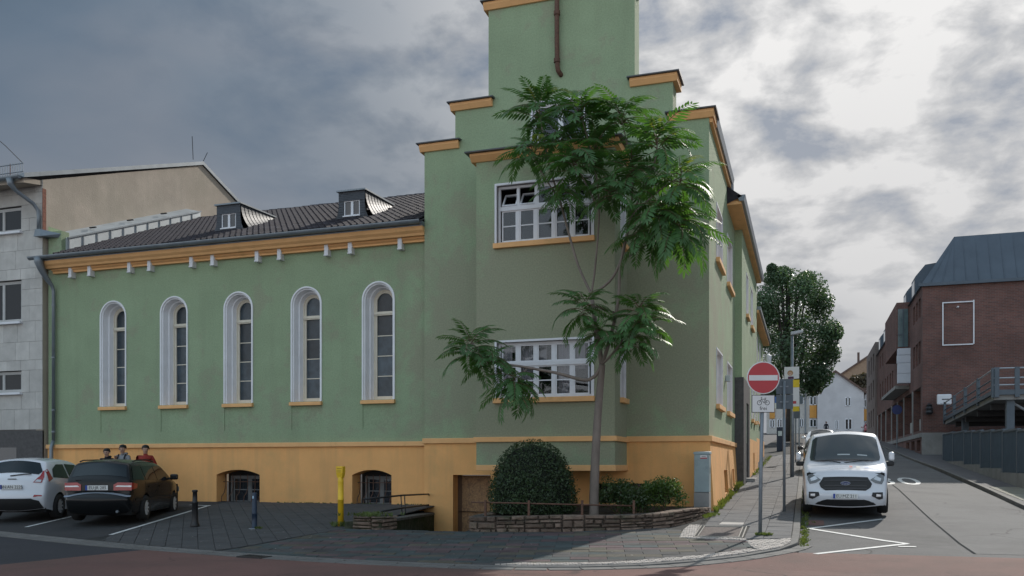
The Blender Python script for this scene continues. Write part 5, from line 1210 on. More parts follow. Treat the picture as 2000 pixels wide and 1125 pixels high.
# bollards --------------------------------------------------------------
b1 = thing('bollard', (-11.01, -5.32, gz(-5.32)), 'black cast iron bollard with flared foot beside the parked black estate car', 'bollard', 'bollards on the forecourt')
MB().lathe([(.105, -.03), (.105, .06), (.085, .10), (.072, .16), (.066, .55), (.075, .56), (.075, .58), (.056, .60), (.05, .80), (.064, .81), (.064, .845), (.05, .86), (.0, .862)], (0, 0, 0), 20).build('post', mat('black_bollard', (.014, .014, .015), .45, .2, 8), b1, smooth=True, **L)
b2_ = thing('bollard', (-9.42, -5.31, gz(-5.31)), 'slim dark blue bollard with pale sticker in the middle of the forecourt', 'bollard', 'bollards on the forecourt')
MB().lathe([(.13, -.02), (.125, .015), (.06, .03), (.06, .33), (.064, .335), (.064, .35), (.058, .36), (.055, .80), (.05, .81), (0, .812)], (0, 0, 0), 18).build('post', mat('blue_bollard', (.013, .028, .055), .45, .2, 8), b2_, smooth=True, **L)
MB().lathe([(.13, -.02), (.14, 0), (.12, .018)], (0, 0, .0), 18).build('foot_plate', GALV, b2_, **L)
st_ = MB(); st_.add([(.062*math.cos(a), .062*math.sin(a), z) for z in (.68, .74) for a in (R(-110), R(-90), R(-70))], [(0, 1, 4, 3), (1, 2, 5, 4)]); st_.build('sticker', mat('pale_sticker', (.35, .5, .62), .5), b2_, **L)
# yellow gas marker -------------------------------------------------------
YP = mat('yellow_plastic', (.80, .50, .02), .45, .1, 5, .05, 20, dirt=(.48, .32, .04), dscale=4)
gp = thing('pipe_marker', (-7.65, -4.6, gz(-4.6)), 'yellow plastic pipe marker post in front of the cellar window', 'marker post')
MB().lathe([(.068, -.1), (.068, .60), (.074, .605), (.074, .62), (.066, .625), (.064, 1.0), (.07, 1.03), (.062, 1.05), (.055, 1.13)], (0, 0, 0), 18).build('post', YP, gp, smooth=True, **L)
h_ = MB(); h_.hexa([(-.065, -.05, 1.10), (.065, -.05, 1.10), (.065, .05, 1.10), (-.065, .05, 1.10)], [(-.085, -.07, 1.22), (.085, -.07, 1.22), (.085, .06, 1.22), (-.085, .06, 1.22)]); h_.box(-.085, .085, -.07, .06, 1.222, 1.36); hh = h_.build('head', YP, gp, bevel=.006, **L)
for z in (1.25, 1.30): MB().box(-.06, .06, -.074, -.0705, z, z+.012).build('print_line', mat('marker_print', (.25, .15, .01), .7), hh, **L)
# cable cabinet -------------------------------------------------------------
CABM = mat('cabinet_grey', (.27, .335, .345), .6, .1, 3, .05, 30, dirt=(.19, .24, .24), dscale=3)
cb = thing('cable_cabinet', (-.10, -.55, gz(-.5)), 'slim grey green cable cabinet on concrete foot at the building corner', 'utility cabinet')
MB().box(-.18, .18, -.22, .22, -.2, .50).build('foot', CONC, cb, bevel=.006, **L)
cbo = MB().box(-.175, .175, -.21, .21, .51, 1.42).build('body', CABM, cb, bevel=.008, **L)
MB().hexa([(-.195, -.23, 1.42), (.195, -.23, 1.42), (.195, .23, 1.42), (-.195, .23, 1.42)], [(-.185, -.22, 1.47), (.185, -.22, 1.47), (.185, .22, 1.49), (-.185, .22, 1.49)]).build('lid', CABM, cb, bevel=.006, **L)
stk = MB().box(-.03, .13, -.2135, -.2115, 1.31, 1.39).build('sticker', WHS, cbo, **L); MB().box(-.03, .13, -.2155, -.214, 1.31, 1.335).build('red_strip', REDS, stk, **L); MB().box(0, .10, -.2155, -.214, 1.35, 1.362).build('print', BLS, stk, **L)
MB().box(.176, .182, -.02, .02, .95, 1.1).build('lock', BLACKM, cbo, **L); MB().box(-.1755, -.1745, -.2, .2, .55, 1.4).build('door_seam', BLACKM, cbo, **L)
# ================================================================== VEGETATION
def leafmat(name, col, tr, rough=.35, var=.25, vs=3.0):
    m = bpy.data.materials.new(name); m.use_nodes = True; t = NT(m.node_tree); bs = m.node_tree.nodes['Principled BSDF']; out = m.node_tree.nodes['Material Output']
    geo = t.n('ShaderNodeNewGeometry'); f = t.noise(geo.outputs['Position'], vs, 3, .6)
    oi = t.n('ShaderNodeObjectInfo'); rr_ = t.ramp(oi.outputs['Random'], [(0, g3(.75)), (1, g3(1.3))])
    c = t.ramp(f, [(.3, tuple(x*(1-var) for x in col)), (.7, tuple(x*(1+var) for x in col))]); c = t.mix(1.0, c, rr_, 'MULTIPLY')
    t.l(c, bs.inputs['Base Color']); bs.inputs['Roughness'].default_value = rough; bs.inputs['Specular IOR Level'].default_value = .5
    tl = t.n('ShaderNodeBsdfTranslucent'); tl.inputs[0].default_value = (*tr, 1)
    mx = t.n('ShaderNodeMixShader'); mx.inputs[0].default_value = .28; t.l(bs.outputs[0], mx.inputs[1]); t.l(tl.outputs[0], mx.inputs[2]); t.l(mx.outputs[0], out.inputs[0])
    return m
LEAF = leafmat('ailanthus_leaf', (.055, .128, .040), (.15, .36, .04), .5)
LEAFY = leafmat('young_leaf', (.15, .21, .03), (.35, .42, .03), .4)
BARK = mat('smooth_bark', (.20, .165, .14), .85, .2, 6, .3, 40, dirt=(.14, .125, .10), dscale=4, stretch=(1, 1, .4))
TWIG = mat('brown_twig', (.13, .085, .05), .8, .2, 8)
BARKD = mat('dark_bark', (.05, .042, .035), .9, .3, 4, .6, 20)
def frond(seed, droop, pairs=11):
    rnd = random.Random(seed); mb = MB(); L = 1.0; pts = []; a = R(12); x = z = 0; n = 12
    for i in range(n+1):
        pts.append(Vector((x, rnd.uniform(-.006, .006), z))); a -= droop/n; x += L/n*math.cos(a); z += L/n*math.sin(a)
    mb.tube(pts, [.012*(1-.75*i/n) for i in range(n+1)], 3, 1, cap=False)
    def at(s):
        k = min(n-1, int(s*n)); return pts[k].lerp(pts[k+1], s*n-k), (pts[k+1]-pts[k]).normalized()
    def leaflet(p, d, upv, ln, w_):
        side = d.cross(upv).normalized(); tip = p+d*ln-Vector((0, 0, ln*.28)); m1 = p+d*ln*.38-Vector((0, 0, ln*.04)); m2 = p+d*ln*.72-Vector((0, 0, ln*.14))
        vs_ = [p, m1+side*w_-upv*w_*.35, m1+upv*w_*.1, m1-side*w_-upv*w_*.35, m2+side*w_*.7-upv*w_*.25, m2+upv*.0, m2-side*w_*.7-upv*w_*.25, tip]
        mb.add(vs_, [(0, 1, 2), (0, 2, 3), (1, 4, 5, 2), (2, 5, 6, 3), (4, 7, 5), (5, 7, 6)], 0)
    for i in range(pairs):
        s = .2+.78*i/(pairs-1); p, t_ = at(s); ln = (.29*(1-abs(s-.45)*.75))*rnd.uniform(.88, 1.1)
        for sg_ in (-1, 1):
            d_ = (Vector((0, sg_, 0))+t_*(.35+.5*s)+Vector((0, 0, rnd.uniform(-.25, .05)))).normalized(); up_ = Vector((-t_.z, 0, t_.x)).normalized()
            leaflet(p, d_, up_, ln, ln*.135)
    p, t_ = at(.999); leaflet(p, t_, Vector((-t_.z, 0, t_.x)).normalized(), .17, .03)
    return mb
fr_var = [frond(s, d_) for s, d_ in ((1, R(60)), (2, R(80)), (3, R(100)), (4, R(45)), (5, R(70)))]
fr_me = [f_.mesh('leaf', [LEAF, TWIG], True) for f_ in fr_var]; fr_my = [f_.mesh('young_leaf', [LEAFY, TWIG], True) for f_ in fr_var[:3]]
tr = thing('ailanthus_tree', pt(1160, 1003, -2.9), 'young tree with long feathery leaves growing in front of the green bay', 'tree')
def limb(pts, r0, r1, name='branch', m=BARK):
    pts = [Vector(p) for p in pts]; P3 = catmull(pts, .12); n = len(P3)
    return MB().tube(P3, [r0+(r1-r0)*i/(n-1) for i in range(n)], 8).build(name, m, tr, smooth=True)
F1 = pt(1176, 712, -2.9); F2 = pt(1155, 575, -2.75)
limb([pt(1160, 1012, -2.9), pt(1161, 940, -2.9), pt(1167, 820, -2.9), F1], .115, .075, 'trunk')
limb([F1, pt(1150, 742, -3.0), pt(1085, 728, -3.15), pt(1020, 716, -3.3), pt(960, 705, -3.35), pt(920, 668, -3.35)], .042, .018)
limb([pt(1030, 718, -3.25), pt(1015, 735, -3.5), pt(1005, 738, -3.6)], .018, .012)
limb([F1, pt(1166, 655, -2.85), F2], .06, .042)
limb([F2, pt(1130, 520, -2.65), pt(1112, 460, -2.55), pt(1093, 390, -2.5), pt(1072, 320, -2.5), pt(1052, 212, -2.5)], .034, .014)
limb([F2, pt(1163, 515, -2.8), pt(1170, 410, -2.9), pt(1160, 320, -2.95), pt(1132, 216, -3.0)], .026, .012)
limb([F2, pt(1190, 550, -2.9), pt(1212, 510, -3.0), pt(1228, 440, -3.05), pt(1235, 340, -3.0), pt(1212, 226, -2.9)], .034, .013)
limb([pt(1212, 510, -3.0), pt(1250, 487, -3.2), pt(1290, 455, -3.4), pt(1325, 425, -3.5)], .024, .012)
limb([F1, pt(1192, 660, -3.0), pt(1207, 590, -3.1), pt(1213, 510, -3.2), pt(1235, 420, -3.3), pt(1275, 330, -3.4), pt(1285, 270, -3.4)], .045, .014)
limb([pt(1200, 610, -3.05), pt(1170, 600, -3.3), pt(1140, 592, -3.4)], .02, .012)
limb([F1, pt(1205, 680, -3.2), pt(1235, 630, -3.3), pt(1250, 605, -3.3)], .03, .014)
limb([pt(1235, 420, -3.3), pt(1290, 370, -3.6), pt(1330, 345, -3.7)], .02, .012)
limb([pt(1093, 390, -2.5), pt(1060, 340, -2.9), pt(1040, 300, -3.1)], .018, .011)
limb([pt(1170, 410, -2.9), pt(1140, 350, -3.4), pt(1120, 310, -3.6)], .018, .011)
tips = [((918, 668), -3.35, 15, .78, .05), ((960, 700), -3.4, 8, .70, -.2), ((1005, 738), -3.6, 13, .72, -.35),
        ((1052, 208), -2.5, 13, .80, .35), ((1090, 265), -2.7, 9, .8, .1), ((1040, 295), -3.1, 10, .78, .0), ((1132, 212), -3.0, 13, .85, .3), ((1120, 310), -3.6, 13, .85, .0), ((1165, 290), -2.9, 9, .85, .1),
        ((1212, 222), -2.9, 12, .85, .25), ((1285, 268), -3.4, 14, .88, .2), ((1235, 330), -3.2, 12, .9, .0), ((1330, 342), -3.7, 15, .88, -.05), ((1325, 425), -3.5, 16, .9, -.4), ((1285, 400), -3.7, 11, .85, -.25), ((1190, 370), -3.5, 10, .8, -.15), ((1100, 370), -2.7, 8, .72, -.3), ((1255, 455), -3.5, 8, .72, -.45),
        ((1140, 592), -3.4, 13, .70, .05), ((1175, 650), -3.2, 8, .68, -.2), ((1250, 604), -3.3, 14, .75, .1), ((1240, 655), -3.5, 11, .72, -.2)]
nl = 0; extra_l = MB()
for ti, ((a, b_), Y, n, sc, bias) in enumerate(tips):
    p = Vector(pt(a, b_, Y)); az0 = random.uniform(0, 6.28)
    n = int(n*1.65)
    for k in range(n):
        az = az0+2.39996*k; el = R(42)*(1-k/n*1.15)+bias*.9+random.uniform(-.2, .2)
        if p.y+math.sin(az)*sc*.95 > -1.62: az = -az
        young = (k < 2 and ti in (3, 6, 12, 10)) or (k < 1 and ti == 5)
        vi = random.randrange(3 if young else 5)
        s_ = sc*random.uniform(.9, 1.22)*(1.0 if k > 2 else .75)
        mw = Matrix.Translation(p+Vector((random.uniform(-.05, .05), random.uniform(-.05, .05), -.02*k+.1))) @ Matrix.Rotation(az, 4, 'Z') @ Matrix.Rotation(-el, 4, 'Y') @ Matrix.Rotation(random.uniform(-.35, .35), 4, 'X') @ Matrix.Diagonal((s_, s_, s_, 1))
        if (k % 7) in (0, 2, 3, 5, 6) and nl < 298 or young:
            o_ = bpy.data.objects.new('leaf', (fr_my if young else fr_me)[vi]); COL.objects.link(o_); o_.parent = tr
            o_.matrix_parent_inverse = ROOTM[tr.name].inverted(); o_.matrix_basis = mw; nl += 1
        else:
            for vtx, fcs in ((fr_var[vi].v, fr_var[vi].f),): b0 = len(extra_l.v); extra_l.v += [tuple(mw @ Vector(q)) for q in vtx]; extra_l.f += [[b0+i for i in q] for q in fcs]; extra_l.m += fr_var[vi].m
tag(extra_l.build('inner_leaves', [LEAF, TWIG], tr, smooth=True, normals=False), kind='stuff')
def leafcloud(name, parent, pts_fn, n, size, m, seed=1, flat=.0):
    rnd = random.Random(seed); mb = MB()
    vs_, fs_ = [], []
    for i in range(n):
        p, nr = pts_fn(rnd); d_ = Vector((rnd.gauss(0, 1), rnd.gauss(0, 1), rnd.gauss(0, 1))).normalized(); nr = (nr+d_*.9).normalized()
        u = nr.orthogonal().normalized(); u.rotate(Matrix.Rotation(rnd.uniform(0, 6.28), 3, nr)); v = nr.cross(u); s_ = size*rnd.uniform(.6, 1.35)
        b0 = len(vs_); vs_ += [tuple(p-u*s_*.5), tuple(p+v*s_*.30), tuple(p+u*s_*.5), tuple(p-v*s_*.30)]; fs_.append((b0, b0+1, b0+2, b0+3))
    mb.v, mb.f, mb.m = vs_, fs_, [0]*len(fs_)
    return mb.build(name, m, parent, normals=False)
# clipped round bush
BUSHM = leafmat('box_leaf', (.040, .072, .026), (.06, .12, .015), .5, .5, 4)
bc = Vector(pt(1040, 907, -3.15)); rb_ = .98; top_z = 1.72; bot = .06
bu = thing('clipped_bush', (bc.x, bc.y, bot), 'large dome shaped clipped dark green bush left of the tree trunk', 'bush')
def dome(rnd):
    while True:
        a = rnd.uniform(0, 6.283); h = rnd.uniform(0, 1); 
        th = h; r = (1-th**2.6)**.5; r2 = r*(.90+.10*min(1, h*4+.2))
        if rnd.random() < .25+.75*r: break
    sh = rnd.uniform(.91, 1.01)+.03*math.sin(a*4+h*6)+.022*math.sin(a*9-h*11)+(rnd.random()**14)*.13
    p = Vector((bc.x+rb_*r2*sh*math.cos(a), bc.y+rb_*r2*sh*math.sin(a), bot+(top_z-bot)*h*min(1.0, sh)))
    return p, Vector((math.cos(a)*r, math.sin(a)*r, h**2)).normalized()
leafcloud('foliage', bu, dome, 13000, .05, BUSHM, 3)
core = MB(); core.lathe([(rb_*.90*((1-(i/14)**2.6)**.5)*(.90+.10*min(1, i/14*4+.2))+.001, (top_z-bot)*.93*i/14) for i in range(15)], (bc.x, bc.y, bot), 24); core.build('dark_core', mat('bush_core', (.008, .012, .006), 1), bu)  # solid near-black core, painting in the shade deep inside the bush
# two loose shrubs beside it
def blobs(bl, rnd):
    c_, r_ = rnd.choice(bl); d_ = Vector((rnd.gauss(0, 1), rnd.gauss(0, 1), rnd.gauss(0, 1))).normalized(); return c_+d_*r_*(rnd.random()**.45), d_
def shrub(name, lab, px_, py0, py1, wpx, Y, n, m, seed):
    rnd = random.Random(seed); c0 = Vector(pt(px_, py1, Y)); sc = (Vector(pt(px_+1, py1, Y))-c0).length; h = Vector(pt(px_, py0, Y)).z-c0.z; w_ = wpx*sc/2
    t = thing(name, (c0.x, c0.y, .05), lab, 'shrub', 'shrubs in the tree bed'); bl = []
    for k in range(16): bl.append((Vector((c0.x+rnd.uniform(-.75, .75)*w_, c0.y+rnd.uniform(-.5, .5)*w_*.8, .08+h*rnd.uniform(.25, .78))), rnd.uniform(.16, .27)))
    leafcloud('foliage', t, lambda r_: blobs(bl, r_), n, .055, m, seed)
    for k in range(6): b_ = rnd.choice(bl)[0]; MB().tube([(c0.x+rnd.uniform(-.1, .1), c0.y, .0), ((c0.x+b_.x)/2, (c0.y+b_.y)/2, b_.z*.45), tuple(b_)], .009, 5).build('stem', TWIG, t)
SHM = leafmat('shrub_leaf', (.042, .075, .024), (.10, .17, .02), .4, .4, 5); SHL = leafmat('light_shrub_leaf', (.06, .11, .025), (.16, .26, .02), .4, .4, 5)
shrub('loose_shrub', 'loose dark green shrub directly right of the tree trunk', 1205, 935, 1003, 75, -2.6, 2600, SHM, 5)
shrub('loose_shrub', 'brighter green shrub between the tree trunk and the cable cabinet', 1296, 932, 1003, 92, -2.2, 3600, SHL, 6)
shrub('loose_shrub', 'low shrub in the middle of the tree bed shrubs', 1246, 948, 1003, 60, -2.9, 1700, SHM, 8)
# street trees up the hill
def bigtree(name, lab, D, tx, trunk_base, bl, n, size, m, seed, rt=.3):
    x, zc = far(tx, 0, D)[0], 0; y = math.sin(R(18.5))*(tx-1000)/1720*D+math.cos(R(18.5))*D-22.15
    t = thing(name, (x, y, gz(y)), lab, 'tree', 'trees along the street'); B_ = []
    for (a, b_, r_) in bl: X, Z = far(a, b_, D); B_.append((Vector((X, y+random.uniform(-2, 2), Z)), r_*D/1720))
    tz = max(b_[0].z for b_ in B_); MB().tube([(x, y, gz(y)-.3), (x+.1, y, gz(y)+3), (x, y, tz-2)], [rt, rt*.8, rt*.25], 8).build('trunk', BARKD, t, smooth=True)
    for c_, r_ in B_: MB().tube([(x, y, gz(y)+2.5+random.uniform(0, 2)), tuple((c_+Vector((x, y, c_.z)))/2), tuple(c_)], [rt*.35, rt*.2, rt*.08], 5).build('limb', BARKD, t)
    leafcloud('crown', t, lambda r_: blobs(B_, r_), n, size, m, seed)
TM = leafmat('maple_leaf', (.058, .098, .050), (.11, .20, .05), .45, .5, .5)
bl = [(1545, 560, 40), (1515, 545, 24), (1500, 590, 30), (1580, 575, 36), (1600, 600, 30), (1530, 620, 45), (1575, 640, 45), (1610, 655, 34), (1500, 660, 34), (1545, 690, 45), (1590, 700, 42), (1618, 690, 26), (1505, 720, 30), (1560, 745, 40), (1600, 735, 28), (1530, 530, 16), (1575, 548, 20), (1508, 765, 20), (1590, 752, 20), (1508, 528, 10), (1625, 650, 22), (1500, 620, 24)]
bigtree('street_tree', 'tall dense dark green tree behind the street lamp', 78, 1540, 0, bl, 34000, .24, TM, 11, .35)
bigtree('hill_tree', 'thin brownish tree in front of the far brown roofed house', 165, 1672, 0, [(1672, 745, 14), (1658, 752, 12), (1685, 740, 12), (1690, 758, 12), (1665, 765, 12)], 1300, .7, leafmat('brown_leaf', (.09, .075, .045), (.1, .08, .03), .6), 12, .3)
# weeds in joints, along walls and kerbs
wd = MB(); rnd = random.Random(21)
def tuft(x, y, z, n, h, sp):
    for i in range(n):
        a = rnd.uniform(0, 6.28); r_ = rnd.uniform(0, sp); px_, py_ = x+r_*math.cos(a), y+r_*math.sin(a); hh_ = h*rnd.uniform(.4, 1.1); w_ = rnd.uniform(.006, .016); lx, ly = rnd.gauss(0, .5)*hh_, rnd.gauss(0, .5)*hh_
        wd.add([(px_-w_*math.sin(a), py_+w_*math.cos(a), z), (px_+w_*math.sin(a), py_-w_*math.cos(a), z), (px_+lx*.5+w_, py_+ly*.5, z+hh_*.65), (px_+lx, py_+ly, z+hh_), (px_+lx*.5-w_, py_+ly*.5, z+hh_*.6)], [(0, 1, 2, 4), (4, 2, 3)])
for i in range(95): y = rnd.uniform(-.6, 8.0); tuft(.15+rnd.uniform(0, .12), y, gz(y)+.01, 7, rnd.choice((.05, .08, .2)), .06)
for i in range(45): y = rnd.uniform(12, 28); tuft(.36+rnd.uniform(0, .1), y, gz(y)+.01, 5, .12, .08)
for i in range(190): y = rnd.uniform(-5.3, 7.0); tuft(2.19+abs(rnd.gauss(0, .07)), y, rz(y)+.0, 6, rnd.choice((.03, .05, .09)), .05)
for i in range(30): tuft(-7.65+rnd.gauss(0, .12), -4.6+rnd.gauss(0, .08), gz(-4.6)+.01, 7, .12, .05)
for i in range(8): tuft(-9.28+rnd.gauss(0, .05), -5.35+rnd.gauss(0, .03), gz(-5.3)+.01, 6, .06, .03)
for i in range(12): tuft(1.5+rnd.gauss(0, .08), -4.4+rnd.gauss(0, .05), gz(-4.4)+.01, 6, .07, .04)
for i in range(60): x = rnd.uniform(-12.5, -7.5); tuft(x, .2, gz(.1)+.01, 4, .04, .04)
for i in range(40): tuft(-6.7+rnd.gauss(0, .25), -4.9+rnd.gauss(0, .2), .03, 6, .09, .05)
for i in range(50): a = rnd.random(); tuft(.1+rnd.gauss(0, .1), -1.2+rnd.gauss(0, .6), gz(-1.0)+.01, 5, .06, .05)
tag(wd.build('weeds', leafmat('weed_leaf', (.085, .12, .03), (.2, .26, .03), .6, .5, 4), normals=False), 'weeds and grass tufts in the kerb and wall joints', 'weeds', kind='stuff')
# fallen leaves and scraps of litter on the paving
lt = MB()
for i in range(90):
    x, y = rnd.uniform(-12, 2), rnd.uniform(-8.3, -4.9)
    if -7.4 < x < -4.5 and y > -5: continue
    s_ = rnd.uniform(.012, .03); a = rnd.uniform(0, 6.28); z = gz(y)+.026
    lt.add([(x+s_*math.cos(a+k*1.57)*(1 if k % 2 else .5), y+s_*math.sin(a+k*1.57)*(1 if k % 2 else .5), z+rnd.uniform(0, .008)) for k in range(4)], [(0, 1, 2, 3)])
tag(lt.build('litter', mat('pale_litter', (.45, .42, .36), .9), normals=False), 'small pale scraps and fallen leaflets scattered on the paving', 'litter', kind='stuff')
# ================================================================== VEHICLES
def dens(P_, step):
    out = []
    for a, b_ in zip(P_, P_[1:]):
        a, b_ = Vector(a), Vector(b_); n = max(1, int((b_-a).length/step))
        out += [a.lerp(b_, i/n) for i in range(n)]
    return out+[Vector(P_[-1])]
def inside(p, poly):
    c_ = False; n = len(poly); j = n-1
    for i in range(n):
        if (poly[i][1] > p[1]) != (poly[j][1] > p[1]) and p[0] < (poly[j][0]-poly[i][0])*(p[1]-poly[i][1])/(poly[j][1]-poly[i][1])+poly[i][0]: c_ = not c_
        j = i
    return c_
def cdt(boundary, interior):
    pts_ = [Vector((p[0], p[1])) for p in boundary]+[Vector((p[0], p[1])) for p in interior]
    v, e, f, *_ = delaunay_2d_cdt(pts_, [], [list(range(len(boundary)))], 1, 1e-5)
    return v, f
class Car:
    def __init__(s, U, w0, belt, tumble, arches, ra, zb=.2, r=.07, bulge=.07, tf=.16, tr=.10, xs=(.9, .9), lowtuck=.05):
        s.U = catmull([Vector(u) for u in U], .05); s.w0, s.belt, s.tumble, s.arches, s.ra, s.zb, s.r, s.bulge = w0, belt, tumble, arches, ra, zb, r, bulge
        s.tf, s.tr, s.xs, s.low = tf, tr, xs, lowtuck
        s.x0, s.x1 = min(u.x for u in s.U), max(u.x for u in s.U); s.top = max(range(len(s.U)), key=lambda i: s.U[i].y)
    def Wb(s, x, z):
        w_ = s.w0
        if z > s.belt: w_ -= s.tumble*(z-s.belt)
        else: w_ -= s.low*((s.belt-z)/s.belt)**2
        if x > s.xs[0]: w_ -= s.tf*((x-s.xs[0])/(s.x1-s.xs[0]))**2.2
        if x < -s.xs[1]: w_ -= s.tr*((-x-s.xs[1])/(-s.x0-s.xs[1]))**2.2
        return w_
    def dU(s, x, z):
        p = Vector((x, z)); best = 9
        for a, b_ in zip(s.U, s.U[1:]):
            ab = b_-a; t_ = max(0, min(1, (p-a).dot(ab)/max(1e-9, ab.length_squared))); best = min(best, (a+ab*t_-p).length)
        return best
    def Wd(s, x, z):
        d_ = min(s.r, s.dU(x, z)); return s.Wb(x, z)-(s.r-math.sqrt(max(0, s.r**2-(s.r-d_)**2)))
    def outline(s):
        U = s.U; bot = []; x = U[-1].x; path = [(U[-1].x, U[-1].y)]
        for ax in sorted(s.arches, reverse=True):
            h = s.zb; dx = math.sqrt(max(1e-4, s.ra**2-(h-s.az)**2)); a0 = math.asin((h-s.az)/s.ra)
            path.append((ax+dx, h))
            for k in range(1, 14): a = a0+(math.pi-2*a0)*k/14; path.append((ax+s.ra*math.cos(a), s.az+s.ra*math.sin(a)))
            path.append((ax-dx, h))
        path.append((U[0].x, U[0].y))
        return [tuple(u) for u in U]+[tuple(p) for p in dens(path, .1)[1:-1]]
    az = .31
    def shell(s, parent, paint, under):
        ol = s.outline(); mb = MB(); inter = []
        for i in range(1, len(s.U)-1):
            t_ = (s.U[i+1]-s.U[i-1]).normalized(); n_ = Vector((t_.y, -t_.x))
            for d_ in (.012, .03, .055): q = s.U[i]+n_*d_; inter.append(q)
        gx = s.x0
        while gx < s.x1:
            gz_ = s.zb
            while gz_ < 2.1:
                if s.dU(gx, gz_) > .08: inter.append(Vector((gx, gz_)))
                gz_ += .11
            gx += .13
        inter = [q for q in inter if inside(q, ol) and min((Vector(o_)-q).length for o_ in ol) > .008]
        v, f = cdt(ol, inter); ys = [s.Wd(p.x, p.y) for p in v]
        for sg_ in (1, -1): mb.add([(p.x, sg_*y, p.y) for p, y in zip(v, ys)], [tuple(q) for q in f])
        n = 12; U = s.U; rows = []
        for i, u in enumerate(U):
            t_ = (U[min(i+1, len(U)-1)]-U[max(i-1, 0)]).normalized(); nn = Vector((-t_.y, t_.x)); w_ = s.Wd(u.x, u.y)
            rows.append([(u.x+nn.x*s.bulge*(1-(k/n)**2), w_*k/n, u.y+nn.y*s.bulge*(1-(k/n)**2)*(.55 if abs(nn.y) > .8 else 1)) for k in range(-n, n+1)])
        for a, b_ in zip(rows, rows[1:]): mb.add(a+b_, [(k, k+1, 2*n+2+k, 2*n+1+k) for k in range(2*n)])
        o_ = mb.build('body', paint, parent, smooth=True, world=False)
        bm = bmesh.new(); bm.from_mesh(o_.data); bmesh.ops.remove_doubles(bm, verts=bm.verts, dist=.0015); bmesh.ops.recalc_face_normals(bm, faces=bm.faces); bm.to_mesh(o_.data); bm.free()
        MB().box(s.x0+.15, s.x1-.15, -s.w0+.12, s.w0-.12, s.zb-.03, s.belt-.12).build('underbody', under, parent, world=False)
        return o_
    def side(s, parent, poly, sg_, eps, m, name, step=.09):
        b_ = dens(list(poly)+[poly[0]], .06)[:-1]; xs_ = [p.x for p in b_]; zs_ = [p.y for p in b_]; inter = []
        x = min(xs_)+step/2
        while x < max(xs_):
            z = min(zs_)+step/2
            while z < max(zs_):
                if inside((x, z), b_) and min((p-Vector((x, z))).length for p in b_) > .025: inter.append((x, z))
                z += step
            x += step
        v, f = cdt(b_, inter)
        return MB().add([(p.x, sg_*(s.Wd(p.x, p.y)+eps), p.y) for p in v], [tuple(q) for q in f]).build(name, m, parent, smooth=True, world=False)
    def end(s, parent, poly, front, eps, m, name, step=.08):
        """poly in (y,z) laid on the front or rear skin"""
        idx = range(s.top, len(s.U)) if front else range(s.top, -1, -1)
        path = [s.U[i] for i in idx]
        def at(z):
            for k, (a, b_) in enumerate(zip(path, path[1:])):
                if (a.y-z)*(b_.y-z) <= 0 and abs(a.y-b_.y) > 1e-6:
                    q = a.lerp(b_, (z-a.y)/(b_.y-a.y)); t_ = (b_-a).normalized(); nn = Vector((-t_.y, t_.x)) if front else Vector((t_.y, -t_.x)); return q, nn
            return path[-1], Vector((1 if front else -1, 0))
        b_ = dens(list(poly)+[poly[0]], .05)[:-1]; inter = []; ys_ = [p.x for p in b_]; zs_ = [p.y for p in b_]
        y = min(ys_)+step/2
        while y < max(ys_):
            z = min(zs_)+step/2
            while z < max(zs_):
                if inside((y, z), b_) and min((p-Vector((y, z))).length for p in b_) > .02: inter.append((y, z))
                z += step
            y += step
        v, f = cdt(b_, inter); out = []
        for p in v:
            q, nn = at(p.y); w_ = max(.2, s.Wd(q.x, q.y)); k = max(-1.05, min(1.05, p.x/w_)); h = s.bulge*(1-k*k)+eps
            out.append((q.x+nn.x*h, p.x, q.y+nn.y*h))
        return MB().add(out, [tuple(q) for q in f]).build(name, m, parent, smooth=True, world=False)
    def mirror_end(s, parent, poly, *a, **k):
        return [s.end(parent, [(sg_*y, z) for y, z in poly], *a, **k) for sg_ in (1, -1)]
WHP = mat('white_car_paint', (.72, .74, .78), .25, .02, 1, coat=.8, spec=.5)
VANP = mat('van_paint', (.66, .68, .72), .22, .02, 1, coat=.8)
BKP = mat('black_car_paint', (.008, .009, .010), .25, .02, 1, spec=.3, coat=.12)
CGL = glassmat('car_glass', (.012, .018, .02), rough=.03, refl=.6)
VGL = glassmat('van_glass', (.035, .05, .055), rough=.02, refl=.9)
BPL = mat('black_plastic', (.015, .015, .016), .55, .1, 5)
CHR = mat('bright_trim', (.30, .34, .39), .35, .05, 5, metal=.3)
REDL = mat('tail_lamp', (.33, .008, .012), .12, .1, 8, coat=.6)
CLR = mat('clear_lamp', (.55, .56, .58), .12, .15, 10, metal=.3, coat=.6)
DLR = mat('lamp_interior', (.16, .165, .17), .15, .3, 14, coat=.6)
RIM = mat('alloy_rim', (.60, .61, .62), .4, .1, 8, metal=.1)
PLW = mat('plate_white', (.68, .68, .66), .5); PLB = mat('plate_blue', (.01, .05, .32), .5)
UND = mat('under_car', (.006, .006, .006), 1)
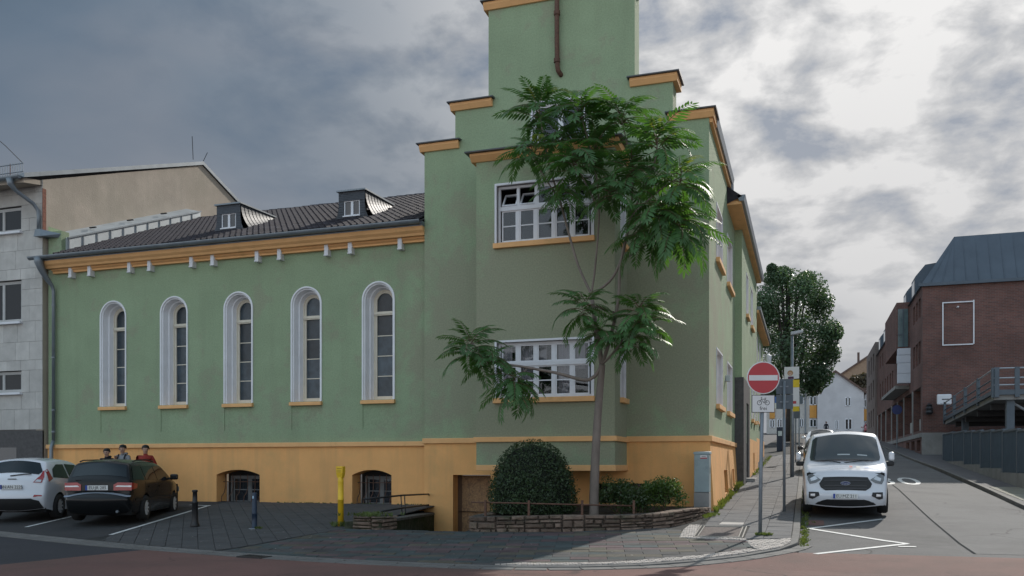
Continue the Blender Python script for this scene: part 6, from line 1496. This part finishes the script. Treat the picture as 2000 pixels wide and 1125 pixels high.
def wheel(parent, x, y, r, w_=.2, sg_=1, spokes=10):
    root = MB().lathe([(r*.62, -w_/2), (r*.93, -w_/2), (r, -w_/2+.035), (r, w_/2-.035), (r*.93, w_/2), (r*.66, w_/2), (r*.64, w_/2-.03)], (x, y, r), 32, axis='y', cap=False).build('wheel', RUBBER, parent, smooth=True, world=False)
    e = sg_*w_/2
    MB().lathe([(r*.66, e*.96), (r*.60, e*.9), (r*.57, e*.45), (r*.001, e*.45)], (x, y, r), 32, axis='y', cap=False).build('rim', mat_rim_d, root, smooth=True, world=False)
    sp = MB()
    for k in range(spokes):
        a = 2*math.pi*k/spokes; d_ = Vector((math.cos(a), math.sin(a))); n_ = Vector((-d_.y, d_.x))*.02
        P4 = [d_*r*.12+n_*1.3, d_*r*.63+n_, d_*r*.63-n_, d_*r*.12-n_*1.3]
        sp.hexa([(x+p.x, y+e*.62, r+p.y) for p in P4], [(x+p.x, y+e*.9, r+p.y) for p in P4])
    sp.lathe([(r*.16, e*.6), (r*.16, e*.93), (r*.08, e*.95), (0.001, e*.95)], (x, y, r), 16, axis='y'); sp.lathe([(r*.60, e*.85), (r*.665, e*.99), (r*.66, e*.85)], (x, y, r), 32, axis='y', cap=False)
    sp.build('spokes', RIM, root, world=False)
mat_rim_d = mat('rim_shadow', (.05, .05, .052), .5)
def plate(parent, x, z, text, front, tilt=0.0, w_=.50, dy=0.0):
    s = 1 if front else -1; rx = (R(90), 0, R(90) if front else R(-90))
    p_ = MB().box(x-.008, x+.008, dy-w_/2, dy+w_/2, z-.055, z+.055).build('number_plate', PLW, parent, world=False)
    xs_ = x+s*.011; q = MB(); yb = dy+(-w_/2 if front else w_/2); yb2 = yb+(.045 if front else -.045); q.box(min(xs_, x), max(xs_, x), min(yb, yb2), max(yb, yb2), z-.055, z+.055); q.build('blue_band', PLB, p_, world=False)
    label_text(text, .105, p_, (x+s*.012, dy+(.022 if front else -.022), z-.003), rx, BLS, 'plate_text', .92)
    return p_
def mirrors(c_, parent, x, z, m, sz=(.10, .2, .15), out=.13):
    for sg_ in (1, -1):
        w_ = c_.Wb(x, z); mo = MB().box(x-sz[0]/2, x+sz[0]/2, min(sg_*(w_+.03), sg_*(w_+.03+sz[1])), max(sg_*(w_+.03), sg_*(w_+.03+sz[1])), z, z+sz[2]).build('wing_mirror', m, parent, bevel=.035, world=False)
        MB().box(x-.03, x+.03, min(sg_*(w_-.05), sg_*(w_+.05)), max(sg_*(w_-.05), sg_*(w_+.05)), z+.01, z+.06).build('mirror_arm', BPL, mo, world=False)
# ---- black estate
ROT = lambda deg: R(deg)
va = thing('estate_car', (-14.28, -3.80, gz(-3.80)), 'black estate car with red tail lamps parked on the forecourt', 'car', 'parked cars', rz=R(115))
c = Car([(-2.12, .24), (-2.20, .36), (-2.24, .52), (-2.235, .60), (-2.16, .645), (-2.15, .80), (-2.13, .97), (-2.08, 1.06), (-1.92, 1.33), (-1.80, 1.392), (-1.3, 1.425), (-.6, 1.435), (-.1, 1.42), (.3, 1.365), (.55, 1.28), (1.0, 1.03), (1.15, .955), (1.5, .91), (1.95, .80), (2.12, .70), (2.19, .55), (2.2, .38), (2.12, .22)], .84, .93, .36, (-1.28, 1.27), .35, r=.10, bulge=.09, tr=.13, tf=.2)
c.shell(va, BKP, UND)
c.end(va, [(-.61, 1.06), (.61, 1.06), (.56, 1.33), (-.56, 1.33)], False, .006, CGL, 'rear_window')
for y0, y1 in ((.40, .78),):
    for o_ in c.mirror_end(va, [(.36, .75), (.745, .75), (.75, .93), (.45, .93), (.36, .88)], False, .012, REDL, 'tail_lamp'): pass
    c.mirror_end(va, [(.40, .83), (.74, .83), (.74, .862), (.44, .862)], False, .017, CLR, 'reversing_lamp')
for sg_ in (1, -1): c.side(va, [(-2.14, .76), (-1.86, .80), (-1.84, .90), (-2.10, .93)], sg_, .008, REDL, 'side_tail_lamp')
c.end(va, [(-.74, .60), (.74, .60), (.74, .635), (-.74, .635)], False, .012, CHR, 'bumper_strip')  # silver strip, its blue-grey painting in the sky reflected on the bumper top
for sg_ in (1, -1):
    for q, nm in (([(-2.00, 1.0), (-1.52, .985), (-1.36, .98), (-1.40, 1.32), (-1.78, 1.32), (-1.87, 1.25)], 'quarter_window'), ([(-1.28, .98), (-.42, .965), (-.46, 1.33), (-1.32, 1.31)], 'side_window'), ([(-.34, .965), (.86, .955), (.62, 1.12), (.30, 1.30), (-.38, 1.335)], 'side_window')): c.side(va, q, sg_, .006, CGL, nm)
    c.side(va, [(-1.9, .50), (1.9, .50), (1.9, .545), (-1.9, .545)], sg_, .012, BPL, 'rub_strip')
    for xq in (-1.32, -.38, .86): c.side(va, [(xq-.006, .38), (xq+.006, .38), (xq+.006, .96), (xq-.006, .96)], sg_, .004, UND, 'door_gap')
    c.side(va, [(-1.14, .80), (-.96, .80), (-.96, .835), (-1.14, .835)], sg_, .02, BKP, 'door_handle'); c.side(va, [(-.22, .80), (-.04, .80), (-.04, .835), (-.22, .835)], sg_, .02, BKP, 'door_handle')
c.end(va, [(-.60, 1.0), (.60, 1.0), (.53, 1.33), (-.53, 1.33)], True, .006, CGL, 'windscreen')
c.mirror_end(va, [(.40, .60), (.72, .60), (.74, .74), (.42, .74)], True, .01, CLR, 'headlamp'); c.end(va, [(-.28, .58), (.28, .58), (.28, .74), (-.28, .74)], True, .01, BPL, 'grille')
plate(va, -2.255, .815, 'EU:JR 285', False); MB().box(-2.19, -2.17, -.02, .5, .985, 1.0).build('rear_wiper', BPL, va, world=False)
for x in (-1.28, 1.27):
    for sg_ in (1, -1): wheel(va, x, sg_*.745, .305, .2, sg_)
mirrors(c, va, .72, .95, BKP); MB().tube([(-2.0, -.45, .28), (-2.26, -.45, .26)], .03, 8).build('exhaust', ZINC, va, world=False)
for sg_ in (1, -1): MB().tube([(-1.6, sg_*.60, 1.42), (-1.4, sg_*.60, 1.455), (-.4, sg_*.60, 1.47), (.1, sg_*.59, 1.43)], .016, 6).build('roof_rail', BPL, va, world=False)
# ---- white hatchbacks (near one on the forecourt, one up the street)
def hatch(name, lab, loc, rz_, text, paint, detail=True):
    t = thing(name, loc, lab, 'car', 'parked cars', rz=rz_)
    c = Car([(-1.86, .26), (-1.94, .40), (-1.97, .56), (-1.93, .70), (-1.90, .86), (-1.86, 1.02), (-1.72, 1.20), (-1.56, 1.38), (-1.46, 1.44), (-.9, 1.475), (-.4, 1.475), (0, 1.44), (.35, 1.36), (.75, 1.17), (1.08, .98), (1.4, .91), (1.75, .80), (1.9, .66), (1.95, .5), (1.92, .32), (1.84, .22)], .845, .93, .40, (-1.22, 1.25), .345, r=.09, bulge=.10)
    c.shell(t, paint, UND)
    c.end(t, [(-.56, 1.09), (.56, 1.09), (.62, 1.18), (.50, 1.375), (-.50, 1.375), (-.62, 1.18)], False, .008, CGL, 'rear_window')
    for sg_ in (1, -1): c.end(t, [(sg_*y, z) for y, z in ((.47, .90), (.66, .90), (.70, 1.04), (.655, 1.20), (.63, 1.20), (.60, 1.06))], False, .012, REDL, 'tail_lamp'); c.end(t, [(sg_*y, z) for y, z in ((.50, .915), (.64, .915), (.655, .97), (.56, .97))], False, .017, CLR, 'reversing_lamp')
    for sg_ in (1, -1): c.side(t, [(-1.80, .92), (-1.55, 1.0), (-1.62, 1.24), (-1.70, 1.20)], sg_, .008, REDL, 'side_tail_lamp')
    c.end(t, [(-.70, .27), (.70, .27), (.62, .46), (.45, .52), (-.45, .52), (-.62, .46)], False, .008, BPL, 'bumper_insert'); c.mirror_end(t, [(.50, .555), (.70, .57), (.68, .60), (.52, .60)], False, .012, REDL, 'reflector')
    for sg_ in (1, -1):
        for q, nm in (([(-1.52, 1.03), (-.62, .99), (-.66, 1.36), (-1.1, 1.355), (-1.40, 1.24)], 'side_window'), ([(-.54, .985), (.80, .96), (.55, 1.16), (.10, 1.345), (-.58, 1.365)], 'side_window')): c.side(t, q, sg_, .008, CGL, nm)
        for xq in (-.58, .62): c.side(t, [(xq-.006, .36), (xq+.006, .36), (xq+.006, .97), (xq-.006, .97)], sg_, .004, UND, 'door_gap')
        c.side(t, [(-.40, .84), (-.2, .84), (-.2, .875), (-.40, .875)], sg_, .02, paint, 'door_handle')
    c.end(t, [(-.60, 1.02), (.60, 1.02), (.52, 1.38), (-.52, 1.38)], True, .008, CGL, 'windscreen'); c.mirror_end(t, [(.40, .66), (.70, .74), (.66, .92), (.5, .80)], True, .01, CLR, 'headlamp')
    c.end(t, [(-.42, .40), (.42, .40), (.5, .58), (-.5, .58)], True, .01, BPL, 'grille')
    plate(t, -2.045, .80, text, False, w_=.50); plate(t, 2.06, .36, text, True)
    MB().box(-1.99, -1.965, -.10, .10, .985, 1.005).build('boot_badge', BPL, t, world=False); MB().tube([(-1.965, .05, 1.075), (-1.93, -.25, 1.115), (-1.91, -.42, 1.12)], .014, 6).build('rear_wiper', BPL, t, world=False)
    for x in (-1.22, 1.25):
        for sg_ in (1, -1): wheel(t, x, sg_*.75, .30, .2, sg_)
    mirrors(c, t, .62, .96, paint); return t
hatch('hatchback', 'white hatchback parked next to the black estate at the left edge', (-17.05, -3.75, gz(-3.75)), R(115), 'BN:AN 2225', WHP)
hatch('hatchback', 'white car parked up the street behind the van', (3.05, 31, rz(31)), R(-90), 'EU:AB 12', WHP)
hatch('hatchback', 'dark car parked between the van and the white car up the street', (3.0, 15.5, rz(15.5)), R(-90), 'EU:KM 48', BKP)
hatch('hatchback', 'dark red car far up the street beside the pale annexe', (10.4, 107, rz(107)), R(90), 'EU:TR 7', mat('red_car_paint', (.22, .01, .02), .2, .02, 1, coat=.8))
# ---- silver-white van facing the camera
vn = thing('van', (3.17, 1.95, rz(1.2)+.02), 'silver white delivery van with black grille parked facing the junction', 'van', rz=R(-91))
c = Car([(-2.40, .32), (-2.46, .5), (-2.48, .8), (-2.46, 1.3), (-2.40, 1.85), (-2.30, 1.915), (-1.2, 1.945), (-.2, 1.95), (.45, 1.93), (.75, 1.88), (.95, 1.76), (1.35, 1.45), (1.62, 1.22), (1.76, 1.145), (2.0, 1.07), (2.2, .97), (2.30, .86), (2.345, .72), (2.38, .56), (2.42, .46), (2.40, .34), (2.33, .22)], .965, 1.08, .24, (-1.55, 1.42), .375, r=.10, bulge=.10, tf=.085, tr=.03, xs=(1.0, 1.8))
c.shell(vn, VANP, UND)
c.end(vn, [(-.77, 1.235), (-.60, 1.20), (0, 1.185), (.60, 1.20), (.77, 1.235), (.79, 1.32), (.735, 1.76), (.66, 1.815), (-.66, 1.815), (-.735, 1.76), (-.79, 1.32)], True, .008, VGL, 'windscreen')
c.end(vn, [(-.74, 1.198), (0, 1.158), (.74, 1.198), (.60, 1.204), (0, 1.186), (-.60, 1.204)], True, .010, BPL, 'scuttle')
gr_ = c.end(vn, [(-.48, .835), (.48, .835), (.57, .70), (.54, .62), (.43, .525), (-.43, .525), (-.54, .62), (-.57, .70)], True, .012, BPL, 'grille')
for z in (.58, .65, .765): c.end(gr_, [(-.46, z-.012), (.46, z-.012), (.46, z+.012), (-.46, z+.012)], True, .024, mat('grille_bar', (.035, .035, .037), .4), 'grille_bar')
c.mirror_end(vn, [(.53, .785), (.64, .72), (.78, .70), (.83, .80), (.83, .95), (.79, .975), (.66, .87)], True, .012, DLR, 'headlamp')
c.mirror_end(vn, [(.60, .80), (.75, .76), (.77, .83), (.66, .87)], True, .018, CLR, 'lamp_lens')
for sg_ in (1, -1): c.side(vn, [(2.15, .72), (2.02, .80), (1.78, .98), (1.98, .98), (2.2, .88)], sg_, .01, DLR, 'side_headlamp')
c.mirror_end(vn, [(.56, .44), (.72, .36), (.80, .38), (.80, .52), (.58, .50)], True, .012, BPL, 'fog_recess'); c.mirror_end(vn, [(.66, .42), (.76, .42), (.76, .465), (.66, .465)], True, .02, CLR, 'fog_lamp')
c.end(vn, [(-.66, .25), (.66, .25), (.60, .31), (.40, .375), (-.40, .375), (-.60, .31)], True, .012, BPL, 'lower_intake')
plate(vn, 2.545, .43, 'EU:MZ 211', True, w_=.53)
bd = MB(); n = 28; bxx = 2.478
bd.hexa([(bxx, .105*math.cos(2*math.pi*k/n), .725+.045*math.sin(2*math.pi*k/n)) for k in range(n)], [(bxx+.012, .105*math.cos(2*math.pi*k/n), .725+.045*math.sin(2*math.pi*k/n)) for k in range(n)])
bdo = bd.build('badge', CHR, vn, world=False); b2b = MB(); b2b.hexa([(bxx+.012, .095*math.cos(2*math.pi*k/n), .725+.036*math.sin(2*math.pi*k/n)) for k in range(n)], [(bxx+.015, .095*math.cos(2*math.pi*k/n), .725+.036*math.sin(2*math.pi*k/n)) for k in range(n)]); b2b.build('badge_field', mat('badge_blue', (.012, .025, .12), .3), bdo, world=False)
label_text('Ford', .07, bdo, (bxx+.017, 0, .722), (R(90), 0, R(90)), CHR, 'badge_text')
# bonnet markings follow the bonnet skin
for (y0, y1, m_, nm) in ((-.02+.11, .05+.11, REDS, 'red_mark'), (.24, .33, mat('pale_mark', (.5, .5, .45), .5), 'pale_mark'), (.42, .51, mat('blue_mark', (.08, .2, .42), .5), 'blue_mark')): c.end(vn, [(y0, 1.0), (y1, 1.0), (y1, 1.035), (y0, 1.035)], True, .006, m_, nm)
for k, ch in enumerate('FINKEN'):
    lm = mat('grey_print', (.38, .38, .38), .5) if k == 0 else lm
    o_ = label_text(ch, .062, vn, (2.135+.115-.028, -.34+k*.058, 1.062+.012), (R(28), 0, R(90)), lm, 'bonnet_letter')
for sg_ in (1, -1):
    c.side(vn, [(.28, 1.14), (1.42, 1.14), (1.15, 1.42), (.80, 1.70), (.30, 1.72)], sg_, .008, CGL, 'side_window'); c.side(vn, [(-2.1, 1.18), (.12, 1.18), (.12, 1.72), (-2.1, 1.72)], sg_, .006, CGL, 'side_window')
    for xq in (.2, 1.48): c.side(vn, [(xq-.006, .35), (xq+.006, .35), (xq+.006, 1.75 if xq < 1 else 1.15), (xq-.006, 1.75 if xq < 1 else 1.15)], sg_, .003, UND, 'door_gap')
    c.side(vn, [(-2.2, .42), (.95, .42), (.95, .52), (-2.2, .52)], sg_, .012, BPL, 'rub_strip')
    w_ = c.Wb(1.25, 1.2); mo = MB().box(1.16, 1.30, min(sg_*(w_+.06), sg_*(w_+.19)), max(sg_*(w_+.06), sg_*(w_+.19)), 1.24, 1.46).build('wing_mirror', VANP, vn, bevel=.05, world=False); MB().box(1.17, 1.29, min(sg_*(w_-.06), sg_*(w_+.18)), max(sg_*(w_-.06), sg_*(w_+.18)), 1.12, 1.236).build('mirror_foot', BPL, mo, bevel=.03, world=False)
    MB().tube([(1.80, sg_*.04-.05, 1.20), (1.76, sg_*.28, 1.235), (1.735, sg_*.52, 1.255)], .012, 6).build('wiper', BPL, vn, world=False)
for (y0, y1, z) in ((-.16, .12, 1.30), (.28, .50, 1.30)): c.end(vn, [(y0, z), (y1, z), (y1, z+.028), (y0, z+.028)], True, .011, mat('dash_paper', (.42, .46, .47), .6), 'dashboard_paper')
for x in (-1.55, 1.42):
    for sg_ in (1, -1): wheel(vn, x, sg_*.845, .335, .22, sg_, 5)
# ================================================================== PEOPLE
SKIN = mat('skin', (.42, .25, .18), .6, .08, 10); HAIRD = mat('dark_hair', (.012, .010, .009), .6, .3, 30)
def human(name, loc, heading, H, top_m, leg_m, lab, arm='down', look=0.0, hair=HAIRD, group='people standing by the ochre wall'):
    t = thing(name, loc, lab, 'person', group, rz=heading); k = H/1.76
    V, E, Rr = [], [], []
    def add(p, r_, par=None):
        V.append(Vector(p)*k); Rr.append(r_*k); i = len(V)-1
        if par is not None: E.append((par, i))
        return i
    pel = add((0, 0, .96), .145); sp = add((0, 0, 1.14), .135, pel); ch = add((.0, 0, 1.33), .155, sp); ne0 = add((0, 0, 1.45), .075, ch); ne = add((.01, 0, 1.52), .055, ne0)
    hx = .03*math.cos(look); hy = .03*math.sin(look)
    h0 = add((.02+hx, hy, 1.575), .072, ne); h1 = add((.01+hx*.6, hy*.6, 1.655), .095, h0); h2 = add((.0, 0, 1.715), .07, h1)
    for sg_ in (1, -1):
        sh = add((0, sg_*.175, 1.40), .075, ch)
        if arm == 'phone': el = add((.10, sg_*.25, 1.16), .056, sh); wr = add((.26, sg_*.10, 1.34 if sg_ < 0 else 1.22), .04, el); d_ = Vector((.05, -sg_*.04, .05))
        elif arm == 'pockets': el = add((-.06, sg_*.29, 1.14), .058, sh); wr = add((.09, sg_*.22, .98), .042, el); d_ = Vector((.04, -sg_*.02, -.05))
        else: el = add((.0, sg_*.25, 1.13), .054, sh); wr = add((.07, sg_*.26, .89), .038, el); d_ = Vector((.01, 0, -.07))
        pm_ = add(V[wr]/k+d_*.9, .034, wr)
        for f_ in range(5):
            s1 = Vector((.012*(f_-2), .008*(f_-2)*sg_, 0)); a = add(V[pm_]/k+d_*.55+s1*1.5, .0095, pm_); add(V[a]/k+d_*(.45 if f_ else .2)+Vector((.012, 0, 0)), .008, a)
        hp = add((0, sg_*.09, .88), .105, pel); kn = add((.02, sg_*.10, .50), .068, hp); an = add((-.01, sg_*.105, .10), .048, kn); ft = add((.05, sg_*.11, .05), .045, an); add((.16, sg_*.12, .04), .036, ft)
    me = bpy.data.meshes.new('body'); me.from_pydata([tuple(v) for v in V], E, []); o_ = bpy.data.objects.new('tmp', me); COL.objects.link(o_)
    md = o_.modifiers.new('skin', 'SKIN'); md.use_smooth_shade = True
    for i, sv in enumerate(me.skin_vertices[0].data): sv.radius = (Rr[i], Rr[i]*(.78 if i in (0, 1, 2) else 1)); sv.use_root = (i == 0)
    sd = o_.modifiers.new('sub', 'SUBSURF'); sd.levels = 1; sd.render_levels = 1
    for i in (pel, sp, ch): me.skin_vertices[0].data[i].radius = (Rr[i]*1.15, Rr[i]*.85)
    bme = bpy.data.meshes.new_from_object(o_.evaluated_get(bpy.context.evaluated_depsgraph_get())); bpy.data.objects.remove(o_)
    bme.materials.clear()
    for m_ in (top_m, leg_m, SKIN, BPL): bme.materials.append(m_)
    wrs = [V[i] for i in range(len(V)) if abs(Rr[i]-.034*k) < 1e-6]
    for p in bme.polygons:
        z = p.center.z/k; mi = 0
        if z > 1.515: mi = 2
        elif any((p.center-w_).length < .075*k for w_ in wrs): mi = 2
        elif z < .10: mi = 3
        elif z < .90 and abs(p.center.y) < .215*k: mi = 1
        p.material_index = mi; p.use_smooth = True
    link('body', bme, t, False)
    hm = MB(); hv = []; rn = random.Random(len(name)+int(H*100))
    nseg, nr = 18, 9
    for i in range(nr+1):
        ph = math.pi*.56*i/nr
        for j in range(nseg):
            a = 2*math.pi*j/nseg; front = math.cos(a-look); cut = 1.0 if front < .35 or ph < 1.05 else .90
            rr_ = (.118+.016*rn.random())*cut*(1 if ph < 1.1 else .93); hv.append(((hx*.5-.012+rr_*math.sin(ph)*math.cos(a))*k, (hy*.5+rr_*.9*math.sin(ph)*math.sin(a))*k, (1.672+.105*math.cos(ph)+(.03 if front > .5 and ph > 1.2 else 0))*k))
    hm.add(hv, [(i*nseg+j, i*nseg+(j+1) % nseg, (i+1)*nseg+(j+1) % nseg, (i+1)*nseg+j) for i in range(nr) for j in range(nseg)]+[tuple(range(nseg))]); hm.build('hair', hair, t, smooth=True, world=False)
    cl, sl2 = math.cos(look), math.sin(look)
    fp = lambda f_, s_, z: ((hx*.8+f_*cl-s_*sl2)*k, (hy*.8+f_*sl2+s_*cl)*k, z*k)
    for s_ in (.032, -.032): MB().lathe([(.001, -.010), (.009, -.004), (.011, .002), (.001, .012)], fp(.093, s_, 1.640), 8).build('eye', HAIRD, t, world=False)
    MB().hexa([fp(.085, -.012, 1.60), fp(.085, .012, 1.60), fp(.118, .010, 1.605), fp(.118, -.010, 1.605)], [fp(.085, -.006, 1.65), fp(.085, .006, 1.65), fp(.096, .005, 1.65), fp(.096, -.005, 1.65)]).build('nose', SKIN, t, world=False)
    MB().box(0, .001, 0, .001, 0, .001) if False else None
    MB().hexa([fp(.085, -.024, 1.572), fp(.085, .024, 1.572), fp(.094, .02, 1.573), fp(.094, -.02, 1.573)], [fp(.085, -.024, 1.582), fp(.085, .024, 1.582), fp(.094, .02, 1.581), fp(.094, -.02, 1.581)]).build('mouth', mat('lips', (.25, .09, .08), .6), t, world=False)
    for s_ in (.098, -.098): MB().lathe([(.001, -.03), (.014, -.015), (.016, .012), (.001, .03)], fp(.0, s_, 1.635), 8).build('ear', SKIN, t, world=False)
    return t, k
NAVY = mat('navy_hoodie', (.012, .014, .02), .9, .2, 8); GREYH = mat('grey_hoodie', (.25, .26, .275), .95, .12, 9, .3, 40); REDJ = mat('red_jacket', (.26, .025, .016), .75, .12, 9, .3, 20); JEAN = mat('dark_jeans', (.02, .025, .04), .9, .2, 8)
def pground(px_, Y): x = pt(px_, 900, Y)[0]; return (x, Y, gz(Y)+.012)
h1_, k1 = human('person', pground(209, -1.0), R(-60), 1.66, NAVY, JEAN, 'person in dark hoodie with raised hand, leftmost of the three by the wall', 'phone', R(-10))
h2_, k2 = human('person', pground(240, -.8), R(-75), 1.76, GREYH, JEAN, 'person in grey hoodie with backpack straps looking down beside the wall', 'phone', R(10))
h3_, k3 = human('person', pground(284, -.9), R(-55), 1.75, REDJ, JEAN, 'person in red padded jacket with hands in pockets beside the wall', 'pockets', R(15))
for s_ in (.105, -.105): MB().tube([(-.10*k2, s_*k2, 1.30*k2), (-.06*k2, s_*k2, 1.44*k2), (.04*k2, s_*k2, 1.475*k2), (.13*k2, s_*k2, 1.38*k2), (.145*k2, s_*1.1*k2, 1.22*k2), (.10*k2, s_*1.5*k2, 1.08*k2)], .022, 6).build('backpack_strap', NAVY, h2_, world=False)
MB().hexa([(-.30, -.13, 1.02), (-.12, -.14, 1.0), (-.12, .14, 1.0), (-.30, .13, 1.02)], [(-.26, -.12, 1.44), (-.12, -.13, 1.47), (-.12, .13, 1.47), (-.26, .12, 1.44)]).build('backpack', NAVY, h2_, bevel=.04, world=False)
for hh, kk, m_ in ((h1_, k1, NAVY), (h2_, k2, GREYH)): MB().tube([(-.08*kk, -.08*kk, 1.50*kk), (-.12*kk, 0, 1.50*kk), (-.08*kk, .08*kk, 1.50*kk), (.02*kk, .085*kk, 1.48*kk)], .04, 8).build('hood', m_, hh, smooth=True, world=False)
for z in (1.36, 1.27, 1.18, 1.09): MB().lathe([(.165, -.03), (.182, 0), (.165, .03)], (0, 0, z*k3), 20).build('jacket_quilting', REDJ, h3_, smooth=True, world=False).scale = (.86, 1.06, 1)
human('person', (4.6, 95, gz(95)), R(80), 1.75, NAVY, JEAN, 'dark clothed pedestrian far up the street above the van roof', 'down', 0, group='pedestrian up the street')
